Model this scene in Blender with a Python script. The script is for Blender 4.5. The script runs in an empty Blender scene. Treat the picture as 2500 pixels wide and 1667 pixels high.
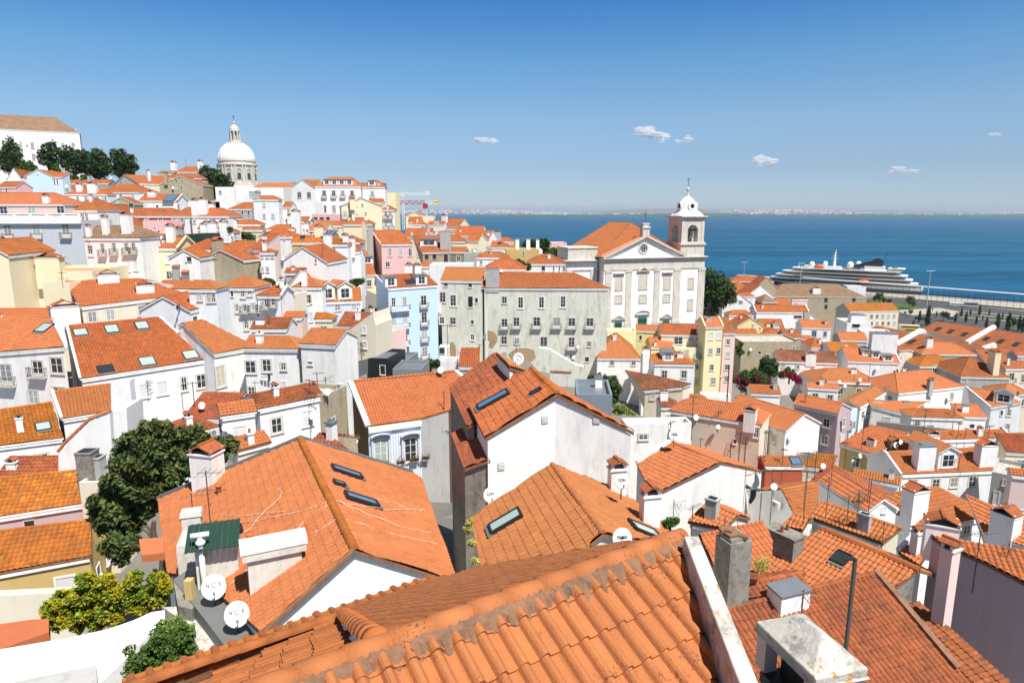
import bpy, math, random
import numpy as np
from mathutils import Vector, Matrix
random.seed(7); rng = np.random.default_rng(11)
SC = bpy.context.scene
COL = SC.collection
FPX = 1640.0; TILT = math.atan((833.5-516.0)/FPX); CT, ST = math.cos(TILT), math.sin(TILT)
EYE = Vector((0, 0, 75.0))
def ray(px, py):
 dx = (px-1250.0)/FPX; dy = (833.5-py)/FPX
 return Vector((dx, CT+dy*ST, -ST+dy*CT))
def onY(px, py, Y):
 d = ray(px, py); return EYE + d*(Y/d.y)
def onz(px, py, z, tm=3000):
 d = ray(px, py); t = (z-EYE.z)/d.z
 if t <= 0 or t > tm: t = tm
 return EYE + d*t
def onplane(px, py, P, N):
 d = ray(px, py); den = d.dot(N)
 if abs(den) < 1e-6: den = 1e-6
 return EYE + d*((P-EYE).dot(N)/den)
def proj(p):
 r = p-EYE; dep = r.y*CT - r.z*ST; up = r.y*ST + r.z*CT
 return 1250+r.x/dep*FPX, 833.5-up/dep*FPX
ZX, ZY, ZS = 0.0, 0.0, 1.0
def zoom(x, y, s):
 global ZX, ZY, ZS
 ZX, ZY, ZS = x, y, s
def Zp(x, y): return ZX+x/ZS, ZY+y/ZS
def N2(p):                       # left-hand horizontal normal of direction p
 n = Vector((-p.y, p.x, 0)); return n.normalized()
def new_mat(name):
 m = bpy.data.materials.new(name); m.use_nodes = True
 nt = m.node_tree; b = nt.nodes['Principled BSDF']
 return m, nt, b
def nd(nt, t, **kw):
 n = nt.nodes.new(t)
 for k, v in kw.items(): setattr(n, k, v)
 return n
def mathn(nt, op, a, b=None, c=None):
 n = nt.nodes.new('ShaderNodeMath'); n.operation = op
 for i, v in enumerate((a, b, c)):
  if v is None: continue
  if isinstance(v, (int, float)): n.inputs[i].default_value = v
  else: nt.links.new(v, n.inputs[i])
 return n.outputs[0]
def mixc(nt, fac, a, b, blend='MIX'):
 n = nt.nodes.new('ShaderNodeMix'); n.data_type = 'RGBA'; n.blend_type = blend
 if isinstance(fac, (int, float)): n.inputs[0].default_value = fac
 else: nt.links.new(fac, n.inputs[0])
 for i, v in ((6, a), (7, b)):
  if isinstance(v, (tuple, list)): n.inputs[i].default_value = (*v[:3], 1)
  else: nt.links.new(v, n.inputs[i])
 return n.outputs[2]
def ramp(nt, fac, stops):
 n = nt.nodes.new('ShaderNodeValToRGB'); cr = n.color_ramp
 while len(cr.elements) < len(stops): cr.elements.new(0.5)
 for e, (p, c) in zip(cr.elements, stops):
  e.position = p; e.color = (*c[:3], 1) if isinstance(c, (tuple, list)) else (c, c, c, 1)
 nt.links.new(fac, n.inputs[0]); return n.outputs[0]
def noise(nt, vec, scale, detail=3, rough=.55, dims='3D'):
 n = nt.nodes.new('ShaderNodeTexNoise'); n.inputs['Scale'].default_value = scale
 n.inputs['Detail'].default_value = detail; n.inputs['Roughness'].default_value = rough
 if vec is not None: nt.links.new(vec, n.inputs['Vector'])
 return n.outputs['Fac']
def setin(b, **kw):
 for k, v in kw.items():
  b.inputs[k].default_value = v
MATS = {}
def tile_mat(name, base, dark, lichen, la=.0, da=.3, fine=1.0, vcol=.25):
 m, nt, b = new_mat('roof_tile_'+name)
 uvn = nd(nt, 'ShaderNodeUVMap'); uv = uvn.outputs[0]
 sep = nd(nt, 'ShaderNodeSeparateXYZ'); nt.links.new(uv, sep.inputs[0])
 iu = mathn(nt, 'FLOOR', mathn(nt, 'DIVIDE', sep.outputs[0], .25))
 iv = mathn(nt, 'FLOOR', mathn(nt, 'DIVIDE', sep.outputs[1], .38))
 comb = nd(nt, 'ShaderNodeCombineXYZ'); nt.links.new(iu, comb.inputs[0]); nt.links.new(iv, comb.inputs[1])
 wn = nd(nt, 'ShaderNodeTexWhiteNoise', noise_dimensions='3D'); nt.links.new(comb.outputs[0], wn.inputs['Vector'])
 geo = nd(nt, 'ShaderNodeNewGeometry'); pos = geo.outputs['Position']
 oi = nd(nt, 'ShaderNodeObjectInfo')
 nt.links.new(oi.outputs['Random'], comb.inputs[2])
 lite = tuple(min(1, c*1.22) for c in base); dk = tuple(c*.72 for c in base)
 c1 = mixc(nt, wn.outputs[0], dk, lite)
 c0 = mixc(nt, vcol*2.2, base, c1)
 big = noise(nt, pos, .35*fine, 4, .6)
 c2 = mixc(nt, ramp(nt, big, [(.40, 0.), (.72, da)]), c0, dark)
 med = noise(nt, pos, 2.6*fine, 5, .7)
 c3 = mixc(nt, ramp(nt, med, [(.50, 0.), (.68, da*1.3)]), c2, dark)
 li = noise(nt, pos, 1.7*fine, 6, .75)
 c4 = mixc(nt, ramp(nt, li, [(.60, 0.), (.66, la)]), c3, lichen)
 sp = mathn(nt, 'MULTIPLY', ramp(nt, noise(nt, pos, 26, 4, .75), [(.56, 0.), (.62, 1.)]), ramp(nt, noise(nt, pos, 1.3, 3, .6), [(.48, 0.), (.62, .85)]))
 c4 = mixc(nt, sp, c4, (.05, .03, .022))
 ly = mathn(nt, 'MULTIPLY', ramp(nt, noise(nt, pos, 7, 5, .8), [(.63, 0.), (.66, .8)]), ramp(nt, noise(nt, pos, .9, 2, .5), [(.5, .1), (.6, 1.)]))
 c4 = mixc(nt, mathn(nt, 'MULTIPLY', ly, min(1, la*2.2)), c4, (.50, .26, .02))
 hs = nd(nt, 'ShaderNodeHueSaturation')
 nt.links.new(mathn(nt, 'MULTIPLY_ADD', oi.outputs['Random'], .18, .90), hs.inputs['Value'])
 nt.links.new(mathn(nt, 'MULTIPLY_ADD', oi.outputs['Random'], -.010, .505), hs.inputs['Hue'])
 nt.links.new(c4, hs.inputs['Color'])
 nt.links.new(hs.outputs[0], b.inputs['Base Color'])
 setin(b, Roughness=.82); b.inputs['Specular IOR Level'].default_value = .25
 su = mathn(nt, 'SINE', mathn(nt, 'MULTIPLY', sep.outputs[0], 2*math.pi/.25))
 fv = mathn(nt, 'FRACT', mathn(nt, 'DIVIDE', sep.outputs[1], .38))
 hh = mathn(nt, 'ADD', mathn(nt, 'MULTIPLY', su, .035), mathn(nt, 'MULTIPLY', fv, -.035))
 gr = noise(nt, pos, 30, 3, .7)
 return m, nt, b, hh, gr, c4
def finish_tile(name, *a, **k):
 for suffix, flat in (('', False), ('_far', True)):
  m, nt, b, hh, gr, _ = tile_mat(name+suffix, *a, **k)
  bp = nd(nt, 'ShaderNodeBump')
  if flat:
   bp.inputs['Distance'].default_value = 1.0; bp.inputs['Strength'].default_value = .75
   nt.links.new(hh, bp.inputs['Height'])
  else:
   bp.inputs['Distance'].default_value = .012; bp.inputs['Strength'].default_value = .6
   nt.links.new(gr, bp.inputs['Height'])
  nt.links.new(bp.outputs[0], b.inputs['Normal'])
  MATS['t_'+name+suffix] = m
finish_tile('o', (.39, .118, .038), (.20, .062, .027), (.55, .30, .03), la=.35, da=.38)
finish_tile('n', (.425, .148, .054), (.27, .085, .035), (.6, .30, .03), la=.10, da=.22, vcol=.14)
finish_tile('r', (.365, .110, .038), (.15, .050, .026), (.45, .25, .04), la=.25, da=.5)
finish_tile('b', (.26, .165, .10), (.12, .08, .055), (.33, .25, .10), la=.5, da=.5)
finish_tile('y', (.41, .135, .024), (.17, .06, .018), (.58, .33, .02), la=.85, da=.45)
finish_tile('k', (.30, .10, .045), (.07, .045, .035), (.30, .22, .07), la=.5, da=.8)
finish_tile('d', (.34, .098, .038), (.11, .042, .028), (.35, .22, .06), la=.3, da=.6, fine=1.5)
def plaster(name, base, stain=(.35, .33, .30), amt=.25, rough=.9, moss=.0, blot=0, bump=.3):
 m, nt, b = new_mat(name)
 geo = nd(nt, 'ShaderNodeNewGeometry'); pos = geo.outputs['Position']
 mp = nd(nt, 'ShaderNodeMapping'); mp.inputs['Scale'].default_value = (1, 1, .22); nt.links.new(pos, mp.inputs[0])
 streak = noise(nt, mp.outputs[0], 1.4, 6, .7)
 c1 = mixc(nt, ramp(nt, streak, [(.50, 0.), (.75, amt)]), base, stain)
 bl = noise(nt, pos, .33, 5, .65)
 c2 = mixc(nt, ramp(nt, bl, [(.46, 0.), (.66, amt*.8)]), c1, tuple(.82*x for x in base))
 fine = noise(nt, pos, 6, 6, .75)
 c3 = mixc(nt, ramp(nt, fine, [(.58, 0.), (.72, amt*.9)]), c2, stain)
 if blot:
  bb = noise(nt, pos, .55, 7, .7)
  c3 = mixc(nt, ramp(nt, bb, [(.60, 0.), (.63, blot)]), c3, (.42, .27, .13))
 if moss:
  mo = noise(nt, pos, 3.1, 6, .8)
  c3 = mixc(nt, ramp(nt, mo, [(.5, 0.), (.6, moss)]), c3, (.06, .055, .045))
  if name == 'concrete': c3 = mixc(nt, ramp(nt, noise(nt, pos, 3.3, 6, .8), [(.59, 0.), (.62, .85)]), c3, (.42, .20, .03))
 nt.links.new(c3, b.inputs['Base Color']); setin(b, Roughness=rough); b.inputs['Specular IOR Level'].default_value = .2
 bp = nd(nt, 'ShaderNodeBump'); bp.inputs['Distance'].default_value = .02; bp.inputs['Strength'].default_value = bump
 nt.links.new(noise(nt, pos, 9, 6, .7), bp.inputs['Height']); nt.links.new(bp.outputs[0], b.inputs['Normal'])
 MATS[name] = m; return m
plaster('W', (.84, .83, .81), (.40, .37, .32), .5)
plaster('V', (.78, .79, .80), (.38, .36, .34), .42)
plaster('C', (.80, .70, .49), (.50, .42, .28), .16)
plaster('I', (.72, .66, .53), (.42, .36, .27), .3)
plaster('G', (.42, .42, .41), (.16, .155, .15), .5)
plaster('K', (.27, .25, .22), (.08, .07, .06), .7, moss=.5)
plaster('P', (.80, .47, .46), (.55, .35, .33), .18)
plaster('Q', (.74, .56, .52), (.45, .36, .34), .2)
plaster('B', (.50, .66, .86), (.38, .46, .58), .16)
plaster('S', (.60, .74, .80), (.42, .48, .52), .2)
plaster('U', (.55, .60, .72), (.35, .38, .45), .3)
plaster('Y', (.80, .66, .30), (.50, .40, .20), .2)
plaster('M', (.82, .76, .46), (.55, .48, .28), .12)
plaster('O', (.55, .40, .17), (.28, .2, .1), .35)
plaster('T', (.43, .37, .26), (.15, .13, .10), .6, moss=.25)
plaster('E', (.67, .68, .59), (.24, .22, .17), .8, blot=.0, moss=.14)
plaster('L', (.50, .40, .44), (.30, .26, .28), .3)
plaster('R', (.42, .10, .05), (.2, .06, .04), .3)
plaster('dirty_lime', (.66, .64, .58), (.20, .18, .15), .75, moss=.12)
plaster('stone', (.60, .55, .48), (.25, .22, .18), .45)
plaster('limestone', (.60, .56, .50), (.16, .14, .12), .75)
plaster('prom', (.36, .33, .28), (.2, .18, .15), .3)
plaster('concrete', (.52, .50, .46), (.13, .12, .105), .75, moss=.5, bump=1.0)
plaster('mortar', (.25, .135, .08), (.09, .06, .04), .8, moss=.35, bump=.9)
plaster('rubble', (.40, .29, .17), (.17, .12, .08), .8, bump=1.0)
plaster('pave', (.17, .16, .145), (.14, .13, .12), .5)
plaster('asphalt', (.075, .075, .078), (.05, .05, .05), .4)
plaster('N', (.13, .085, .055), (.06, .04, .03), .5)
def simple(name, col, rough=.5, metal=0., spec=.5):
 m, nt, b = new_mat(name)
 geo = nd(nt, 'ShaderNodeNewGeometry')
 f = noise(nt, geo.outputs['Position'], 2.2, 5, .7)
 c = mixc(nt, ramp(nt, f, [(.4, 0.), (.75, .35)]), col, tuple(x*.62 for x in col))
 nt.links.new(c, b.inputs['Base Color'])
 setin(b, Roughness=rough, Metallic=metal); b.inputs['Specular IOR Level'].default_value = spec
 MATS[name] = m; return m
simple('white_paint', (.80, .80, .78), .45)
simple('glass', (.028, .034, .040), .06, 0, .8)
simple('glass_light', (.36, .44, .42), .08, 0, .8)
simple('glass_blue', (.10, .17, .27), .04, 0, 1.)
simple('curtain', (.26, .27, .28), .35)
simple('blind', (.66, .67, .68), .6)
simple('shutter_beige', (.56, .50, .38), .6)
simple('green_paint', (.02, .16, .11), .5)
simple('dark_green', (.01, .045, .03), .6)
simple('iron', (.035, .035, .038), .5, .4)
simple('rust_iron', (.10, .045, .03), .7, .3)
simple('mast_metal', (.16, .13, .11), .6, .5)
simple('zinc', (.30, .33, .36), .45, .6)
simple('zinc_sheet', (.26, .31, .35), .55, .3)
simple('black_metal', (.022, .024, .028), .5, .2)
simple('lead', (.17, .175, .17), .7, .2)
simple('terracotta', (.45, .13, .05), .8)
simple('red_paint', (.45, .05, .04), .5)
simple('crane_red', (.42, .03, .07), .5)
simple('yellow_paint', (.75, .5, .05), .5)
simple('ship_white', (.80, .80, .78), .35)
simple('ship_dark', (.025, .03, .042), .3)
simple('ship_grey', (.40, .42, .45), .4)
simple('ship_deck', (.30, .19, .11), .7)
simple('orange_paint', (.70, .13, .04), .5)
simple('bell', (.05, .07, .06), .5, .5)
simple('cloth_dark', (.03, .03, .04), .9)
simple('cloth_orange', (.8, .16, .03), .9)
simple('cloth_green', (.25, .6, .05), .9)
simple('cloth_white', (.75, .75, .75), .9)
simple('flower', (.45, .22, .08), .9)
simple('magenta', (.35, .015, .06), .8)
simple('cable', (.70, .60, .50), .6)
simple('bark', (.10, .075, .055), .9)
simple('feather', (.055, .06, .07), .8)
simple('feather_light', (.30, .32, .35), .8)
simple('screen_grey', (.20, .22, .24), .6)
simple('conc_light', (.62, .60, .56), .8)
simple('awning', (.62, .53, .38), .8)
simple('salmon', (.62, .26, .14), .8)
simple('far_ground', (.16, .17, .15), .9)
simple('ac_white', (.62, .62, .60), .5)
def stripes(name, base, dark, period, axis='u'):
 m, nt, b = new_mat(name)
 uvn = nd(nt, 'ShaderNodeUVMap'); sep = nd(nt, 'ShaderNodeSeparateXYZ'); nt.links.new(uvn.outputs[0], sep.inputs[0])
 f = mathn(nt, 'FRACT', mathn(nt, 'DIVIDE', sep.outputs[0], period))
 g = mathn(nt, 'LESS_THAN', f, .28)
 c = mixc(nt, g, base, dark); nt.links.new(c, b.inputs['Base Color']); setin(b, Roughness=.6)
 MATS[name] = m
stripes('stripe_wall', (.66, .70, .75), (.46, .51, .58), .26)
def tilework(name, base, dark, per):
 m, nt, b = new_mat(name)
 uvn = nd(nt, 'ShaderNodeUVMap')
 br = nd(nt, 'ShaderNodeTexBrick'); nt.links.new(uvn.outputs[0], br.inputs['Vector'])
 br.offset = 0; br.inputs['Scale'].default_value = 1/per; br.inputs['Color1'].default_value = (*base, 1)
 br.inputs['Color2'].default_value = (*[x*.9 for x in base], 1); br.inputs['Mortar'].default_value = (*dark, 1)
 br.inputs['Brick Width'].default_value = 1; br.inputs['Row Height'].default_value = 1; br.inputs['Mortar Size'].default_value = .07
 nt.links.new(br.outputs[0], b.inputs['Base Color']); setin(b, Roughness=.35)
 MATS[name] = m
tilework('azulejo', (.60, .62, .66), (.40, .43, .50), .3)
tilework('azulejo_blue', (.56, .62, .78), (.74, .76, .80), .35)
def leaf_mat(name, c1, c2, c3=None, amt3=.2, trans=.25):
 m, nt, b = new_mat(name)
 geo = nd(nt, 'ShaderNodeNewGeometry')
 r = geo.outputs['Random Per Island']
 c = mixc(nt, r, c1, c2)
 if c3:
  f = noise(nt, geo.outputs['Position'], 1.1, 3, .6)
  c = mixc(nt, mathn(nt, 'MULTIPLY', ramp(nt, f, [(.45, 0.), (.58, 1.)]), amt3), c, c3)
 nt.links.new(c, b.inputs['Base Color']); setin(b, Roughness=.6)
 b.inputs['Specular IOR Level'].default_value = .2
 tr = nd(nt, 'ShaderNodeBsdfTranslucent'); nt.links.new(c, tr.inputs[0])
 mx = nd(nt, 'ShaderNodeMixShader'); mx.inputs[0].default_value = trans
 out = nt.nodes['Material Output']
 nt.links.new(b.outputs[0], mx.inputs[1]); nt.links.new(tr.outputs[0], mx.inputs[2]); nt.links.new(mx.outputs[0], out.inputs[0])
 MATS[name] = m
leaf_mat('leaf_dark', (.030, .065, .020), (.095, .155, .045))
leaf_mat('leaf_fruit', (.028, .062, .020), (.13, .19, .055), (.28, .10, .03), .15)
leaf_mat('leaf_pine', (.030, .065, .022), (.085, .14, .04))
leaf_mat('leaf_mid', (.05, .10, .02), (.12, .20, .04))
leaf_mat('leaf_yellow', (.05, .12, .018), (.34, .38, .03), (.58, .44, .02), .6)
leaf_mat('leaf_lime', (.14, .22, .05), (.30, .38, .10))
leaf_mat('leaf_red', (.22, .01, .05), (.45, .02, .10))
leaf_mat('leaf_dry', (.35, .33, .10), (.55, .50, .12))
class MB:
 def __init__(s): s.V = []; s.F = []; s.M = []; s.UV = []; s.n = 0
 def add(s, vs, fs, m=0, uv=None):
  vs = np.asarray(vs, dtype=float).reshape(-1, 3)
  s.V.append(vs); s.UV.append(np.zeros((len(vs), 2)) if uv is None else np.asarray(uv, dtype=float).reshape(-1, 2))
  k = s.n
  for f in fs: s.F.append(tuple(i+k for i in f)); s.M.append(m)
  s.n += len(vs)
 def poly(s, pts, m=0, uv=None): s.add([tuple(p) for p in pts], [tuple(range(len(pts)))], m, uv)
 def box(s, c, e, m=0, R=None):                       # centre, full extents, optional 3x3 rotation
  x, y, z = [v/2 for v in e]
  P = [Vector((a*x, b_*y, c_*z)) for c_ in (-1, 1) for a, b_ in ((-1, -1), (1, -1), (1, 1), (-1, 1))]
  c = Vector(c); P = [((R @ p) if R is not None else p)+c for p in P]
  s.add([tuple(p) for p in P], [(3, 2, 1, 0), (4, 5, 6, 7), (0, 1, 5, 4), (1, 2, 6, 5), (2, 3, 7, 6), (3, 0, 4, 7)], m)
 def beam(s, a, b, w, h, m=0, up=Vector((0, 0, 1))):  # box along a line
  a, b = Vector(a), Vector(b); d = b-a; L = d.length
  if L < 1e-5: return
  d.normalize(); x = d.cross(up)
  if x.length < 1e-4: x = d.cross(Vector((1, 0, 0)))
  x.normalize(); z = x.cross(d)
  P = [p + x*sx*w/2 + z*sz*h/2 for p in (a, b) for sx, sz in ((-1, -1), (1, -1), (1, 1), (-1, 1))]
  s.add([tuple(p) for p in P], [(0, 1, 2, 3), (7, 6, 5, 4), (4, 5, 1, 0), (5, 6, 2, 1), (6, 7, 3, 2), (7, 4, 0, 3)], m)
 def tube(s, pts, rs, k=8, m=0, cap=True):
  pts = [Vector(p) for p in pts]
  if isinstance(rs, (int, float)): rs = [rs]*len(pts)
  V = []; F = []
  for i, p in enumerate(pts):
   d = (pts[min(i+1, len(pts)-1)]-pts[max(i-1, 0)])
   d = d.normalized() if d.length > 1e-6 else Vector((0, 0, 1))
   x = d.cross(Vector((.3, .1, 1)) if abs(d.z) < .9 else Vector((1, .2, 0))).normalized(); y = d.cross(x)
   for j in range(k):
    a = 2*math.pi*j/k; V.append(tuple(p+(x*math.cos(a)+y*math.sin(a))*rs[i]))
  for i in range(len(pts)-1):
   for j in range(k):
    j2 = (j+1) % k; F.append((i*k+j, i*k+j2, (i+1)*k+j2, (i+1)*k+j))
  if cap: F.append(tuple(range(k))[::-1]); F.append(tuple((len(pts)-1)*k+j for j in range(k)))
  s.add(V, F, m)
 def lathe(s, prof, c=(0, 0, 0), k=24, m=0, phase=0):
  V = []; F = []
  for r, z in prof:
   for j in range(k):
    a = 2*math.pi*j/k+phase; V.append((c[0]+r*math.cos(a), c[1]+r*math.sin(a), c[2]+z))
  for i in range(len(prof)-1):
   for j in range(k):
    j2 = (j+1) % k; F.append((i*k+j, i*k+j2, (i+1)*k+j2, (i+1)*k+j))
  F.append(tuple((len(prof)-1)*k+j for j in range(k)))
  s.add(V, F, m)
 def build(s, name, mats, parent=None, smooth=False, origin=None):
  V = np.concatenate(s.V) if s.V else np.zeros((0, 3))
  UV = np.concatenate(s.UV) if s.UV else np.zeros((0, 2))
  if origin is not None: V = V-np.array(tuple(origin))
  me = bpy.data.meshes.new(name)
  me.from_pydata(V.tolist(), [], s.F)
  if isinstance(mats, str): mats = [mats]
  for m in mats: me.materials.append(MATS[m])
  me.polygons.foreach_set('material_index', np.array(s.M, dtype=np.int32))
  li = np.zeros(len(me.loops), dtype=np.int32); me.loops.foreach_get('vertex_index', li)
  ul = me.uv_layers.new(name='UVMap'); ul.data.foreach_set('uv', UV[li].ravel())
  if smooth: me.polygons.foreach_set('use_smooth', np.ones(len(me.polygons), dtype=bool))
  me.update()
  return obj(name, me, parent, origin if parent is None else None)
def obj(name, me, parent=None, loc=None):
 o = bpy.data.objects.new(name, me); COL.objects.link(o)
 if parent is not None: o.parent = parent
 if loc is not None: o.location = loc
 return o
LABELS = {}
def tag(o, label=None, cat=None, group=None, kind=None):
 if label:
  if label in LABELS and not group: print('DUP LABEL', label)
  LABELS[label] = 1; o['label'] = label
 if cat: o['category'] = cat
 if group: o['group'] = group
 if kind: o['kind'] = kind
 return o
def empty(name, loc, rz=0):
 o = bpy.data.objects.new(name, None); COL.objects.link(o); o.location = loc; o.rotation_euler = (0, 0, rz)
 o.empty_display_size = .5; return o
SURF = []            # global list for pixel picking: (P, N, poly2d test, house)
def add_surf(pts, tag_=None):
 pts = [Vector(p) for p in pts]
 n = Vector((0, 0, 0))
 for i in range(len(pts)):
  a, b = pts[i], pts[(i+1) % len(pts)]
  n += Vector(((a.y-b.y)*(a.z+b.z), (a.z-b.z)*(a.x+b.x), (a.x-b.x)*(a.y+b.y)))
 if n.length < 1e-6: return
 n.normalize(); SURF.append((pts, n, tag_))
def hit_poly(px, py, pts, n):
 d = ray(px, py); den = d.dot(n)
 if abs(den) < 1e-7: return None
 t = (pts[0]-EYE).dot(n)/den
 if t <= .5: return None
 p = EYE+d*t
 ax = max(range(3), key=lambda i: abs(n[i])); i0, i1 = [i for i in range(3) if i != ax]
 ins = False; m = len(pts)
 for i in range(m):
  a, b = pts[i], pts[(i+1) % m]
  if (a[i1] > p[i1]) != (b[i1] > p[i1]):
   if p[i0] < (b[i0]-a[i0])*(p[i1]-a[i1])/(b[i1]-a[i1])+a[i0]: ins = not ins
 return (t, p) if ins else None
def pick(px, py, surfs=None):
 best = None
 for pts, n, tg in (SURF if surfs is None else surfs):
  h = hit_poly(px, py, pts, n)
  if h and (best is None or h[0] < best[0]): best = (h[0], h[1], n, tg)
 return best
def tile_plane(mb, poly, lod=None, tw=None, th=.38, m=0, slab=1, ak=1.0):
 poly = [Vector(p) for p in poly]
 n = Vector((0, 0, 0))
 for i in range(len(poly)):
  a, b = poly[i], poly[(i+1) % len(poly)]
  n += Vector(((a.y-b.y)*(a.z+b.z), (a.z-b.z)*(a.x+b.x), (a.x-b.x)*(a.y+b.y)))
 if n.length < .2: return
 n.normalize()
 if n.z < 0: n = -n; poly = poly[::-1]
 if n.z > .9995: u = Vector((1, 0, 0))
 else: u = Vector((0, 0, 1)).cross(n).normalized()
 v = n.cross(u).normalized()
 if v.z < 0: v = -v; u = -u
 O = poly[0]
 U = np.array([(p-O).dot(u) for p in poly]); Vv = np.array([(p-O).dot(v) for p in poly])
 dist = sum(((p-EYE).length for p in poly))/len(poly)
 if lod is None: lod = 0 if dist < 16 else 1 if dist < 60 else 2 if dist < 135 else 3
 add_surf(poly, 'roof')
 if lod == 3:
  uv = np.stack([U, Vv], 1)+rng.random(2)*50
  mb.poly([p+n*.05 for p in poly], m, uv)
 else:
  tw = tw or (.26 if lod < 2 else .30)
  k = (12, 6, 4)[lod]
  amp = (.075, .085, .10)[lod]; st = (.028, .034, .05)[lod]
  amp *= ak; st *= ak
  un, ux = U.min()+1e-3, U.max()-1e-3
  nu = max(2, int((ux-un)/tw*k)+1); us = un+np.arange(nu)*tw/k; us = np.append(us, ux); nu += 1
  lo = np.full(nu, 1e9); hi = np.full(nu, -1e9)
  for i in range(len(poly)):
   a0, b0, a1, b1 = U[i], Vv[i], U[(i+1) % len(poly)], Vv[(i+1) % len(poly)]
   if abs(a1-a0) < 1e-9: continue
   t = (us-a0)/(a1-a0); ok = (t >= 0) & (t <= 1); vv = b0+t*(b1-b0)
   lo = np.where(ok, np.minimum(lo, vv), lo); hi = np.where(ok, np.maximum(hi, vv), hi)
  bad = lo > hi; lo[bad] = hi[bad] = 0
  vmin = lo.min(); nr = max(1, int(math.ceil((hi.max()-vmin)/th)))
  rows = []; hts = []
  for r in range(nr):
   rows += [vmin+r*th+.001, vmin+(r+1)*th]; hts += [st, 0]
  rows = np.array(rows); hts = np.array(hts)
  ph = ((us-us[0])/tw) % 1.0
  if lod == 0:
   prof = np.where(ph < .52, amp*np.abs(np.sin(np.pi*np.clip(ph/.52, 0, 1)))**.7+.012, .012-.010*np.sin(np.pi*(ph-.52)/.48))
  else:
   prof = amp*np.abs(np.sin(np.pi*ph))**.75
  VV = np.clip(rows[None, :], lo[:, None], hi[:, None])
  coln = np.floor(us/tw).astype(int)
  jt = rng.normal(0, .004 if lod else .003, (coln.max()-coln.min()+2, nr))
  jj = np.repeat(jt[coln-coln.min()], 2, axis=1)
  H = prof[:, None]+hts[None, :]+jj+.02
  Oa, ua, va, na = [np.array(tuple(q)) for q in (O, u, v, n)]
  wob = .02*np.sin(us*1.3+O.x)+.015*np.sin(us*.4+2)
  P = Oa+us[:, None, None]*ua+VV[:, :, None]*va+(H+wob[:, None])[:, :, None]*na
  uv = np.stack([np.repeat(us[:, None], 2*nr, 1), VV+0*us[:, None]], 2)+rng.integers(0, 50, 2)*np.array([tw, th])
  uv[:, :, 0] *= .25/tw; uv[:, :, 1] *= .38/th
  R = 2*nr; idx = np.arange(nu*R).reshape(nu, R)
  a = idx[:-1, :-1].ravel(); b = idx[1:, :-1].ravel(); c = idx[1:, 1:].ravel(); d_ = idx[:-1, 1:].ravel()
  vz = VV
  keep = ~((vz[:-1, 1:].ravel()-vz[:-1, :-1].ravel() < 1e-6) & (vz[1:, 1:].ravel()-vz[1:, :-1].ravel() < 1e-6) & (np.tile(np.arange(R-1), nu-1) % 2 == 0))
  inn = (np.minimum(hi[:-1], hi[1:])[:, None] > rows[None, :-1]-th) & (np.maximum(lo[:-1], lo[1:])[:, None] < rows[None, 1:]+th)
  keep &= inn.ravel()
  mb.add(P.reshape(-1, 3), list(zip(a[keep].tolist(), b[keep].tolist(), c[keep].tolist(), d_[keep].tolist())), m, uv.reshape(-1, 2))
 if slab is not None:
  lo_ = [p-Vector((0, 0, .14)) for p in poly]; hi_ = [p+Vector((0, 0, .02)) for p in poly]
  k = len(poly)
  mb.add([tuple(p) for p in lo_+hi_], [tuple(range(k))[::-1]]+[(i, (i+1) % k, k+(i+1) % k, k+i) for i in range(k)], slab)
def cap_line(mb, a, b, r=.13, m=0, seg=.42, k=6, lift=.03):
 a, b = Vector(a), Vector(b); d = b-a; L = d.length
 if L < .3: return
 dist = (a-EYE).length
 n = max(1, int(L/seg)) if dist < 70 else 1
 d.normalize(); x = d.cross(Vector((0, 0, 1))).normalized(); up = x.cross(d)
 for i in range(n):
  p = a+d*(L*i/n); q = a+d*(L*(i+1)/n+(.04 if n > 1 else 0))
  V = []
  for c, rr in ((p, r*1.06), (q, r*.9 if n > 1 else r)):
   for j in range(k+1):
    t = math.pi*j/k; V.append(tuple(c+x*math.cos(t)*rr+up*(math.sin(t)*rr*.95+lift)))
  F = [(j, j+1, k+2+j, k+1+j) for j in range(k)]+[tuple(range(k+1))[::-1], tuple(range(k+1, 2*k+2))]
  mb.add(V, F, m, np.tile(rng.random(2)*20, (len(V), 1)))
WM = {}
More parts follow.
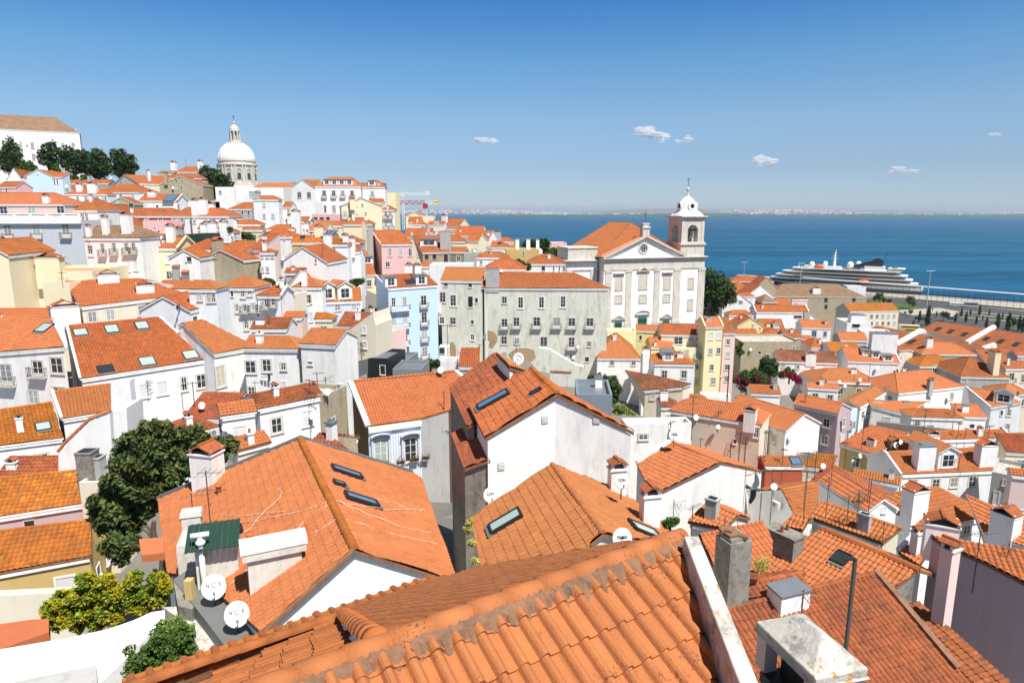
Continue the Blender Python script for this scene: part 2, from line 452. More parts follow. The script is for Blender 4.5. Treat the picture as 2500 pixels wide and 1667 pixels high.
def wmesh(w, h, st):
 if st[0] in 'wds': st = st+'#'+str(int(rng.choice([0, 0, 0, 1, 2])))
 w = max(.3, round(w*5)/5); h = max(.3, round(h*5)/5); key = (w, h, st)
 if key in WM: return WM[key]
 mb = MB(); pn = MB()
 sur = .13 if st[0] in 'wdgbc' else .06
 def ring(w, h, t, y0, y1, m, bot=True):
  mb.box((0, (y0+y1)/2, h/2+t/2), (w+2*t, abs(y1-y0), t), m)
  if bot: mb.box((0, (y0+y1)/2, -h/2-t/2), (w+2*t, abs(y1-y0), t), m)
  for s in (-1, 1): mb.box((s*(w/2+t/2), (y0+y1)/2, 0), (t, abs(y1-y0), h), m)
 ring(w, h, sur, 0.02, -.05, 0)
 mb.box((0, -.04, -h/2-sur), (w+2.6*sur, .16, .05), 0)          # sill
 ft = min(.07, w*.12)
 if st[0] in 'wdcg':
  ring(w-2*ft, h-2*ft, ft, 0.0, -.035, 1)
  mb.box((0, -.02, 0), (.06, .04, h-2*ft), 1)
  for f in ((-.12, .2) if h > 1.6 else (0.05,)):
   mb.box((0, -.017, f*h), (w-2*ft, .03, .035), 1)
  if st[0] == 'd': mb.box((0, -.019, -h/2+h*.12), (w-2*ft, .034, h*.2), 1)
 elif st[0] == 's':
  ring(w-.06, h-.06, .03, 0., -.03, 1)
 pn.box((0, -.006, 0), (w-.02, .012, h-.02), 0)
 sm = {'w': 'stone', 'd': 'stone', 'g': 'stone', 'b': 'white_paint', 's': 'white_paint', 'o': 'stone', 'c': 'conc_light'}[st[0]]
 if len(st) > 1 and st[1] == 'W': sm = 'white_paint'
 if st[0] in 'wds' and st[-1] in '12' and 'B' not in st: pm0 = {'1': 'glass_light', '2': 'curtain'}[st[-1]]
 else: pm0 = None
 fm = 'green_paint' if st[0] == 'g' else 'white_paint'
 pm = {'b': 'blind', 'g': 'green_paint'}.get(st[0], 'glass')  # open style: dark pane added for the shade inside an opening
 pm = pm0 or pm
 if len(st) > 1 and st[1] == 'B': pm = 'shutter_beige'
 def mk(b, name, mats):
  o = b.build(name, mats); me = o.data; bpy.data.objects.remove(o); return me
 WM[key] = (mk(mb, 'window', [sm, fm]), mk(pn, 'pane', [pm])); return WM[key]
def add_window(root, p, nrm, w, h, st='w', balc=0):
 wm_ = wmesh(w, h, st)
 o = obj('door' if st[0] == 'g' else 'window', wm_[0], root); rz = math.atan2(nrm.x, -nrm.y)
 nh = Vector((nrm.x, nrm.y, 0)).normalized()
 o.location = p-root.location; o.rotation_euler = (0, 0, rz)
 obj('pane', wm_[1], o)
 if balc:
  bw = w+.7 if balc == 1 else balc; dd = .55
  mb = MB(); mb.box((0, -dd/2, -h/2-.06), (bw, dd, .12), 0)
  b = mb.build('balcony', ['stone'], root); b.location = o.location; b.rotation_euler = (0, 0, rz)
  rb = MB(); zt = -h/2+.95
  for a, c in (((-bw/2, -dd), (bw/2, -dd)), ((-bw/2, 0), (-bw/2, -dd)), ((bw/2, 0), (bw/2, -dd))):
   for z in (zt, -h/2+.12): rb.beam((a[0], a[1], z), (c[0], c[1], z), .04, .04)
   L = math.hypot(c[0]-a[0], c[1]-a[1]); n = max(2, int(L/.16))
   for i in range(n+1):
    x = a[0]+(c[0]-a[0])*i/n; y = a[1]+(c[1]-a[1])*i/n; rb.beam((x, y, -h/2), (x, y, zt), .022, .022)
  obj_ = rb.build('railing', ['iron'], b)
def local_add(root, name, mats, mb, smooth=False, parent=None):
 o = mb.build(name, mats, root, smooth, origin=None)
 return o
NH = [0]; BASES = []
HG = 'tiled houses of the old town'
class House: pass
def chimney(root, rloc, base, w, d, hgt, rz, st='W', parent=None):
 mb = MB(); R = Matrix.Rotation(rz, 3, 'Z'); b = Vector(base)-rloc
 def bx(c, e, m): mb.box(b+R@Vector(c), e, m, R)
 mm = [MATS and {'W': 'W', 'G': 'G', 'K': 'K', 'C': 'C', 'Q': 'Q', 'T': 'T', 'P': 'P', 'V': 'V'}.get(st[0], 'W'), 't_r', 'zinc', 'black_metal']
 bx((0, 0, hgt/2-.6), (w, d, hgt+1.2), 0)
 top = st[1] if len(st) > 1 else 't'
 if top == 't':
  bx((0, 0, hgt+.04), (w+.12, d+.12, .08), 0)
  for sx in (-1, 1):
   for sy in (-1, 1): bx((sx*(w/2-.07), sy*(d/2-.07), hgt+.18), (.12, .12, .22), 0)
  bx((0, 0, hgt+.13), (w-.2, d-.2, .1), 3)
  for sgn in (-1, 1):
   RR = R@Matrix.Rotation(sgn*.42, 3, 'Y')
   mb.box(b+R@Vector((sgn*(w*.27), 0, hgt+.38)), (w*.62, d+.2, .06), 1, RR)
  bx((0, 0, hgt+.38+w*.13), (.16, d+.24, .1), 1)
 elif top == 'z': bx((0, 0, hgt+.05), (w+.16, d+.16, .1), 2); bx((0, 0, hgt+.18), (w*.6, d*.6, .16), 2)
 elif top == 'p':
  bx((0, 0, hgt+.05), (w+.14, d+.14, .1), 0)
  for i in range(max(1, int(d/.45))):
   y = -d/2+(i+.5)*d/max(1, int(d/.45))
   mb.lathe([(.11, 0), (.09, .3), (.12, .34)], tuple(b+R@Vector((0, y, hgt+.1))), 8, 1)
 else: bx((0, 0, hgt+.05), (w+.1, d+.1, .1), 0); bx((0, 0, hgt+.11), (w-.2, d-.2, .04), 3)
 return mb.build('chimney', mm, parent or root)
def wallquad(mb, p, q, zt, zb, m=0, peak=None):
 L = (Vector((q.x, q.y, 0))-Vector((p.x, p.y, 0))).length
 if peak is None: mb.add([(p.x, p.y, zb), (q.x, q.y, zb), (q.x, q.y, zt), (p.x, p.y, zt)], [(0, 1, 2, 3)], m, [(0, zb), (L, zb), (L, zt), (0, zt)])
 else: mb.add([(p.x, p.y, zb), (q.x, q.y, zb), (q.x, q.y, q.z), tuple(peak), (p.x, p.y, p.z)], [(0, 1, 2, 3, 4)], m, [(0, zb), (L, zb), (L, q.z), (L/2, peak.z), (0, p.z)])
def build_house(lab, R0, R1, a0, a1, b0, b1, hip0=False, hip1=False, h=9, w='W', t='o', win=(), chim=(), sky=(), dorm=(),
    par='', auto=None, shed=False, cat='house', group=HG, name='house', lod=None, eave='W', cap=True, wmats=None, ins=.22, wallm=None, tw=None, extra=4):
 """ridge R0-R1, eaves a0-a1 (near side) and b0-b1 (far side); hips at either end"""
 NH[0] += 1
 low = [a0, a1]+([] if shed else [b0, b1])
 ze = min(p.z for p in low); zb = ze-h
 back = [b0, b1] if not shed else [R0, R1]
 cen = (a0+a1+back[0]+back[1])/4
 rl = Vector((cen.x, cen.y, zb))
 root = empty(name, rl); tag(root, lab, cat, group)
 BASES.append((cen.x, cen.y, zb)); BASES.append((a0.x, a0.y, zb)); BASES.append((a1.x, a1.y, zb))
 dist = (cen-EYE).length
 far = (lod == 3) or (lod is None and dist > 135)
 tm = 't_'+t+('_far' if far else '')
 rb = MB(); start = len(SURF)
 tp = lambda poly: tile_plane(rb, poly, lod, tw)
 tp([R0, R1, a1, a0])
 if not shed: tp([R0, R1, b1, b0])
 if hip0 and not shed: tp([R0, a0, b0])
 if hip1 and not shed: tp([R1, a1, b1])
 if cap and dist < 260:
  cap_line(rb, R0, R1, m=0)
  if hip0 and not shed: cap_line(rb, R0, a0); cap_line(rb, R0, b0)
  if hip1 and not shed: cap_line(rb, R1, a1); cap_line(rb, R1, b1)
 rs = SURF[start:]
 shift = np.array(tuple(rl))
 for i in range(len(rb.V)): rb.V[i] = rb.V[i]-shift
 roof = rb.build('roof', [tm, 'mortar' if dist < 60 else 'W'], root)
 def inset(p):
  v = Vector((cen.x-p.x, cen.y-p.y, 0)); L = v.length
  return p+v*(min(ins, L*.2)/L)-Vector((0, 0, .07))
 A0, A1, B0, B1 = [inset(p) for p in (a0, a1, back[0], back[1])]
 rd = (R1-R0); rd.z = 0
 Rp0 = R0+(rd.normalized()*.15 if rd.length > .5 else Vector())-Vector((0, 0, .1)); Rp1 = R1-(rd.normalized()*.15 if rd.length > .5 else Vector())-Vector((0, 0, .1))
 wb = MB(); walls = []
 def wl(p, q, peak=None):
  zb_ = zb-extra; zt = min(p.z, q.z)
  if peak is None and abs(p.z-q.z) > .02:
   L = math.hypot(q.x-p.x, q.y-p.y)
   wb.add([(p.x, p.y, zb_), (q.x, q.y, zb_), tuple(q), tuple(p)], [(0, 1, 2, 3)], 0, [(0, zb_), (L, zb_), (L, q.z), (0, p.z)])
   pts = [Vector((p.x, p.y, zb_)), Vector((q.x, q.y, zb_)), q, p]
  else:
   wallquad(wb, p, q, zt, zb_, 0, peak)
   pts = [Vector((p.x, p.y, zb_)), Vector((q.x, q.y, zb_)), Vector((q.x, q.y, q.z if peak else zt))]+([peak] if peak else [])+[Vector((p.x, p.y, p.z if peak else zt))]
  k = len(SURF); add_surf(pts, 'wall');
  if len(SURF) > k: walls.append(SURF[k])
 wl(A0, A1); wl(B0, B1)
 if shed: wl(A0, B0); wl(A1, B1)
 else:
  wl(A0, B0, None if hip0 else Rp0); wl(A1, B1, None if hip1 else Rp1)
 for p, q in ((A0, A1), (B0, B1)):
  o_ = Vector(((p.x+q.x)/2-cen.x, (p.y+q.y)/2-cen.y, 0)).normalized()*.06
  wb.beam(p+o_-Vector((0, 0, .22)), q+o_-Vector((0, 0, .22)), .16, .2, 1)
 for i in range(len(wb.V)): wb.V[i] = wb.V[i]-shift
 wb.build('wall', [wallm or w, eave], root)
 if par:
  pb = MB()
  for ch in par:
   if ch == '0': L = [(a0, R0), (R0, b0)] if not shed else [(a0, R0)]
   elif ch == '1': L = [(a1, R1), (R1, b1)] if not shed else [(a1, R1)]
   elif ch == 'r': L = [(R0, R1)]
   for p, q in L: pb.beam(p-Vector(rl)+Vector((0, 0, .09)), q-Vector(rl)+Vector((0, 0, .09)), .24, .30)
  pb.build('parapet', ['V' if w in 'WVG' else w], root)
 def place(px, py, wp, hp, st):
  hth = pick(px, py, walls)
  if not hth: print('WIN MISS', lab, round(px), round(py)); return
  _, p, n, _ = hth
  if n.dot(EYE-p) < 0: n = -n
  d = (p-EYE).length
  q = onplane(px+wp/2, py, p, n); q2 = onplane(px-wp/2, py, p, n)
  W_ = min((q-q2).length, 4); dd = (p-EYE); dep = dd.y*CT-dd.z*ST
  H_ = hp*dep/FPX/max(.75, CT)
  balc = 0
  if st[0] == 'D': st = 'd'+st[1:]; balc = 1
  add_window(root, p, n, W_, H_, st, balc)
 for x, y, ww, hh, st in win:
  px, py = Zp(x, y); place(px, py, ww/ZS, hh/ZS, st)
 imp = 0
 if not win and auto is None and 40 < dist < 290 and h > 4: auto = (3, 2, 'w'); imp = 1
 if auto:
  nx, ny, st = auto
  for pts, n, _ in (walls if not imp else (walls[:1] if NH[0] % 3 else walls)):
   n = Vector((n.x, n.y, 0)).normalized()
   mid = (pts[0]+pts[1])/2
   if n.dot(Vector((mid.x-cen.x, mid.y-cen.y, 0))) < 0: n = -n
   if n.dot(EYE-mid) < .15*(EYE-mid).length: continue
   L = (pts[1]-pts[0]).length; k = max(1, int(L/2.6)) if L < 9 else max(2, int(L/3.0))
   if nx == 0 or L < 2.2: continue
   k = min(k, nx)
   zt = min(p.z for p in pts[2:])
   for j in range(ny):
    hh = 1.9 if st == 'd' else 1.35
    z = zt-1.75-j*2.9
    if z < zb+1: break
    for i in range(k):
     if rng.random() < .14: continue
     f = (i+.5)/k+rng.normal(0, .012)
     p = pts[0].lerp(pts[1], f); p = Vector((p.x, p.y, z+rng.normal(0, .05)))
     s2 = rng.choice(['w', 'w', 's', 'b', 'w']) if st != 'd' else rng.choice(['d', 'w'])
     add_window(root, p, n, .95 if s2 != 's' else .7, hh if s2 != 's' else .9, s2, 1 if (s2 == 'd' and dist < 200) else 0)
 rz = math.atan2((a1-a0).y, (a1-a0).x)
 for c in chim:                          # x, y(base px), w m, d m, h m, style
  px, py = Zp(c[0], c[1]); hth = pick(px, py, rs) or pick(px, py, walls)
  if not hth: print('CHIM MISS', lab, round(px), round(py)); continue
  chimney(root, rl, hth[1], c[2], c[3], c[4], rz+(c[6] if len(c) > 6 else 0), c[5] if len(c) > 5 else 'W', roof)
 if not chim and 45 < dist < 260 and NH[0] % 2:
  for _i in range(1):
   f1, f2 = rng.uniform(.12, .88), rng.uniform(.25, .8)
   pp = (R0.lerp(a0, f2)).lerp(R1.lerp(a1, f2), f1)
   if pp.z > max(a0.z, a1.z)-.1: chimney(root, rl, pp-Vector((0, 0, .1)), rng.choice([.5, .7, 1.1]), rng.choice([.45, .6]), rng.uniform(.6, 1.5), rz, str(rng.choice(['Wt', 'W', 'Gn', 'Iz', 'Wp', 'Wt'])), roof)
 for s_ in sky:                          # x, y, w(along eave) m, l(up slope) m, glass
  px, py = Zp(s_[0], s_[1]); hth = pick(px, py, rs)
  if not hth: print('SKY MISS', lab); continue
  skylight(root, rl, hth[1], hth[2], s_[2], s_[3], s_[4] if len(s_) > 4 else 'glass_light')
 for d_ in dorm:                         # x, y base px, w m, h m, style
  px, py = Zp(d_[0], d_[1]); hth = pick(px, py, rs)
  if not hth: print('DORM MISS', lab); continue
  dormer(root, rl, hth[1], hth[2], d_[2], d_[3], d_[4] if len(d_) > 4 else 'W', t, far)
 hs = House(); hs.root = root; hs.rl = rl; hs.roof = roof; hs.rs = rs; hs.walls = walls; hs.cen = cen; hs.zb = zb; hs.rz = rz; hs.a0 = a0; hs.a1 = a1
 return hs
def skylight(root, rl, p, n, w, l, gl, open_=False):
 n = n if n.z > 0 else -n; u = Vector((0, 0, 1)).cross(n).normalized(); v = n.cross(u)
 if v.z < 0: v = -v
 R = Matrix((u, v, n)).transposed(); p = p-rl+n*.17
 mb = MB()
 for s in (-1, 1):
  mb.box(p+u*s*(w/2), (.09, l+.09, .16), 0, R); mb.box(p+v*s*(l/2), (w+.08, .09, .165), 0, R)
 mb.box(p+v*(-l/2-.12)-n*.03, (w+.2, .2, .05), 1, R)
 o = mb.build('skylight', ['black_metal', 'lead'], root)
 g = MB(); g.box(p+n*.02, (w-.08, l-.08, .05), 0, R); g.build('pane', [gl], o)
def dormer(root, rl, p, n, w, h, st, t, far):
 n = n if n.z > 0 else -n
 f = Vector((n.x, n.y, 0)).normalized(); u = Vector((0, 0, 1)).cross(f).normalized(); R = Matrix((u, f, Vector((0, 0, 1)))).transposed()
 slope = math.hypot(n.x, n.y)/max(n.z, .2); dep = (h+.45)/max(slope, .3)
 q = p-rl
 mb = MB(); mb.box(q+Vector((0, 0, h/2))-f*dep/2, (w, dep, h+.02), 0, R)
 o = mb.build('dormer', ['V' if st[0] in 'WZ' else st[0]], root)
 rb = MB()
 if st[0] == 'Z' or (len(st) > 1 and st[1] == 'f'):
  rb.box(q+Vector((0, 0, h+.05))-f*(dep/2-.1), (w+.2, dep+.35, .1), 0, R); rm = ['lead']
 else:
  fr = .12
  A, B = q+f*.22+Vector((0, 0, h+w*.26+fr)), q-f*(dep+.8)+Vector((0, 0, h+w*.26+fr))
  for s in (-1, 1):
   C, D = q+f*.22+u*s*(w/2+.18)+Vector((0, 0, h)), q-f*(dep+.2)+u*s*(w/2+.18)+Vector((0, 0, h))
   k = [A, B, D, C]
   n0 = len(SURF); mb2 = MB(); tile_plane(mb2, [x+rl for x in k], 3 if far else None)
   del SURF[n0:]
   for i in range(len(mb2.V)): mb2.V[i] = mb2.V[i]-np.array(tuple(rl))
   rb.V += mb2.V; rb.UV += mb2.UV; rb.F += [tuple(i+rb.n for i in ff) for ff in mb2.F]; rb.M += mb2.M; rb.n += mb2.n
  rb.add([tuple(q+f*.01+u*(w/2)+Vector((0, 0, h-.02))), tuple(q+f*.01-u*(w/2)+Vector((0, 0, h-.02))), tuple(q+f*.01+Vector((0, 0, h+w*.24)))], [(0, 1, 2)], 1)
  rm = ['t_'+t+('_far' if far else ''), 'V']
 rb.build('dormer_roof', rm, o)
 wdw = obj('dormer_window', wmesh(w*.62, h*.72, 'wW')[0], o); wdw.location = q+f*.02+Vector((0, 0, h*.5)); wdw.rotation_euler = (0, 0, math.atan2(f.x, -f.y))
 gl = obj('dormer_pane', wmesh(w*.62, h*.72, 'wW')[1], o); gl.location = wdw.location; gl.rotation_euler = wdw.rotation_euler
def r(xs, y, w, h, st='w', sl=0.0): return [(x, y+sl*(x-xs[0]), w, h, st) for x in xs]
def Q(lab, pts, Y, s=.5, hip='', back=None, flat=None, bk=1.0, **kw):
 """quad A B D C in zoom pixels: ridge left, ridge right, eave right, eave left; Y = depth of A"""
 P = [Zp(pts[i], pts[i+1]) for i in range(0, 8, 2)]
 (ax, ay), (bx, by), (dx, dy), (cx, cy) = P
 A = onY(ax, ay, Y); B = onz(bx, by, A.z)
 if 'By' in kw: B = onY(bx, by, kw.pop('By'));
 B.z = A.z
 n = N2(B-A)
 cross = (bx-ax)*((cy+dy)/2-ay)-(by-ay)*((cx+dx)/2-ax)     # image cross: >0 -> eave on right-hand side of A->B (y down)
 sgn = 1 if cross > 0 else -1                               # eave on the -n side
 N = Vector((-n.x*s*sgn, -n.y*s*sgn, 1)).normalized()
 D = onplane(dx, dy, A, N); C = onplane(cx, cy, A, N)
 def mir(p):
  k = (p-A).dot(n); m_ = A+(p-A)*1.0; foot = p-n*k; foot.z = A.z; return foot-n*k*bk-Vector((0, 0, s*abs(k)*bk))
 if back:
  bp = [Zp(back[0], back[1]), Zp(back[2], back[3])]
  Nb = Vector((n.x*s*sgn, n.y*s*sgn, 1)).normalized()
  D2 = onplane(*bp[0], A, Nb); C2 = onplane(*bp[1], A, Nb)
 elif bk > .99: D2, C2 = mir(D), mir(C)
 else:
  kc, kd = (C-A).dot(n)*bk, (D-A).dot(n)*bk
  C2, D2 = A-n*kc-Vector((0, 0, s*abs(kc))), B-n*kd-Vector((0, 0, s*abs(kd)))
 return build_house(lab, A, B, C, D, C2, D2, hip0='0' in hip, hip1='1' in hip, **kw)
def H(lab, x1, y1, x2, y2, Y, rt='G', yr=None, d=None, rise=None, a=None, s=.5, hip=None, ov=0, **kw):
 p1 = Zp(x1, y1); p2 = Zp(x2, y2)
 A = onY(*p1, Y)
 if a is None: B = onz(*p2, A.z)
 else:
  an = math.radians(a); dr = ray(p2[0], p2[1]); k = dr.x/dr.y
  c, s_ = math.cos(an), math.sin(an)              # A.x + t c = k (A.y + t s)
  tt = (k*A.y-A.x)/(c-k*s_); B = A+Vector((c*tt, s_*tt, 0))
 B.z = A.z; n = N2(B-A); L = (B-A).length; u = (B-A).normalized()
 mid = (A+B)/2
 if rt in 'GHSP' or rt == 'I':
  if d is None and yr is not None:
   tgt = Zp(0, yr)[1]; lo, hi = 1.0, 40.0
   sp = s if rt != 'S' else s*.7
   f = (lambda q: proj(mid+n*(q/2 if rt != 'S' else q)+Vector((0, 0, sp*(q/2 if rt != 'S' else q))))[1])
   for _ in range(40):
    m_ = (lo+hi)/2
    if f(m_) > tgt: lo = m_
    else: hi = m_
   d = (lo+hi)/2
   if d > 39: print('DEPTH?', lab)
   d = min(d, 26)
  if d is None: d = 9
  rs = rise if rise is not None else (d/2*s if rt != 'S' else d*s*.7)
  up = Vector((0, 0, rs))
  if rt == 'S': return build_house(lab, A+n*d+up, B+n*d+up, A, B, None, None, shed=True, **kw)
  i = 0 if rt == 'G' else min(d/2*.9, L/2*.98)
  h0, h1 = (rt != 'G'), (rt != 'G')
  i0, i1 = i, i
  if rt == 'I':                        # hip only at the end named
   h0 = hip == '0'; h1 = hip == '1'; i0 = i if h0 else 0; i1 = i if h1 else 0
  return build_house(lab, A+u*i0+n*d/2+up, B-u*i1+n*d/2+up, A, B, A+n*d, B+n*d, hip0=h0, hip1=h1, **kw)
 if rt == 'X':
  d = d or 9
  if rise is None and yr is not None:
   tgt = Zp(0, yr)[1]; lo, hi = .2, 14
   for _ in range(40):
    m_ = (lo+hi)/2
    if proj(mid+Vector((0, 0, m_)))[1] > tgt: lo = m_
    else: hi = m_
   rise = (lo+hi)/2
  rise = rise or L*.25
  M0 = mid+Vector((0, 0, rise)); hp = hip or ''
  return build_house(lab, M0+(n*L*.45 if '0' in hp else Vector()), M0+n*d, A, A+n*d, B, B+n*d, hip0='0' in hp, hip1='1' in hp, **kw)
 if rt == 'F':
  return flat_house(lab, A, B, n, d or 9, **kw)
def flat_house(lab, A, B, n, d, h=9, w='W', win=(), auto=None, par_h=.5, top='concrete', cat='house', group=HG, name='house', chim=(), extra=4, wallm=None, **kw):
 zb = A.z-h; cen = (A+B)/2+n*d/2; rl = Vector((cen.x, cen.y, zb))
 root = empty(name, rl); tag(root, lab, cat, group)
 BASES.append((cen.x, cen.y, zb)); BASES.append((A.x, A.y, zb))
 C, D = B+n*d, A+n*d; wb = MB(); walls = []
 loop = [A, B, C, D]
 for i in range(4):
  p, q = loop[i], loop[(i+1) % 4]; L = (q-p).length
  wb.add([tuple(Vector((p.x, p.y, zb-extra))-rl), tuple(Vector((q.x, q.y, zb-extra))-rl), tuple(q-rl), tuple(p-rl)], [(0, 1, 2, 3)], 0, [(0, 0), (L, 0), (L, h+extra), (0, h+extra)])
  k = len(SURF); add_surf([Vector((p.x, p.y, zb-extra)), Vector((q.x, q.y, zb-extra)), q, p], 'wall'); walls.append(SURF[k])
 u = (B-A).normalized(); t_ = .22
 inn = [A+u*t_+n*t_, B-u*t_+n*t_, C-u*t_-n*t_, D+u*t_-n*t_]
 for i in range(4):
  p, q, p2, q2 = loop[i], loop[(i+1) % 4], inn[i], inn[(i+1) % 4]
  wb.poly([p-rl, q-rl, q2-rl, p2-rl], 0)
  wb.poly([p2-rl, q2-rl, q2-rl-Vector((0, 0, par_h)), p2-rl-Vector((0, 0, par_h))], 0)
 wb.build('wall', [wallm or w], root)
 rf = MB(); rf.poly([x-rl-Vector((0, 0, par_h-.02)) for x in inn], 0); roof = rf.build('roof', [top], root)
 k = len(SURF); add_surf([x-Vector((0, 0, par_h)) for x in inn], 'roof'); rs = SURF[k:]
 for x, y, ww, hh, st in win:
  px, py = Zp(x, y); hth = pick(px, py, walls)
  if not hth: print('WIN MISS', lab, x, y); continue
  _, p, nn, _ = hth
  if nn.dot(EYE-p) < 0: nn = -nn
  W_ = (onplane(px+ww/ZS/2, py, p, nn)-onplane(px-ww/ZS/2, py, p, nn)).length
  dd = p-EYE; H_ = hh/ZS*(dd.y*CT-dd.z*ST)/FPX
  b = 0
  if st[0] == 'D': st = 'd'+st[1:]; b = 1
  add_window(root, p, nn, min(W_, 5), H_, st, b)
 if auto:
  L = (B-A).length; k = min(auto[0], max(1, int(L/2.6)))
  for j in range(auto[1]):
   for i in range(k):
    p = A.lerp(B, (i+.5)/k)-Vector((0, 0, 1.9+2.9*j)); add_window(root, p, -n, .9, 1.4, 'w')
 rz = math.atan2(u.y, u.x)
 for c in chim:
  px, py = Zp(c[0], c[1]); hth = pick(px, py, rs) or pick(px, py, walls)
  if hth: chimney(root, rl, hth[1], c[2], c[3], c[4], rz, c[5] if len(c) > 5 else 'W', roof)
 hs = House(); hs.root = root; hs.rl = rl; hs.walls = walls; hs.cen = cen; hs.zb = zb; hs.rz = rz; hs.roof = roof; hs.rs = rs
 return hs
zoom(0, 250, 3.92)
monast = H('long white monastery on the hilltop with brown roof and stone pinnacles', -260, 243, 768, 346, 330, 'H', d=22, rise=8, a=30, h=26, w='W', t='b', cat='monastery', name='monastery', group=None,
win=[(200, 410, 26, 60, 'w'), (310, 418, 26, 60, 'w'), (322, 525, 26, 60, 'w'), (600, 412, 30, 40, 'w'), (700, 408, 32, 34, 'w'), (95, 400, 26, 60, 'w'), (30, 395, 26, 60, 'w'), (60, 520, 26, 60, 'w')]+r([255, 365, 265], 415, 12, 16, 's', .05))
H('white gabled house with orange side roof left of the light blue house', 60, 738, 222, 748, 225, 'X', 632, a=18, d=16, h=9, t='r', win=[(130, 790, 20, 26, 's')], dorm=[(25, 700, 2.2, 1.6)])
H('pink house with low tiled roof at the left frame edge', -40, 812, 150, 806, 205, 'G', 775, a=-3, d=7, h=6, w='P', t='r', win=r([10, 60], 835, 18, 30, 's'), chim=[(235, 800, 1.2, 1.2, 2.2, 'Wt')])
H('light blue gabled house below the hilltop pines', 230, 708, 500, 716, 225, 'X', 641, a=4, d=10, h=9.5, w='S', t='o', win=[(360, 690, 8, 20, 's')])
H('light blue side wing with small orange roof and two windows', 487, 716, 594, 710, 222, 'S', 672, a=6, d=5, h=8, w='S', t='o', win=[(521, 760, 14, 46, 's'), (549, 760, 14, 46, 's')], chim=[(455, 690, 2.2, 2.2, 3.6, 'Sn')])
H('low tiled terrace row under the pines with brown eaves', 600, 778, 1040, 774, 262, 'G', 740, a=2, h=9, w='T', t='r', auto=(6, 1, 'w'), chim=[(860, 770, 1, 1, 2.4, 'G')])
H('dark red tiled roof behind the white twin chimneys', 640, 845, 830, 838, 235, 'G', 800, a=0, h=7, w='N', t='r')
H('white house with hipped orange roof and four windows mid hillside', 620, 880, 1028, 884, 215, 'H', 838, a=4, h=11, w='W', t='o', win=r([745, 822, 852, 935, 985, 1010], 925, 20, 50, 'w')+[(945, 1010, 18, 34, 's')], chim=[(765, 850, 1.6, 1.2, 2, 'W'), (890, 862, 2.6, 1.5, 2.6, 'W'), (640, 850, 1.4, 1.2, 1.8, 'W')])
H('orange roofed house with brown dormer beside the cream gable', 905, 862, 1330, 862, 232, 'H', 782, a=-8, h=9, w='W', t='o', win=r([1155, 1270], 890, 20, 30, 'w', .05)+[(1272, 925, 16, 30, 'd')], dorm=[(988, 828, 2.6, 1.7, 'C')])
H('cream gabled house with long orange right slope', 1075, 790, 1330, 782, 262, 'X', 690, a=-34, d=16, h=11, w='I', t='o', win=[(1160, 765, 18, 22, 's'), (1370, 800, 16, 40, 'w'), (1400, 860, 16, 30, 'w'), (1450, 850, 16, 30, 'w')], chim=[(1105, 740, 3.6, 2.2, 5.5, 'Tt'), (1425, 750, 1.0, 1.0, 3.5, 'V')])
H('ochre concrete house with broad blank gable', 1520, 788, 1940, 800, 255, 'X', 706, a=8, d=14, h=11, w='T', t='r', win=[(1684, 748, 18, 36, 's'), (1745, 755, 14, 20, 's'), (1684, 826, 22, 22, 's'), (1735, 822, 18, 26, 's')], chim=[(1590, 760, 1.2, 1.2, 3, 'T')])
H('tan house roof with chimneys behind the ochre concrete gable', 1550, 728, 1935, 722, 268, 'H', 688, a=-2, h=8, w='T', t='r', auto=(5, 1, 'w'))
H('pale house with small hipped roof crowning the left hill', 1640, 668, 1950, 660, 285, 'H', 614, a=0, h=10, w='I', t='o', win=r([1700, 1775, 1870], 676, 16, 18, 's'), chim=[(1668, 660, 2, 1.6, 3.5, 'I'), (1925, 650, 2, 1.6, 3.5, 'I')])
H('dark shed with flat roof at the left hill crest', 1350, 722, 1520, 715, 280, 'F', a=0, d=8, h=10, w='K')
H('brown walled loggia house beside the hill crest shed', 1492, 690, 1640, 668, 275, 'S', 655, a=0, h=10, w='K', t='b')
H('white house with solar panel on its parapeted orange roof', 1318, 942, 1690, 944, 222, 'G', 883, a=0, h=11, w='W', t='o', par='01', sky=[(1636, 918, 3.4, 4.5, 'glass_blue')], chim=[(1455, 900, 2.4, 1.2, 1.4, 'W')])
H('white annex wall below the ochre concrete gable', 1690, 945, 2100, 945, 235, 'F', a=0, d=10, h=9, w='W')
H('small tan gabled house squeezed among white walls', 1035, 968, 1285, 985, 200, 'X', 905, a=10, d=8, h=7, w='T', t='o', win=[(1125, 956, 22, 22, 's'), (1255, 985, 40, 34, 'o'), (1230, 1025, 14, 34, 's')])
H('white gable end under the small tan house', 1040, 1045, 1150, 1072, 185, 'X', 978, a=8, d=9, h=6, w='W', t='r')
balb = H('grey tiled facade building with white balustrade and brown loggias', -170, 1128, 780, 1118, 128, 'F', a=4, d=11, h=10, w='U', wallm='azulejo', win=r([75, 350, 630], 1238, 70, 135, 'D', -.02), extra=2, name='balustrade_building', cat='apartment building')
bm = MB(); cb_w = balb.walls[0][0]; p_, q_ = cb_w[3]-balb.rl, cb_w[2]-balb.rl; n_ = 110
bm.beam(p_+Vector((0, 0, 1.15)), q_+Vector((0, 0, 1.15)), .3, .18); bm.beam(p_+Vector((0, 0, .1)), q_+Vector((0, 0, .1)), .4, .2)
for i in range(n_): c_ = p_.lerp(q_, i/n_)+Vector((0, 0, .6)); bm.box(tuple(c_), (.5, .3, .95) if i % 18 == 0 else (.13, .13, .95))
bm.build('balustrade', ['W'], balb.root)
bm = MB(); bm.beam(p_-Vector((0, .25, .35)), q_-Vector((0, .25, .35)), .5, .6); bm.build('cornice', ['W'], balb.root)
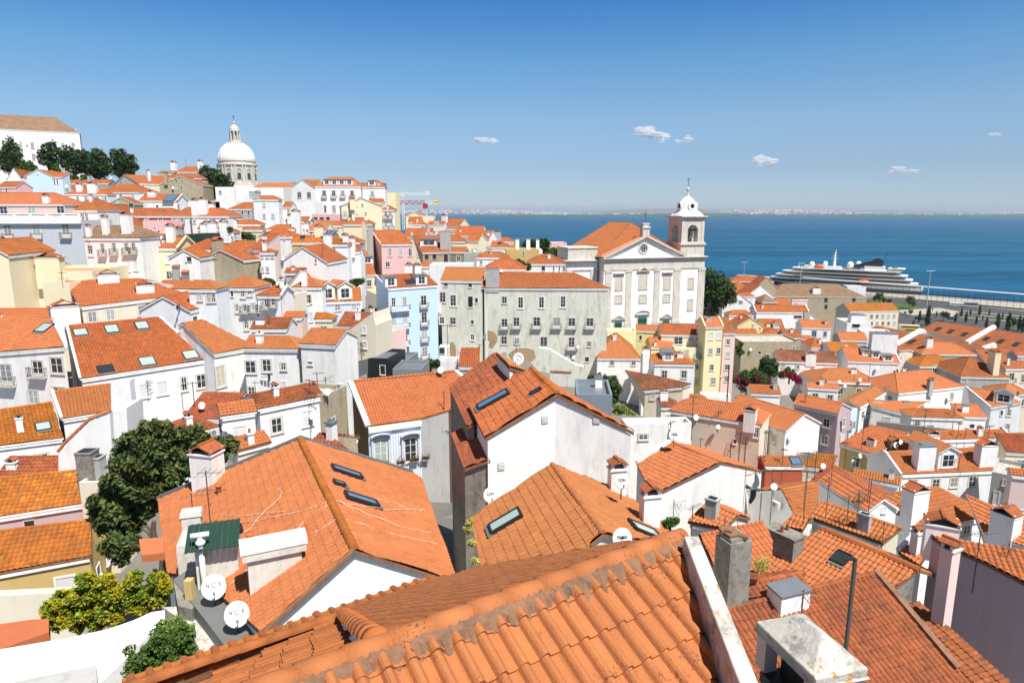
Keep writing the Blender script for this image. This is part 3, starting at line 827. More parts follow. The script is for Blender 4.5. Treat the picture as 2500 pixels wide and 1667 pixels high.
H('setback penthouse floor with orange roof behind the balustrade', -170, 975, 608, 972, 131.5, 'I', 868, a=4, hip='1', h=4.6, w='Q', t='n', win=r([35, 303, 580], 1032, 74, 68, 'w', -.01), chim=[(447, 960, 1.1, .8, 1.2, 'W')], eave='Q')
H('white house with green balcony doors beside the balustrade', 610, 1036, 935, 1030, 136, 'H', 912, a=2, h=9, w='W', t='o', win=[(795, 1120, 34, 110, 'w'), (832, 1120, 34, 110, 'w')])
H('brown box roof room above the balustrade building', 548, 935, 614, 930, 142, 'F', a=0, d=4, h=8, w='N')
H('orange roof with tilted hatch behind the brown roofed chimneys', 935, 1200, 1250, 1198, 150, 'I', 1078, hip='1', a=0, h=8, w='W', t='r')
H('red walled house with broad orange roof and white windows', 1115, 1090, 1730, 1092, 165, 'H', 1016, a=3, h=9, w='R', t='r', win=r([1165, 1277, 1402, 1535], 1122, 44, 46, 'w', -.02), eave='W')
H('pink box extension with small windows', 1365, 1132, 1592, 1135, 150, 'F', a=0, d=7, h=6, w='P', win=[(1448, 1232, 14, 26, 's'), (1520, 1236, 20, 22, 's'), (1480, 1180, 16, 30, 's'), (1403, 1235, 18, 60, 'o')])
H('white house with pair of white chimneys and flower boxes', 1640, 1090, 1830, 1094, 160, 'I', 1008, hip='0', a=4, h=9, w='V', t='o', win=[(1657, 1135, 22, 50, 'D'), (1742, 1135, 22, 50, 'D')])
H('white hipped house right of the flower boxes', 1822, 1090, 2200, 1080, 158, 'H', 1015, a=-2, h=9, w='W', t='o', win=r([1860, 1970, 2050], 1135, 22, 44, 'w'), chim=[(1880, 1075, 1.6, 1.2, 3.2, 'W'), (1955, 1065, 1.6, 1.2, 3.2, 'W'), (2220, 1090, 1.6, 1.2, 3, 'W')])
H('white townhouse with brown mossy roof and five tall windows', 790, 1300, 1348, 1272, 114, 'I', 1182, hip='1', a=-4, h=14, w='W', t='b', win=[(865, 1420, 42, 100, 'd'), (984, 1410, 38, 110, 'D'), (1093, 1400, 38, 110, 'D'), (1211, 1395, 34, 105, 'D'), (1278, 1390, 34, 105, 'D'), (1225, 1570, 36, 85, 'b'), (1297, 1562, 36, 85, 'b')],
chim=[(1018, 1265, 1.0, .7, 2.8, 'W'), (1225, 1250, 1.6, 1, 3, 'W'), (855, 1285, .7, .7, 1.6, 'W')])
H('orange roof with skylight and ball vents', 1330, 1400, 1690, 1386, 118, 'G', 1284, a=0, h=8, w='M', t='o', par='1', sky=[(1380, 1318, .9, 1.3, 'glass')], chim=[(1640, 1330, 1.3, 1, 2.6, 'W')])
H('orange pyramid roof over lavender wall mid left', 1755, 1412, 2080, 1400, 118, 'H', 1312, a=0, h=8, w='L', t='o', win=[(1945, 1450, 26, 26, 's')], chim=[(1790, 1395, .9, .7, 2.4, 'W')])
H('dark red roof strip with grey chimney stack', 1480, 1290, 1830, 1300, 140, 'G', 1266, a=0, h=7, w='G', t='r', chim=[(1730, 1340, 1.4, 1, 2.8, 'G')])
H('orange roof patch over white wall mid left', 1880, 1215, 2130, 1210, 140, 'G', 1180, a=0, h=9, w='W', t='o', auto=(4, 1, 'w'))
H('dark green flat roofed workshop', 1780, 1262, 1935, 1266, 130, 'F', a=0, d=8, h=8, w='dark_green')
H('cream gable wall with wide orange roof at the left edge', -420, 1470, 78, 1490, 94, 'X', 1325, a=6, d=12, h=12, w='C', t='o')
zoom(500, 250, 3.92)
H('white flat roofed villa cube beside the hillside tree', 98, 810, 280, 806, 262, 'F', a=2, d=8, h=8, w='W', win=[(148, 862, 24, 36, 's')])
H('white modern house with large square window', 292, 815, 748, 818, 255, 'F', a=2, d=12, h=9, w='W', win=[(460, 882, 74, 62, 's')])
H('long white house with orange roof behind the modern house', 450, 815, 830, 830, 272, 'I', 770, hip='0', a=2, h=9, w='W', t='n', win=[(805, 880, 20, 40, 'w')])
H('white gabled house with two framed windows', 820, 815, 1045, 800, 248, 'X', 738, a=-10, d=10, h=14, w='W', t='o', win=[(905, 888, 36, 50, 'w'), (997, 888, 36, 50, 'w')])
H('large white mansion with four dormers and balconies', 1050, 806, 1500, 808, 240, 'H', 718, a=3, h=17, w='W', t='n', s=.75, win=[(x, 878, 34, 66, 'D') for x in (1142, 1233, 1320, 1410)]+[(1147, 1020, 32, 66, 'w'), (1236, 1020, 32, 66, 'w')], dorm=[(1168, 792, 2.4, 1.9, 'Zf'), (1240, 792, 2.4, 1.9, 'Zf'), (1312, 792, 2.4, 1.9, 'Zf'), (1384, 792, 2.4, 1.9, 'Zf')], cat='mansion', name='mansion')
H('white side wing of the mansion with one dormer', 1500, 812, 1728, 816, 241, 'H', 747, a=4, h=14, w='W', t='n', s=.75, win=[(1604, 885, 26, 66, 'D')], dorm=[(1598, 800, 2.6, 1.8, 'Zf')])
H('pale yellow block end wall beside the mansion', 1728, 866, 1825, 868, 262, 'F', a=2, d=12, h=14, w='M')
H('dark slab roof building behind the mansion', 1470, 770, 1705, 768, 285, 'F', a=0, d=8, h=10, w='screen_grey')
H('dark slab roof beside the white gable', 828, 766, 890, 766, 280, 'F', a=0, d=8, h=10, w='screen_grey')
H('ochre block behind the white gable', 965, 736, 1055, 737, 300, 'F', a=0, d=8, h=10, w='O')
H('white garden wall below the modern house', -20, 952, 300, 955, 235, 'F', a=0, d=6, h=9, w='W')
H('white terrace wall under the framed window gable', 745, 955, 1058, 958, 225, 'F', a=0, d=10, h=11, w='W')
H('orange roof at the left of the bare grey cube', 222, 1022, 455, 1024, 205, 'I', 960, hip='0', a=0, h=9, w='G', t='o', win=[(311, 1072, 22, 60, 'w'), (360, 1058, 22, 30, 's'), (418, 1058, 22, 30, 's')], chim=[(190, 1075, 1.8, 1.4, 4, 'W')])
H('tall grey cube house with low hipped orange roof', 455, 932, 708, 934, 200, 'H', 896, a=4, h=14, w='V', t='o', win=[(568, 985, 22, 30, 'w'), (568, 1090, 24, 38, 'w'), (652, 1090, 24, 38, 'w')], chim=[(510, 918, 1.3, 1.3, 1.6, 'G')])
H('small orange roof wedge right of the grey cube', 738, 1005, 820, 1000, 205, 'G', 955, a=0, h=8, w='W', t='o', win=[(800, 1040, 16, 36, 'w')])
H('pink roof terrace with laundry under the mansion', 1020, 1072, 1290, 1060, 190, 'F', a=-8, d=6, h=7, w='P', win=[(1060, 1110, 40, 24, 'o'), (1120, 1112, 40, 24, 'o'), (1180, 1112, 36, 30, 'o')])
H('cream gabled house with small square windows', 1300, 990, 1700, 1040, 172, 'X', 912, a=16, d=12, h=13, w='C', t='o', win=[(1455, 990, 14, 18, 's'), (1507, 982, 14, 24, 's'), (1455, 1063, 14, 18, 's'), (1540, 1065, 14, 20, 's'), (1340, 1080, 30, 70, 'D')], chim=[(1410, 985, 2.2, 1.2, 1.5, 'C')])
H('orange roofed house with dormer behind the cream gable', 1560, 960, 1700, 962, 182, 'G', 925, a=0, h=8, w='C', t='o')
H('four storey balcony house right of the cream gable', 1690, 1030, 1820, 1032, 178, 'H', 990, a=2, h=16, w='V', t='o', win=[(1732, 1080, 22, 60, 'D'), (1775, 1080, 22, 60, 'D'), (1735, 1180, 22, 60, 'D'), (1790, 1180, 22, 60, 'D')], dorm=[(1660, 985, 2, 1.5)])
H('wide low white house with orange roof and chimneys mid hill', -60, 1085, 225, 1088, 170, 'I', 1045, hip='1', a=2, h=8, w='V', t='o', win=[(12, 1125, 18, 50, 'D'), (90, 1125, 20, 46, 'w'), (170, 1125, 16, 34, 'w')], chim=[(55, 1075, 2.4, 1.2, 2.6, 'W')])
H('long orange roof between terraces mid hill', 200, 1170, 540, 1190, 160, 'H', 1130, a=4, h=6, w='C', t='o', chim=[(185, 1170, 1.2, 1, 2.4, 'W'), (245, 1160, 3.2, 1, .8, 'W')])
H('low orange roofs with cream walls mid hill', 350, 1222, 560, 1218, 148, 'I', 1195, hip='1', a=0, h=7, w='I', t='o', win=[(425, 1238, 36, 40, 'o')])
H('orange roof with roof hatch on white house centre hill', 765, 1142, 1000, 1140, 168, 'G', 1098, a=0, h=9, w='W', t='o', par='1', win=[(880, 1165, 18, 26, 's')], chim=[(840, 1180, 2, 1.4, 2.4, 'W')])
H('white hipped house with chimney cluster centre hill', 595, 1215, 868, 1212, 152, 'H', 1174, a=0, h=9, w='V', t='o', win=[(832, 1246, 22, 28, 's'), (722, 1245, 8, 30, 's')], chim=[(880, 1220, 1.8, 1.4, 4, 'W')])
H('wide orange roofed house with blank white front', 940, 1225, 1160, 1226, 150, 'I', 1138, hip='0', a=0, h=8, w='V', t='n', win=[(1018, 1252, 20, 24, 's')], chim=[(975, 1222, .8, .8, 1.4, 'W')])
H('tan walled house with orange roof next to the dark gap', 1160, 1182, 1320, 1184, 156, 'G', 1140, a=0, h=8, w='I', t='o', win=[(1272, 1215, 18, 20, 's')])
H('cream block with orange roof beside the pink house', 1320, 1168, 1500, 1166, 152, 'I', 1106, hip='0', a=0, h=10, w='C', t='o', s=.5)
H('orange hipped roof left of the pink house', 1495, 1165, 1608, 1164, 158, 'H', 1128, a=0, h=12, w='G', t='o', win=[(1545, 1195, 22, 40, 'w')])
H('white house with pyramid roof and balcony door', 505, 1288, 860, 1290, 136, 'H', 1218, a=2, h=9, w='V', t='o', win=[(688, 1385, 34, 70, 'D'), (760, 1300, 10, 40, 's')], chim=[(625, 1345, 2, 1.2, 1.6, 'W')])
H('ochre walled house with glass roof lantern', 820, 1345, 1150, 1352, 128, 'G', 1275, a=2, h=8, w='O', t='y', par='1', win=[(1042, 1392, 40, 44, 'w')], sky=[(938, 1298, .8, .9, 'glass'), (1135, 1290, .8, .9, 'glass')], chim=[(1098, 1275, 1.6, 1.2, 1.6, 'Ct')])
H('orange shed roof with dark solar glass', 1090, 1290, 1240, 1296, 138, 'G', 1238, a=0, h=8, w='O', t='o', sky=[(1155, 1255, 2.2, 2.0, 'glass_blue'), (1212, 1255, 1.8, 1.8, 'glass_blue')])
H('white walled house with low orange roof beside the ochre house', 1155, 1362, 1375, 1366, 124, 'I', 1300, hip='1', a=2, h=8, w='V', t='o', win=[(1235, 1400, 36, 40, 'w')], chim=[(1180, 1355, 1.4, 1, 1.6, 'W'), (1350, 1340, 1.0, .9, 1.2, 'W')])
H('orange hipped roof in the gap left of the pink house', 1290, 1342, 1490, 1338, 136, 'H', 1280, a=0, h=8, w='G', t='o', chim=[(1330, 1335, .8, .8, 1.2, 'W')])
H('white gabled house with long white gable wall', 715, 1530, 1170, 1520, 112, 'X', 1382, a=-8, d=9, h=9, w='W', t='r', win=[(1062, 1520, 10, 30, 's')])
H('orange roof with two dormers left of the pink house', 1165, 1470, 1500, 1425, 130, 'G', 1425, a=-2, h=4, w='V', t='o')
Q('yellow cream house with wide orange roof and pair of dormers', [1285, 1430, 1555, 1425, 1640, 1650, 1215, 1660], 152, s=.55, h=8, w='C', t='o', dorm=[(1360, 1560, 2.2, 1.5, 'Z'), (1560, 1545, 2.2, 1.5, 'Z')], sky=[(1395, 1487, .6, .5), (1410, 1518, .9, .8, 'blind'), (1225, 1522, .6, .5)])
H('white house with orange roof and tall chimney below the ochre house', 1345, 1430, 1490, 1425, 128, 'G', 1385, a=0, h=7, w='W', t='o', chim=[(1410, 1425, 1.2, 1, 2.4, 'W')])
pinkh = Q('pink townhouse with plain orange roof and tall pilaster', [1590, 1228, 1870, 1226, 2000, 1358, 1685, 1362], 160, s=.5, h=15, w='P', t='o', par='0', win=r([1772, 1875, 1965], 1434, 34, 76, 'w')+r([1750, 1950], 1550, 40, 50, 'w'), name='townhouse', cat='townhouse')
H('pink wing with lower orange roof behind the pink townhouse', 1500, 1330, 1580, 1326, 168, 'F', a=2, d=8, h=12, w='P')
H('orange roof right behind the pink townhouse', 1900, 1290, 2100, 1296, 190, 'G', 1207, a=-4, h=9, w='I', t='o')
H('grey rendered house behind the white gable', -60, 1405, 110, 1400, 125, 'H', 1332, a=0, h=8, w='W', t='o')
H('concrete backed row house with orange lean roofs', 150, 1395, 440, 1400, 124, 'I', 1325, hip='0', a=2, h=10, w='T', t='o', chim=[(60, 1400, 1.4, 1, 2.2, 'W')])
H('low orange roof over white balconies left of the pyramid roof', -40, 1245, 250, 1262, 140, 'H', 1175, a=2, h=8, w='V', t='o', win=r([30, 90, 140], 1300, 16, 40, 'D'), chim=[(80, 1250, 1.8, 1.2, 2, 'W'), (190, 1290, 1.6, 1.2, 3, 'W'), (20, 1235, 2.2, 1.2, 1.4, 'W')])
H('tall narrow pink and grey balcony house', 395, 1420, 515, 1385, 121, 'S', 1375, a=-10, d=8, h=16, w='Q', t='o', win=[(430, 1440, 34, 56, 'D'), (440, 1530, 34, 56, 'D'), (420, 1630, 34, 56, 'D')])
H('orange roof above the white corner house', 455, 1400, 620, 1398, 128, 'H', 1325, a=0, h=8, w='G', t='r')
H('white corner house with three square windows and two tall', 518, 1440, 675, 1445, 118, 'I', 1408, a=4, hip='1', h=16, w='W', t='o', win=r([543, 597, 647], 1470, 24, 34, 'w')+r([548, 600], 1600, 24, 46, 'w'))
zoom(1000, 400, 3.92)
H('cream gabled house on the crest by the crane', -40, 500, 130, 500, 270, 'X', 462, a=0, d=10, h=9, w='C', t='o')
H('cream terraced house with roof terrace on the crest', 90, 500, 225, 500, 265, 'F', a=0, d=8, h=8, w='C', chim=[(110, 495, 2, 1.2, 2, 'C'), (155, 492, 1.2, 1, 2.6, 'W')])
H('small hipped orange roof house under the crest', 10, 582, 155, 580, 235, 'H', 538, a=0, h=7, w='W', t='o', auto=(3, 1, 'w'))
H('long white gable facing the crest steps', -20, 560, 110, 555, 250, 'G', 510, a=0, h=8, w='I', t='o')
H('orange roof with dark dormer above the river', 300, 600, 475, 598, 290, 'G', 526, a=-18, h=9, w='I', t='r', chim=[(335, 565, 2.2, 1.6, 3, 'N')])
H('red tiled roof with dark chimney on the crest', 170, 585, 330, 588, 262, 'G', 548, a=-6, h=8, w='W', t='r', auto=(4, 1, 'w'))
H('orange hipped roof on white house below the crest', 85, 660, 230, 662, 215, 'H', 612, a=0, h=8, w='W', t='o', chim=[(150, 665, 2.4, 1.4, 1.6, 'W')])
H('white house cluster with grey mast block under the crest', 225, 610, 335, 612, 228, 'F', a=0, d=7, h=8, w='I', auto=(4, 1, 'w'), chim=[(260, 610, 1.6, 1.4, 2.4, 'G')])
H('white house with long sloping white roof wall', 360, 668, 565, 660, 232, 'I', 612, hip='0', a=-12, h=7, w='W', t='n')
H('orange roof behind the twin gabled white dormers', 430, 690, 690, 672, 222, 'G', 600, a=-8, h=6, w='W', t='o')
H('cream house with three white pointed roof gables', 535, 740, 660, 735, 196, 'G', 668, a=-14, h=11, w='C', t='o', win=r([550, 583, 620], 730, 14, 44, 'w')+r([560, 600, 635], 830, 14, 30, 'w'))
H('white house with three pointed gables above the river', 655, 712, 765, 705, 206, 'G', 640, a=-14, h=13, w='W', t='o', win=r([675, 702, 730], 692, 12, 38, 's')+r([680, 705, 730, 752], 810, 12, 40, 'w'))
H('low orange roof with blue wall below the pointed gables', 765, 800, 960, 802, 205, 'I', 742, hip='1', a=-4, h=8, w='S', t='o', sky=[(862, 765, 1, 1, 'glass')])
H('orange roofs behind the ochre block by the river', 820, 745, 1000, 742, 235, 'H', 705, a=-4, h=9, w='I', t='o', chim=[(845, 735, 2.2, 1.4, 3, 'G')])
H('small orange roof near the riverside lamp', 960, 815, 1040, 812, 215, 'G', 780, a=-4, h=6, w='W', t='o')
H('orange roof with large chimneys behind the pointed gables', 690, 740, 830, 738, 250, 'H', 690, a=0, h=7, w='Q', t='o')
Q('dark red roof house with wide white dormer and stone chimney', [20, 690, 290, 690, 390, 845, 120, 850], 176, s=.5, h=8, w='T', t='r', win=[(163, 893, 36, 46, 'o'), (238, 890, 36, 46, 'o'), (347, 905, 40, 84, 'o')], dorm=[(185, 790, 4.5, 1.8, 'Z')], chim=[(345, 800, 2.6, 1.8, 4, 'Gn')])
H('orange roof with white eave behind the stone chimney', 240, 745, 535, 742, 192, 'I', 682, hip='1', a=-4, h=9, w='I', t='o', win=[(497, 805, 14, 22, 's')])
H('small orange lean roof right of the ruined house', 385, 845, 540, 848, 178, 'G', 800, a=-4, h=9, w='K', t='o', auto=(2, 1, 's'))
H('grey windowless wing beside the ruined house', 520, 858, 650, 860, 168, 'F', a=-4, d=9, h=10, w='G')
H('orange roof with white wall and small window above the grey block', 632, 898, 952, 888, 158, 'H', 843, a=-2, h=9, w='W', t='o', win=[(685, 945, 22, 44, 's')], par='')
H('ochre rectangular block with chimneys before the river', 925, 822, 1242, 818, 172, 'F', a=2, d=9, h=12, w='O', win=[(1091, 858, 18, 30, 's')], chim=[(1030, 812, 1, 1, 2.4, 'C'), (1135, 812, 1, .8, 2.4, 'I'), (1225, 812, .8, .8, 2.2, 'W')])
H('white blank house edge beside the ochre block', 1242, 825, 1272, 826, 173, 'F', a=2, d=9, h=8, w='W')
H('pink house by the river behind the dark green trees', 1335, 758, 1505, 780, 300, 'F', a=0, d=14, h=12, w='P', win=[(1410, 798, 14, 14, 's'), (1468, 802, 14, 14, 's')])
H('orange pyramid roof behind the long dilapidated building', 700, 1010, 1118, 1000, 139, 'H', 905, a=-2, h=8, w='W', t='o', s=.5)
H('white house with dark red pyramid roof left of the church', 1110, 958, 1495, 945, 152, 'H', 866, a=-4, h=9, w='W', t='r', s=.5, win=[(1280, 1000, 30, 46, 's'), (1380, 995, 12, 60, 's'), (1435, 995, 12, 60, 's'), (1478, 1000, 22, 60, 'w')])
H('white parapet wall house with orange strip roof', 190, 960, 590, 945, 150, 'F', a=-3, d=6, h=12, w='V')
H('low orange roof behind the white parapet wall', 105, 985, 320, 975, 155, 'G', 948, a=0, h=8, w='W', t='o')
H('small orange roof with two white chimneys near blue house', -35, 1095, 110, 1100, 142, 'G', 1020, a=0, h=8, w='W', t='o', chim=[(-5, 1060, 1.6, 1.2, 2, 'W'), (80, 1050, 1.2, 1, 1.6, 'W')])
zoom(1000, 400, 3.92)
dil = Q('long dilapidated grey green tenement with flaking plaster and orange roof', [718, 1040, 1580, 1048, 1922, 1194, 690, 1192], 137, bk=.9, s=.5, hip='1', h=19, w='E', t='n', cat='tenement', name='tenement', ins=.5, extra=3,
win=[(907, 1303, 50, 62, 'w'), (1062, 1328, 52, 106, 'wW'), (1262, 1326, 52, 106, 'wW'), (1468, 1320, 52, 106, 'wW')]+[(908, 1530, 56, 96, 'D'), (1022, 1522, 60, 100, 'D'), (1217, 1520, 64, 106, 'D'), (1408, 1520, 64, 100, 'D'), (1552, 1524, 64, 100, 'D'), (1725, 1524, 66, 100, 'D')],
chim=[(795, 1170, 2.6, 1.3, 3.4, 'Gn'), (690, 1110, 1.2, 2.2, 3.4, 'Gn')])
zoom(850, 620, 3.92)
NHh = dil
def more_windows(hs, lst):
 for x, y, ww, hh, st in lst:
  px, py = Zp(x, y); hth = pick(px, py, hs.walls)
  if not hth: print('MISS more', x, y); continue
  _, p, n, _ = hth
  if n.dot(EYE-p) < 0: n = -n
  W_ = (onplane(px+ww/ZS/2, py, p, n)-onplane(px-ww/ZS/2, py, p, n)).length
  dd = p-EYE; H_ = hh/ZS*(dd.y*CT-dd.z*ST)/FPX
  b = 0
  if st[0] == 'D': st = 'd'+st[1:]; b = 1
  add_window(hs.root, p, n, min(W_, 5), H_, st, b)
more_windows(dil, [(1492, 825, 54, 76, 'w'), (1613, 832, 44, 60, 'w'), (1872, 850, 66, 118, 'd'), (1495, 965, 50, 56, 's')])
zoom(1350, 750, 3.92)
more_windows(dil, [(178, 345, 62, 120, 'D'), (345, 352, 36, 46, 'w'), (325, 498, 34, 46, 's'), (180, 478, 44, 30, 's')])
zoom(850, 620, 3.92)
blue = Q('tall light blue apartment house with balconies and orange attic roof', [262, 208, 732, 185, 862, 300, 376, 332], 130.5, s=.62, h=21, w='B', t='o', cat='apartment building', name='apartment_building', par='0', extra=2,
win=[(434, 472, 40, 112, 'd'), (540, 470, 40, 120, 'd'), (722, 455, 50, 110, 'D'), (438, 645, 44, 120, 'd'), (545, 632, 44, 110, 'd'), (727, 620, 50, 120, 'D'), (445, 815, 44, 120, 'd'), (546, 800, 44, 110, 'd'), (730, 780, 50, 110, 'D'), (447, 975, 40, 100, 'd'), (550, 960, 40, 90, 'd'), (733, 945, 50, 110, 'D')],
dorm=[(412, 318, 2.3, 2.0, 'Zf'), (704, 300, 2.3, 2.0, 'Zf')], sky=[(575, 275, 1.1, 1.5, 'glass'), (628, 270, 1.1, 1.5, 'glass')], chim=[(255, 205, 1.4, 1.4, 1.6, 'W'), (660, 190, 1.4, 1.2, 1.6, 'W'), (480, 195, 2.2, 1.2, 1.6, 'W')])
_pl = onY(*Zp(880, 256), blue.a1.y-.25); _Yl = _pl.y; _q = dil.a0
_al = math.degrees(math.atan2(_q.y-_pl.y+.1, _q.x-_pl.x)); print('ANG', _al, tuple(blue.a1), tuple(_q))
dil2 = H('left part of the dilapidated tenement with stepped attic and patched walls', 880, 256, 1286, 256, _Yl, 'G', 132, a=_al, s=.5, h=19, w='E', t='n', cat='tenement', name='tenement', extra=3,
win=[(905, 415, 54, 90, 'w'), (1005, 445, 52, 100, 'wW'), (1170, 458, 44, 104, 's'), (1228, 445, 24, 50, 's'), (898, 635, 46, 66, 'wW'), (1003, 640, 54, 66, 'w'), (1188, 652, 32, 42, 's'), (895, 770, 38, 36, 'wW'), (1190, 795, 38, 60, 'wW'), (1190, 908, 34, 44, 'wW'), (1168, 300, 36, 42, 's'), (935, 292, 40, 36, 's')])
for yb in (540, 710, 880, 1030):
 px, py = Zp(495, yb); hh = pick(px, py, blue.walls)
 if hh:
  p = hh[1]; n = hh[2] if hh[2].dot(EYE-hh[1]) > 0 else -hh[2]; rz = math.atan2(n.x, -n.y)
  mb = MB(); mb.box((0, -.4, 0), (3.9, .8, .14), 0); b = mb.build('balcony', ['white_paint'], blue.root); b.location = p-blue.root.location; b.rotation_euler = (0, 0, rz)
  rb = MB()
  for a, c in (((-1.95, -.78), (1.95, -.78)), ((-1.95, 0), (-1.95, -.78)), ((1.95, 0), (1.95, -.78))):
   rb.beam((a[0], a[1], 1.0), (c[0], c[1], 1.0), .04, .04)
   L = math.hypot(c[0]-a[0], c[1]-a[1]); k = max(2, int(L/.15))
   for i in range(k+1): rb.beam((a[0]+(c[0]-a[0])*i/k, a[1]+(c[1]-a[1])*i/k, 0), (a[0]+(c[0]-a[0])*i/k, a[1]+(c[1]-a[1])*i/k, 1.0), .02, .02)
  rb.build('railing', ['iron'], b)
H('pink terrace house with triangular opening beside the blue house', 225, 740, 395, 735, 118, 'F', a=-20, d=6, h=12, w='Q', win=[(245, 700, 36, 80, 'd'), (305, 890, 80, 100, 'o')], extra=2)
H('pink gable with arched parapet left of the blue house', 205, 612, 325, 600, 124, 'G', 555, a=-6, h=10, w='Q', t='o', win=[(243, 650, 34, 60, 'w')])
H('black standing seam roof box with rooftop water heater', 18, 985, 378, 1005, 96, 'F', a=-12, d=7, h=9, w='black_metal', top='zinc', win=[(330, 1110, 50, 90, 's')], name='roof_pavilion')
H('grey screen walled terrace beside the black roof box', 380, 1010, 565, 1020, 100, 'F', a=-8, d=6, h=8, w='screen_grey', top='zinc')
H('low dark flat roof in front of the blue house', 425, 1100, 700, 1140, 92, 'F', a=-4, d=6, h=6, w='screen_grey', top='zinc')
H('small white chimney house with ladder before the flaking wall', 882, 1020, 1018, 1030, 98, 'F', a=-8, d=3, h=9, w='V', top='terracotta')
H('white stair annex between blue house and flaking tenement', 868, 895, 958, 890, 128, 'F', a=0, d=3, h=8, w='W', win=[(898, 925, 46, 60, 'o')])
H('white chimney roof with glass canopy left of the dark red roof', 1055, 1085, 1250, 1078, 94, 'S', 1060, a=0, d=5, h=4, w='G', t='o')
zoom(0, 600, 3.92)
creamL = H('broad cream house wall with tall window at the left edge', -200, 250, 870, 150, 100, 'F', a=6, d=12, h=16, w='C', win=[(260, 372, 92, 160, 'D'), (575, 270, 30, 56, 's')], top='salmon', chim=[(500, 330, 3.4, 1.6, 3.4, 'C')])
Q('wide orange roofed tan house with laundry and four windows', [620, 345, 1330, 318, 1800, 470, 768, 590], 92, s=.42, h=11, w='I', t='n', hip='', win=[(884, 682, 88, 104, 'w'), (1058, 665, 84, 104, 'w'), (1353, 620, 66, 100, 'w'), (1605, 580, 34, 100, 'o'), (1750, 525, 40, 60, 'o'), (1755, 715, 36, 34, 's')], chim=[(1040, 345, 2.6, 1.2, 1.0, 'I'), (1390, 440, 2.2, 1.2, .9, 'I'), (1420, 330, 1.6, 1, 1.2, 'L'), (620, 560, 1.1, 1.0, 3.6, 'C')], auto=None)
H('cream side block with tall narrow openings left of the tan house', 400, 350, 660, 360, 90, 'F', a=0, d=6, h=12, w='C', win=[(522, 670, 50, 90, 's'), (585, 690, 40, 100, 'o')])
H('pale orange gabled roof running to the right behind the laundry house', 1500, 420, 1880, 425, 100, 'I', 335, hip='1', a=4, h=8, w='V', t='n', win=[(1910, 500, 30, 56, 'w')])
bigsky = Q('large orange roof with six skylights on long white house', [640, 770, 1525, 686, 1978, 1092, 768, 1278], 74.5, bk=.25, s=.5, h=11, w='V', t='o', par='01', win=[(1380, 1390, 84, 120, 'b'), (1552, 1362, 84, 110, 'b'), (1762, 1320, 60, 130, 'w'), (1925, 1295, 92, 130, 'w')],
sky=[(770, 838, 1.3, 1.3), (1070, 805, 1.3, 1.5), (1358, 772, 1.3, 1.5), (1410, 1115, 1.5, 1.5, 'glass_light'), (1822, 1053, 1.5, 1.5), (1010, 1190, 1.5, 1.2, 'glass')], chim=[(645, 860, 2.8, 1.4, 3.4, 'W'), (1815, 900, 1.4, 1, 1.2, 'W')])
leftwh = Q('white house with loggia terrace and flower balconies at left edge', [-260, 632, 480, 690, 622, 970, -300, 1040], 76.5, bk=.12, s=.55, h=12, w='W', t='n', win=[(62, 1235, 108, 200, 'D'), (365, 1175, 100, 150, 'D'), (545, 1145, 110, 150, 'w'), (322, 1450, 96, 120, 'w'), (565, 1380, 110, 60, 'w')], sky=[(430, 795, 1.5, 1.4)], chim=[(20, 690, .1, .1, .1, 'W')])
H('tiled loggia roof room on the white house at left edge', -260, 790, 378, 758, 75, 'G', 605, a=3, h=2.6, w='V', t='n', win=[(15, 900, 50, 150, 'd'), (205, 880, 100, 150, 'd')], extra=1, s=.45)
Q('orange tile roof of the low white house before the skylit house', [500, 1395, 1055, 1325, 1210, 1560, 590, 1660], 62, s=.42, h=9, w='V', t='n', par='0', tw=.3)
Q('orange tiled roof with square skylight at the left edge', [-250, 1610, 500, 1500, 610, 1840, -260, 1950], 58, s=.42, h=9, w='V', t='y', sky=[(415, 1740, 1.1, 1.1)])
zoom(400, 600, 3.92)
H('concrete gabled rear wall with orange roof shards', 330, 135, 760, 150, 118, 'X', 38, a=-14, d=10, h=10, w='T', t='o', chim=[(520, 60, 2, 1, 2, 'T')])
H('white blank gabled house front left of the concrete wall', 40, 120, 345, 160, 112, 'X', 40, a=0, d=8, h=9, w='W', t='o', win=[(235, 130, 60, 40, 'o')], chim=[(135, 330, 1.2, 1, 2, 'G'), (220, 335, 1.3, 1, 1.2, 'K')])
H('orange hipped roof house with roof plates and corner balcony', 510, 405, 870, 378, 96, 'H', 292, a=-4, h=12, w='V', t='n', win=[(653, 460, 28, 50, 's'), (756, 460, 34, 80, 'd'), (820, 440, 34, 80, 'd'), (700, 600, 30, 80, 'd'), (778, 600, 34, 80, 'D'), (855, 590, 34, 80, 'D'), (905, 590, 34, 80, 'D'), (790, 760, 34, 90, 'd'), (860, 740, 34, 90, 'd')], sky=[(485, 300, 2.0, 1.0, 'conc_light')], chim=[(430, 370, 1.8, 1, .7, 'I')])
H('white house with box dormer windows and orange roof', 245, 625, 690, 520, 88, 'G', 440, a=None, h=9, w='V', t='r', win=[(297, 695, 44, 36, 's'), (378, 685, 40, 60, 'w'), (478, 690, 38, 110, 'd'), (625, 650, 40, 120, 'D')])
H('lean roof room with four pane window strip', 220, 420, 505, 405, 90, 'I', 335, hip='1', a=-2, h=4, w='V', t='n', win=[(343, 497, 46, 60, 'w'), (432, 500, 40, 80, 'w'), (472, 497, 40, 80, 'w')])
H('orange gabled roof right of the balcony house', 880, 480, 1115, 450, 96, 'I', 385, hip='0', a=-6, h=10, w='V', t='o', par='1', win=[(983, 555, 32, 90, 'D'), (1048, 540, 32, 90, 'D'), (985, 680, 30, 36, 's')])
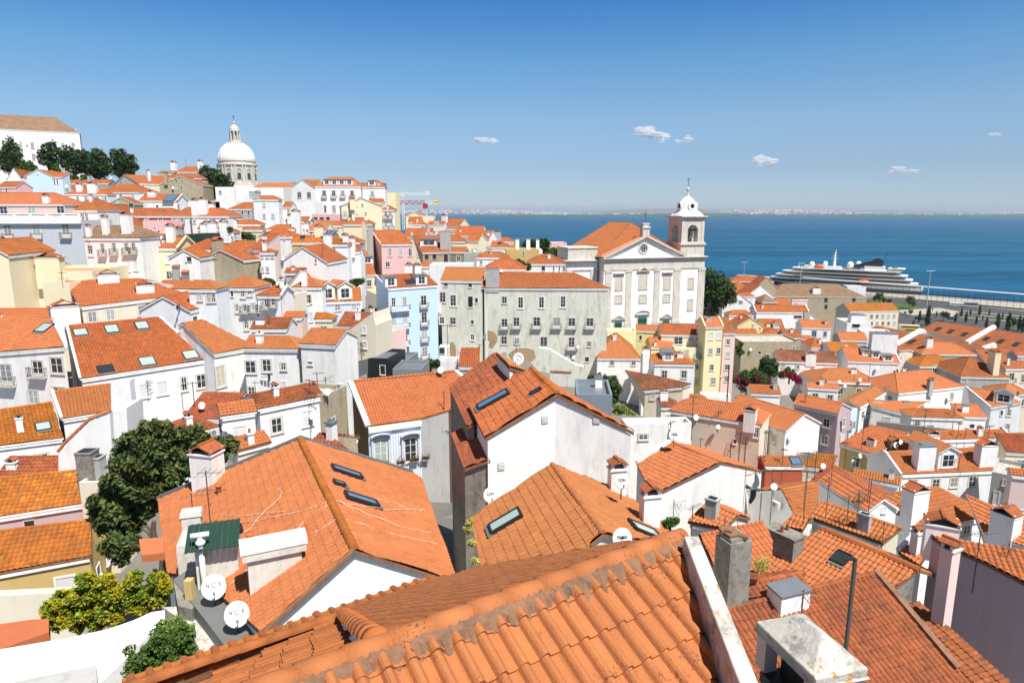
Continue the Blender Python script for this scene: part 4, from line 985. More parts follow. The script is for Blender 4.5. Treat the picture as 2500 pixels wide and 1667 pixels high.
H('cream gable wall before the tiled dormer house', 1110, 470, 1220, 570, 100, 'F', a=-10, d=5, h=12, w='I')
tileh = Q('white dormer house with blue patterned tile front', [1300, 450, 1880, 400, 1895, 530, 1360, 548], 108, s=.5, hip='0', h=10, w='U', wallm='azulejo_blue', t='n', win=[(1500, 612, 50, 70, 'w'), (1663, 592, 50, 56, 'w'), (1820, 590, 48, 60, 'w')], dorm=[(1572, 525, 2.7, 2.3, 'I'), (1737, 520, 2.7, 2.3, 'I')], chim=[(1370, 470, 2.6, 1.6, 1.8, 'Gz')])
H('small pink attic roof with white gable left of the tile house', 1150, 262, 1340, 250, 110, 'G', 215, a=0, h=8, w='L', t='o')
H('orange roof with white gable and ball chimney', 1220, 400, 1520, 398, 106, 'H', 312, a=0, h=8, w='W', t='n', chim=[(1348, 385, .8, .7, 2.4, 'W')])
H('white gable wing with raking orange roof', 1180, 390, 1460, 330, 109, 'X', 228, a=10, d=8, h=7, w='W', t='o')
longw = Q('long orange roof over curved white house with stone window frames', [180, 745, 370, 712, 888, 968, 478, 1040], 78, bk=.15, s=.5, h=12, w='W', t='n', par='', win=[(543, 1250, 88, 200, 'wB'), (830, 1160, 92, 110, 'c'), (985, 1145, 88, 110, 'c'), (840, 1390, 66, 80, 'w'), (660, 1445, 60, 96, 'w')], back=None)
H('orange roof continuing right over the white curved house', 745, 985, 1290, 942, 74, 'I', 868, hip='1', a=-3, h=12, w='W', t='n', win=[(830, 1160, 92, 110, 'c'), (985, 1145, 88, 110, 'c'), (1145, 1155, 44, 70, 'w'), (1150, 1335, 36, 72, 'b'), (840, 1390, 66, 80, 'w')], eave='stone')
H('white blank end house with ribbed salmon roof', 1290, 940, 1650, 1010, 73, 'G', 800, a=-12, s=.42, h=12, w='W', t='n', win=[(1400, 1122, 44, 42, 's')], sky=[(1295, 875, .5, 2.2, 'glass'), (1290, 830, .5, 2.2, 'glass')])
H('dark orange roof on small chapel like house', 820, 800, 1180, 745, 86, 'G', 690, a=0, h=5, w='W', t='d')
H('pink walled low house with orange roof in the courtyard', 1010, 690, 1330, 690, 96, 'G', 632, a=0, h=6, w='Q', t='n')
H('orange roof row behind the cream raking house', 1650, 770, 1900, 690, 95, 'G', 640, a=-10, h=6, w='G', t='d')
H('cream small house with lean tile roofs before the tile front', 1430, 705, 1620, 700, 98, 'I', 645, hip='1', a=0, h=6, w='I', t='y')
H('orange roof behind the white curved house courtyard', 900, 1570, 1540, 1440, 58, 'G', 1370, a=None, h=7, w='W', t='d', sky=[(1080, 1540, 1.0, .9, 'glass')])
H('low orange roof with hatch left of courtyard roof', 540, 1640, 890, 1590, 54, 'G', 1500, a=None, h=6, w='W', t='n')
zoom(0, 900, 3.92)
Q('weathered terracotta roof of old barrel tiles at left edge', [-260, 1075, 720, 980, 810, 1290, -280, 1460], 46, s=.45, h=5.5, w='L', t='y', tw=.32, win=[(283, 1490, 90, 80, 'o')], lod=1)
Q('lower weathered barrel tile roof at the left edge', [-240, 1590, 870, 1450, 880, 1790, -260, 2000], 41, s=.45, h=5, w='O', t='y', tw=.32, lod=1)
H('mossy orange roof patch behind the weathered roofs', -60, 1060, 520, 985, 51, 'G', 845, a=3, h=5, w='W', t='d')
H('orange roof behind the grey chimney pair', 650, 1040, 1090, 1010, 50, 'G', 830, a=3, h=5, w='I', t='d')
H('cream wall with grey chimney block', 755, 1085, 1050, 1080, 45, 'F', a=0, d=2.2, h=7, w='I', chim=[(865, 1070, 1.1, 1.1, 2.2, 'Kn'), (960, 1070, .7, .9, 1.8, 'Gn')])
H('small orange roofs behind the big fruit tree', 1640, 670, 2100, 560, 52, 'H', 480, a=None, h=5, w='W', t='d')
H('dark skylight house with mossy stone side', 1740, 480, 2170, 480, 60, 'S', 360, a=-4, d=4, h=6, w='K', t='d')
H('orange roof patch on the right of the fruit tree', 2260, 790, 2600, 700, 50, 'G', 640, a=None, h=5, w='I', t='n')
zoom(1750, 550, 3.136)
arm = H('old limestone warehouse with faded brown roof by the quay', 395, 545, 1155, 524, 350, 'H', 448, a=-4, h=20, w='T', t='b', cat='warehouse', name='warehouse', group=None, eave='stone', s=.45, win=[(682, 565, 24, 28, 'o'), (836, 570, 26, 40, 'o'), (836, 624, 24, 32, 'o'), (1050, 566, 28, 40, 'o')], chim=[(757, 515, 4, 3, 2.4, 'W')])
H('yellow ochre roofed cream block with two rows of windows', 1020, 660, 1400, 648, 300, 'I', 603, hip='', a=4, d=12, h=13, w='I', t='y', win=r([1185, 1228, 1271, 1315, 1358], 698, 20, 26, 'w', -.01)+r([1185, 1228, 1271, 1315, 1358], 752, 20, 26, 'w', -.01), cat='apartment building')
H('brown hipped roof house beside the quay', 105, 430, 440, 428, 300, 'H', 388, a=-2, h=8, w='R', t='r')
H('orange roof with mossy blocks left of the old warehouse', 110, 508, 300, 500, 275, 'H', 430, a=0, h=8, w='R', t='o')
H('tan gable with orange roof near the quay', 305, 470, 460, 430, 285, 'X', 400, a=0, d=10, h=8, w='T', t='r')
H('white gabled house with long rake below the warehouse', 200, 560, 460, 545, 262, 'X', 458, a=0, d=12, h=9, w='W', t='o')
H('white gabled house with four slit vents near the pines', 40, 620, 300, 610, 240, 'X', 525, a=-4, d=12, h=9, w='W', t='o', win=r([174, 180, 187, 193], 588, 3, 22, 'o'))
H('orange hipped roof behind the slit vent house', 165, 545, 300, 545, 255, 'H', 515, a=0, h=6, w='W', t='o')
H('round drum house with pale conical roof', 345, 590, 470, 590, 250, 'H', 548, a=0, d=10, h=6, w='R', t='b')
H('orange rooftop strip before the old warehouse', 470, 610, 570, 604, 255, 'G', 558, a=0, h=7, w='L', t='o')
H('pink walled orange roof before the old warehouse', 572, 570, 700, 590, 258, 'S', 560, a=0, h=8, w='Q', t='o')
H('long orange roof house with white gables right of the pines', 300, 665, 708, 672, 222, 'G', 612, a=-3, h=8, w='W', t='o', par='01', win=[(620, 700, 60, 20, 'o')])
H('white house with bent orange roof right of the pines', 90, 690, 290, 665, 212, 'H', 650, a=0, h=8, w='W', t='o', win=[(235, 712, 20, 22, 's')])
H('ochre house with orange lean roof by the pink tower', 155, 770, 360, 745, 188, 'X', 708, a=0, d=8, h=8, w='Y', t='o', win=[(275, 770, 22, 24, 's'), (330, 790, 18, 20, 's')])
H('orange roof below the ochre house by the pink tower', 160, 860, 330, 858, 178, 'G', 795, a=0, h=7, w='I', t='o')
H('orange roof with small dormer and white rake', 340, 800, 530, 795, 196, 'G', 718, a=-6, h=8, w='W', t='o', par='1', dorm=[(455, 788, 1.8, 1.2)])
H('orange roofs behind the stone stump chimney', 580, 770, 850, 700, 222, 'X', 682, a=4, d=10, h=8, w='W', t='o', chim=[(670, 735, 3, 2, 3.4, 'Tn')])
H('white house with dark orange roof and framed windows right', 650, 783, 880, 808, 205, 'G', 725, a=-8, h=12, w='W', t='n', win=[(745, 830, 34, 50, 'w'), (829, 832, 28, 40, 'w')], sky=[(815, 750, .8, 1, 'glass'), (880, 755, .8, 1, 'glass')])
H('white modern block with rounded grey roof', 1000, 745, 1180, 760, 210, 'F', a=-6, d=10, h=12, w='W', chim=[(1070, 745, 4.5, 3, 2.6, 'Vz')], win=[(1065, 770, 60, 30, 's')])
H('white stepped gable blocks above the orange roofs', 1120, 820, 1350, 870, 192, 'F', a=-16, d=8, h=12, w='W')
H('orange roof in front of the white stepped blocks', 945, 880, 1160, 870, 185, 'G', 818, a=-8, h=8, w='G', t='n')
H('orange roofed house with white skylit wall strip', 885, 985, 1130, 925, 172, 'G', 895, a=0, h=8, w='W', t='y', win=r([1040, 1060, 1080, 1100], 960, 12, 40, 's'))
H('dark orange roof strips beside the yellow brown walls', 355, 850, 540, 840, 184, 'H', 790, a=-4, h=8, w='T', t='r')
H('grey chimney gable between the orange roofs', 520, 860, 650, 850, 180, 'G', 795, a=-4, h=8, w='G', t='r')
H('white house with lean orange porch roof', 650, 872, 730, 870, 186, 'G', 845, a=0, h=8, w='W', t='o', win=[(660, 900, 24, 24, 's')])
H('white house with pyramid porch roof and two windows', 720, 935, 875, 925, 178, 'H', 862, a=0, h=7, w='W', t='o', win=[(748, 970, 22, 22, 's'), (808, 970, 24, 26, 'w')])
H('long ochre concrete wall house with small square openings', 192, 890, 645, 858, 158, 'F', a=0, d=10, h=13, w='T', win=[(327, 975, 26, 28, 's'), (392, 970, 22, 26, 's'), (492, 952, 20, 30, 's'), (590, 940, 20, 30, 's')])
H('long sagging roof house with mossy lower tiles', 470, 1040, 935, 1030, 150, 'G', 962, a=-10, h=6, w='W', t='k', win=[(507, 1072, 30, 36, 'w'), (620, 1085, 22, 34, 'w'), (731, 1105, 26, 34, 'w'), (793, 1118, 22, 30, 'w')], chim=[(715, 1035, 2.2, 1.2, 1.6, 'W')])
H('tall white house with three grey dormers and pink roof', 1000, 1040, 1400, 1100, 150, 'G', 940, a=-10, h=14, w='V', t='n', par='1', dorm=[(1145, 1000, 1.8, 1.4, 'Zf'), (1215, 1015, 1.8, 1.4, 'Zf'), (1310, 1040, 2.2, 1.4, 'Zf')], win=[(1358, 1130, 14, 40, 's'), (1380, 1120, 12, 40, 's'), (1355, 1215, 14, 40, 's'), (1378, 1210, 12, 40, 's')], chim=[(1265, 960, 5.5, 2.2, 4.2, 'Vz')])
H('concrete sided tall house behind the three dormer house', 1400, 960, 1505, 990, 158, 'X', 955, a=0, d=10, h=14, w='I', t='o', win=[(1408, 1020, 14, 30, 's')])
whs = Q('long red warehouse roof with white fire walls and skylights near', [1225, 768, 2700, 1060, 2500, 1270, 1010, 860], 262, s=.40, h=8, w='W', t='r', cat='warehouse', name='warehouse', group='red roofed quay warehouses', sky=[(1493, 893, 1.8, 3.2, 'glass')])
whs2 = Q('long red warehouse roof nearer the road with six roof lights', [1690, 738, 2700, 880, 2560, 1052, 1545, 800], 295, s=.40, h=8, w='W', t='r', cat='warehouse', name='warehouse', group='red roofed quay warehouses', sky=[(x, y, 1.8, 3.2, 'glass') for x, y in ((1693, 796), (1790, 815), (1895, 836), (2063, 870), (2173, 890), (2290, 913))])
fwb = [((1340, 940), (1565, 812), whs), ((1915, 905), (2125, 783), whs2), ((2040, 955), (2130, 925), whs), ((1565, 812), (1590, 830), whs2)]
for (x0, y0), (x1, y1), hs_ in fwb:
 S_ = hs_.rs[0]; p_, q_ = onplane(*Zp(x0, y0), S_[0][0], S_[1]), onplane(*Zp(x1, y1), S_[0][0], S_[1])
 mb = MB(); mb.beam(p_-hs_.rl+Vector((0, 0, .4)), q_-hs_.rl+Vector((0, 0, .4)), 1.6, 1.4); mb.build('fire_wall', ['W'], hs_.root)
H('ochre tiled dormer house before the warehouses', 1570, 985, 2000, 970, 172, 'H', 897, a=-4, h=12, w='T', t='n', s=.5, sky=[(1950, 945, 2.4, 1.6, 'glass')], win=[(1616, 995, 24, 34, 'w')], chim=[(1620, 930, 1.5, 1.2, 2.2, 'W')])
H('old house with brown pyramid turret roof and wooden windows', 1550, 1080, 1880, 1060, 152, 'H', 992, a=-4, h=9, w='G', t='y', win=[(1668, 1098, 34, 50, 'w'), (1742, 1098, 34, 50, 'w'), (1585, 1160, 40, 30, 'w')], chim=[(1910, 1080, 1.4, 2.6, 4, 'C')])
H('red roofed block with cream chimney near the right edge', 2080, 1080, 2560, 1100, 190, 'G', 950, a=-4, h=9, w='L', t='r')
H('orange roofed house with loggia balcony near the right edge', 1865, 1160, 2250, 1190, 142, 'H', 1004, a=-6, h=9, w='G', t='r', win=[(2005, 1135, 50, 70, 'D'), (1895, 1190, 36, 20, 'w')], dorm=[(2010, 1165, 3.2, 2.0, 'C')], chim=[(2110, 1120, 1.2, 2.6, 4.4, 'C'), (2290, 1020, 1.6, 2.4, 4.5, 'C')])
H('cream house with dark balcony at the right edge', 2210, 1100, 2500, 1085, 146, 'G', 1040, a=0, h=12, w='I', t='r', win=[(2255, 1165, 40, 70, 'D'), (2345, 1170, 30, 60, 'w')])
H('cream upper floor with roof at the right edge', 2300, 1000, 2480, 1010, 160, 'G', 960, a=0, h=9, w='L', t='r', win=[(2340, 1030, 20, 40, 'w')])
zoom(1350, 750, 3.92)
H('orange roof white house right below the tenement corner', 420, 490, 850, 472, 128, 'H', 248, a=-2, h=10, w='W', t='n', s=.6, win=[(565, 528, 36, 52, 'w'), (770, 530, 40, 52, 'w'), (585, 670, 46, 34, 'o')])
H('yellow retaining wall under the church steps', 520, 225, 800, 212, 160, 'F', a=0, d=4, h=9, w='M')
H('ochre yellow house with stepped orange roofs under the church', 792, 225, 1080, 280, 150, 'G', 172, a=-10, h=12, w='Y', t='n', win=[(838, 290, 24, 40, 's')])
H('lower orange lean roof of the ochre yellow house', 935, 385, 1165, 380, 140, 'G', 290, a=0, h=8, w='Y', t='n', win=[(870, 398, 22, 14, 's'), (1035, 412, 28, 12, 's'), (1135, 408, 28, 20, 's')])
H('salmon house with long orange roof and roof terrace', 1030, 262, 1420, 250, 142, 'G', 160, a=-6, h=14, w='C', t='r', win=[(1325, 298, 32, 40, 'w'), (1390, 290, 34, 46, 'w'), (1200, 310, 80, 90, 'w')])
H('cream five storey house lower part with balcony doors', 1165, 385, 1462, 358, 138, 'F', a=0, d=6, h=20, w='M', win=[(1280, 440, 40, 60, 'w'), (1382, 440, 34, 100, 'D'), (1375, 570, 32, 46, 'w'), (1370, 710, 32, 56, 'w')])
ytw = H('tall yellow house with narrow windows and white quoins', 1460, 192, 1632, 182, 136, 'G', 95, a=2, h=22, w='M', t='n', par='01', win=[(1512, 275, 34, 66, 'b'), (1590, 272, 34, 64, 'b'), (1508, 422, 36, 56, 'w'), (1585, 415, 36, 56, 'w'), (1519, 575, 34, 50, 'w'), (1533, 705, 42, 66, 'w')], cat='townhouse', name='townhouse')
ptw = H('tall pink house beside the tall yellow house', 1634, 250, 1752, 240, 139, 'I', 100, hip='', a=2, h=21, w='Q', t='r', win=[(1676, 330, 36, 52, 'w'), (1672, 455, 40, 56, 'w'), (1665, 572, 42, 54, 'w'), (1662, 685, 38, 50, 'w')], cat='townhouse', name='townhouse')
H('small white house with orange roof and box dormer below the ochre house', 965, 545, 1365, 505, 120, 'H', 415, a=-4, h=13, w='W', t='n', s=.5, dorm=[(1100, 515, 2.0, 1.6, 'Zf')])
H('white chimney pier beside the box dormer house', 862, 445, 922, 440, 122, 'F', a=0, d=2, h=10, w='W', chim=[(890, 430, 1.2, 1, .6, 'W')])
mossy = Q('mossy dark barrel roof on pale cream house with two windows', [690, 608, 985, 662, 1255, 765, 868, 798], 104, s=.45, h=7, w='I', t='k', hip='1', win=[(949, 858, 36, 50, 'wB'), (1056, 850, 34, 50, 'w')], lod=2)
H('cream wing with dark roof triangle below the mossy house', 1030, 960, 1230, 900, 92, 'I', 870, a=0, hip='1', h=8, w='W', t='k')
H('white flat walled house with hooded window and satellite dish', 700, 1120, 1335, 1070, 70, 'F', a=4, d=2.2, h=11, w='W', win=[(864, 1240, 80, 60, 'w')], chim=[])
H('zinc clad attic box behind the big white gable', 225, 832, 570, 825, 62, 'F', a=-4, d=6, h=6, w='zinc_sheet', top='zinc', chim=[(435, 765, .7, .7, 1.0, 'Lz')], name='attic_box', cat='attic box')
H('long orange hipped roof with white dentil eave', 1110, 990, 2000, 1130, 86, 'H', 905, a=None, h=9, w='I', t='n', s=.5, win=[(1945, 1208, 40, 70, 'w'), (1740, 1285, 30, 40, 's')], chim=[(1885, 1100, 1.4, 1, 1.6, 'W')], eave='W')
H('orange gabled roof with chimney and balcony wall', 1610, 985, 2230, 1190, 92, 'G', 925, a=None, h=9, w='W', t='n', win=[(2110, 1260, 40, 90, 'd')], chim=[(1880, 1080, 2, 1.2, 1.6, 'W')])
H('orange roof patch behind the lamp post', 1245, 885, 1480, 880, 108, 'H', 835, a=0, h=8, w='W', t='n')
H('white wall with yellow graffiti panel behind the lamp post', 1420, 850, 1700, 900, 112, 'F', a=-10, d=3, h=8, w='W')
zoom(1850, 800, 3.485)
H('orange roof with white gable wall behind the plum wall house', -60, 560, 200, 600, 112, 'G', 490, a=-8, h=8, w='W', t='n')
plum = Q('orange roof over large stained plum side wall', [350, 560, 720, 640, 690, 735, 300, 655], 108, s=.5, h=12, w='L', t='n', chim=[(720, 590, 1.6, 1.4, 4, 'Qt')], cap=True)
H('green tiled street front with laundry balcony', 690, 745, 850, 690, 104, 'F', a=38, d=5, h=13, w='S', win=[(718, 850, 26, 60, 'D'), (780, 820, 28, 60, 'D')])
H('orange roof between plum wall house and tall white house', 420, 510, 690, 600, 122, 'G', 470, a=-14, h=8, w='W', t='n')
H('tan side walled house with sagging orange roof', 590, 460, 960, 540, 128, 'G', 440, a=-8, h=8, w='T', t='n')
H('broad pale orange roof with dark edge near three dormer house', 500, 470, 1070, 440, 140, 'H', 345, a=-2, h=8, w='W', t='n', s=.42)
H('row of white street houses with windows facing the lane', 870, 680, 1100, 500, 116, 'G', 560, a=45, h=14, w='V', t='n', auto=(5, 3, 'w'), s=.4)
H('white balcony house right of the tall white house', 1195, 400, 1270, 400, 146, 'G', 385, a=0, h=12, w='V', t='n', win=[(1240, 500, 16, 40, 'D')])
H('wide orange pyramid roof centre right', 1195, 560, 1760, 500, 132, 'H', 372, a=None, h=8, w='W', t='n', s=.5, chim=[(1460, 530, 1, .8, 2, 'G')])
H('white house with orange roof and glass strip right middle', 965, 668, 1430, 640, 118, 'S', 625, a=-10, h=9, w='G', t='n', win=[(1065, 760, 44, 60, 'w'), (1190, 775, 44, 60, 'w')])
Q('orange roof with two ridges and white gabled dormer right middle', [1120, 625, 1440, 632, 1250, 735, 968, 665], 118, s=.4, h=8, w='W', t='n')
H('zigzag eaved orange roof with wooden windows', 1300, 760, 1760, 780, 104, 'H', 690, a=-6, h=7, w='W', t='n', win=[(1357, 810, 40, 40, 'w'), (1470, 850, 50, 46, 'w')], chim=[(1640, 700, 1, 1, 1.6, 'Q')])
lil = Q('white house with lilac gable and white tiled dormer right', [1770, 505, 2060, 545, 2250, 635, 1980, 678], 124, s=.55, h=13, w='V', t='n', par='0', win=[(2075, 725, 16, 50, 's'), (2137, 720, 28, 52, 'w'), (2067, 860, 16, 40, 's'), (2127, 840, 36, 50, 'w'), (1768, 598, 40, 50, 'w'), (1903, 735, 40, 56, 'w')], dorm=[(2085, 645, 3.0, 2.0, 'I')])
H('orange lean roof below the lilac gable', 1715, 755, 1960, 745, 116, 'S', 650, a=-8, h=6, w='W', t='n')
H('orange roofs with glass patch at the right edge upper', 2040, 560, 2330, 620, 134, 'H', 480, a=-6, h=8, w='I', t='n', sky=[(2150, 540, 2.4, 2, 'glass')])
Q('broad orange roof with vents behind the black capped wall', [960, 832, 1290, 900, 1000, 1085, 695, 990], 92, s=.42, h=8, w='O', t='n')
H('lower orange roof beside the satellite chimney', 1190, 1040, 1560, 1000, 86, 'G', 925, a=-6, h=8, w='W', t='n', chim=[(1165, 1035, 1.6, 1.2, 1.2, 'K'), (1475, 975, 1.6, 1, 1.2, 'W')])
H('dark long parapet wall across the roofs', 1015, 800, 1745, 985, 98, 'F', a=-24, d=.6, h=4, w='K')
H('orange gabled roof with white end wall right', 1550, 955, 2150, 985, 90, 'G', 875, a=4, h=9, w='W', t='n', par='1')
H('tiled roof strip at the far right edge', 2110, 1060, 2400, 1075, 88, 'G', 900, a=-10, h=8, w='M', t='d')
wh4 = Q('white house with four framed windows two white chimneys and dormer', [1085, 1060, 1850, 1022, 2060, 1215, 1220, 1252], 82, s=.5, h=12, w='V', t='n', par='0', win=[(1322, 1322, 58, 70, 'w'), (1515, 1325, 58, 84, 'w'), (1668, 1315, 58, 84, 'w'), (1825, 1305, 64, 96, 'w')], dorm=[(1610, 1200, 2.7, 2.2)], chim=[(1400, 1190, 2.3, 1.2, 3.0, 'Vz'), (1925, 1160, 2.3, 1.2, 2.6, 'Vt')], lod=2)
Q('ochre lichen roof wedge near the white dishes', [480, 1075, 680, 1090, 640, 1210, 380, 1180], 80, s=.4, h=7, w='I', t='y')
Q('long dark orange roof descending to the right', [590, 1150, 1080, 1460, 960, 1700, 380, 1390], 66, s=.42, h=7, w='W', t='d')
Q('orange roof with round ridge near centre right', [200, 1380, 500, 1325, 850, 1560, 330, 1640], 60, s=.42, h=7, w='W', t='n')
H('lilac house gable with lean red roof', 800, 1260, 1200, 1450, 76, 'G', 1240, a=-34, h=8, w='W', t='n')
H('orange roof slope with light skylights lower right', 60, 1180, 400, 1160, 76, 'G', 1095, a=0, h=6, w='R', t='n', sky=[(320, 1140, 1.2, 1.2, 'glass_blue')])
H('orange roof with tan eave below the balcony wall', 270, 1040, 520, 1000, 88, 'G', 800, a=-20, h=8, w='W', t='n', s=.5)
H('orange roof slice at the right edge lower', 2150, 1250, 2500, 1420, 70, 'G', 1215, a=-20, h=8, w='Q', t='n')
H('grey gable with shuttered windows at the right edge', 1995, 1225, 2240, 1420, 74, 'F', a=-40, d=6, h=9, w='G', win=[(2108, 1318, 40, 50, 'w'), (2030, 1450, 40, 110, 'b')])
def planes_house(lab, ridge, Y, s, polyR=None, polyL=None, h=8, w='W', t='n', lod=None, tw=None, extra=3, cat='house', group=HG, name='house', wallpoly=None, mirror=True, dz=0):
 """house with free-form roof outline: ridge pixel pair, outline of the near slope in pixels"""
 a, b = Zp(*ridge[:2]), Zp(*ridge[2:])
 A = onY(*a, Y); A.z += dz; B = onz(*b, A.z); n = N2(B-A)
 res = []
 outs = []
 for poly, side in ((polyR, -1), (polyL, 1)):
  if not poly: continue
  N = Vector((n.x*side*s, n.y*side*s, 1)).normalized()
  outs.append([onplane(*Zp(poly[i], poly[i+1]), A, N) for i in range(0, len(poly), 2)])
 zmin = min(p.z for o in outs for p in o); zb = zmin-h
 allp = [p for o in outs for p in o]; cen = sum(allp, Vector())/len(allp)
 rl = Vector((cen.x, cen.y, zb)); root = empty(name, rl); tag(root, lab, cat, group); BASES.append((cen.x, cen.y, zb))
 rb = MB(); k = len(SURF)
 for o in outs: tile_plane(rb, o, lod, tw)
 rs = SURF[k:]
 sh = np.array(tuple(rl))
 for i in range(len(rb.V)): rb.V[i] = rb.V[i]-sh
 roof = rb.build('roof', ['t_'+t, 'mortar'], root)
 wb = MB(); walls = []
 for o in outs:
  c = sum(o, Vector())/len(o)
  for i in range(len(o)):
   p, q = o[i], o[(i+1) % len(o)]
   def ins(v):
    d = Vector((cen.x-v.x, cen.y-v.y, 0)); return v+d.normalized()*min(.15, d.length*.3)-Vector((0, 0, .13))
   shared = False
   for o2 in outs:
    if o2 is o: continue
    if any((p-x).length < .05 for x in o2) and any((q-x).length < .05 for x in o2): shared = True
   if shared: continue
   p, q = ins(p), ins(q); L = math.hypot(q.x-p.x, q.y-p.y)
   if L < .1: continue
   wb.add([tuple(Vector((p.x, p.y, zb-extra))-rl), tuple(Vector((q.x, q.y, zb-extra))-rl), tuple(q-rl), tuple(p-rl)], [(0, 1, 2, 3)], 0, [(0, zb-extra), (L, zb-extra), (L, q.z), (0, p.z)])
   kk = len(SURF); add_surf([Vector((p.x, p.y, zb-extra)), Vector((q.x, q.y, zb-extra)), q, p], 'wall'); walls += SURF[kk:]
 wb.build('wall', [w], root)
 hs = House(); hs.root = root; hs.rl = rl; hs.roof = roof; hs.rs = rs; hs.walls = walls; hs.cen = cen; hs.zb = zb; hs.A = A; hs.B = B; hs.n = n; hs.outs = outs
 hs.rz = math.atan2((B-A).y, (B-A).x)
 return hs
def ridgecap(hs, A, B, r=.14, mat='t_n', seg=.42, lift=.04, name='ridge_tiles', k=8):
 mb = MB(); cap_line(mb, A-hs.rl, B-hs.rl, r, 0, seg, k, lift)
 return mb.build(name, [mat], hs.root)
def CL(mb, a, b, r, seg, lift=.04, k=8, m=0):
 a, b = Vector(a), Vector(b); d = b-a; L = d.length; n = max(1, int(L/seg)); d.normalize()
 x = d.cross(Vector((0, 0, 1))).normalized(); up = x.cross(d)
 for i in range(n):
  p = a+d*(L*i/n); q = a+d*(L*(i+1)/n+.035); V = []
  for c, rr in ((p, r*1.07), (q, r*.90)):
   for j in range(k+1):
    t = math.pi*j/k; V.append(tuple(c+x*math.cos(t)*rr+up*(math.sin(t)*rr*.95+lift+rng.normal(0, .002))))
  F = [(j, j+1, k+2+j, k+1+j) for j in range(k)]+[tuple(range(k+1))[::-1], tuple(range(k+1, 2*k+2))]
  mb.add(V, F, m, np.tile(rng.random(2)*20, (len(V), 1)))
def caps(hs, pairs, r=.14, mat='t_n', seg=.42, name='ridge_tiles'):
 mb = MB()
 for a, b in pairs: CL(mb, a-hs.rl, b-hs.rl, r, seg)
 return mb.build(name, [mat], hs.root, smooth=False)
zoom(1650, 1150, 2.767)
rb1 = planes_house('dark red old barrel tile roof at the bottom right with mortared edge', (560, 885, 1350, 692), 24, .48,
polyR=[335, 940, 1350, 692, 1900, 1345, 2080, 1560, 1000, 1640, 420, 1431], w='I', t='d', h=6, tw=.235, lod=1)
caps(rb1, [(rb1.outs[0][0], rb1.outs[0][1])], .12, 't_d')
mb = MB(); o = rb1.outs[0]; mb.beam(o[1]-rb1.rl+Vector((0, 0, .06)), o[2]-rb1.rl+Vector((0, 0, .06)), .26, .28); mb.build('parapet', ['mortar'], rb1.root)
rb2 = planes_house('broad orange roof with thick plastered ridge lower right', (990, 392, 1642, 668), 36, .45,
polyR=[990, 392, 1642, 668, 1330, 900, 860, 830, 440, 700, 480, 560, 690, 560], w='K', t='n', h=7, tw=.26, lod=1)
mb = MB(); mb.tube([rb2.A-rb2.rl, rb2.B-rb2.rl], .20, 8, 0); mb.build('ridge_tiles', ['t_o'], rb2.root)
P2 = rb2.A+rb2.n*4.2;
mbk = MB(); n0 = len(SURF); tile_plane(mbk, [rb2.A, rb2.B, rb2.B+rb2.n*3-Vector((0, 0, 1.4)), rb2.A+rb2.n*3-Vector((0, 0, 1.4))], 1)
for i in range(len(mbk.V)): mbk.V[i] = mbk.V[i]-np.array(tuple(rb2.rl))
mbk.build('rear_roof', ['t_n', 'mortar'], rb2.root)
skylight(rb2.root, rb2.rl, pick(*Zp(1118, 598), rb2.rs)[1], rb2.rs[0][1], .75, .8, 'glass')
for x, y, w_, d_, h_, st in ((722, 545, 1.9, 1.0, 1.2, 'Kp'), (850, 440, .5, 1.0, 1.1, 'K')):
 hh = pick(*Zp(x, y), rb2.rs)
 if hh: chimney(rb2.root, rb2.rl, hh[1], w_, d_, h_, rb2.rz, st, rb2.roof)
rb3 = planes_house('small orange roof behind the tall grey chimney', (155, 425, 582, 337), 30, .45, polyR=[155, 425, 582, 337, 650, 470, 640, 700, 250, 640], w='I', t='n', h=6, lod=1)
rb4 = Q('orange roof with many antenna masts lower right', [985, 208, 1520, 388, 1400, 485, 900, 310], 44, s=.45, h=7, w='I', t='n', tw=.28)
rb4b = Q('pale orange roof with white stub chimney lower right', [800, 290, 905, 320, 860, 400, 715, 370], 42, s=.45, h=7, w='W', t='n', chim=[(730, 345, 1.5, .9, 1.7, 'Wt')])
rb7 = H('orange pyramid roof in front of the four window house', 1690, 392, 2138, 302, 50, 'H', 122, a=None, h=5, w='V', t='n', s=.55, tw=.28, win=[(1965, 395, 40, 60, 'w')], chim=[(1600, 330, 1.7, 1.1, 2.6, 'Wt'), (1820, 400, 1.6, 1.0, .7, 'Wt')])
rb8 = Q('long orange roof descending to the right edge', [1960, 165, 2560, 430, 2500, 560, 2080, 420], 52, s=.42, h=6, w='W', t='n', chim=[(2215, 440, 1.6, 1.2, 1.8, 'I')])
rbx = Q('orange roof with white raking parapet wall lower right', [1640, 415, 1760, 470, 1650, 640, 1500, 545], 38, s=.4, h=6, w='W', t='n', par='0')
rby = H('white gable wall with slit window lower right', 1290, 275, 1512, 245, 47, 'X', 188, a=10, d=6, h=6, w='W', t='n', win=[(1403, 260, 8, 34, 's')])
rbz = Q('orange roof with leafy corner beside white wall', [210, 208, 420, 300, 330, 390, 80, 340], 40, s=.42, h=5, w='W', t='n')
wl1 = planes_house('lavender grey rendered wall house at the right edge with orange roof', (1712, 432, 2460, 560), 33, .10,
polyR=[1712, 432, 2460, 560, 2480, 810, 2352, 755, 2100, 625, 1815, 500], w='L', t='n', h=11, lod=1)
hh = onz(*Zp(1845, 440), wl1.A.z-.3)
chimney(wl1.root, wl1.rl, onz(*Zp(1785, 450), wl1.A.z-.2), 1.5, .9, .8, wl1.rz, 'Wt', wl1.roof)
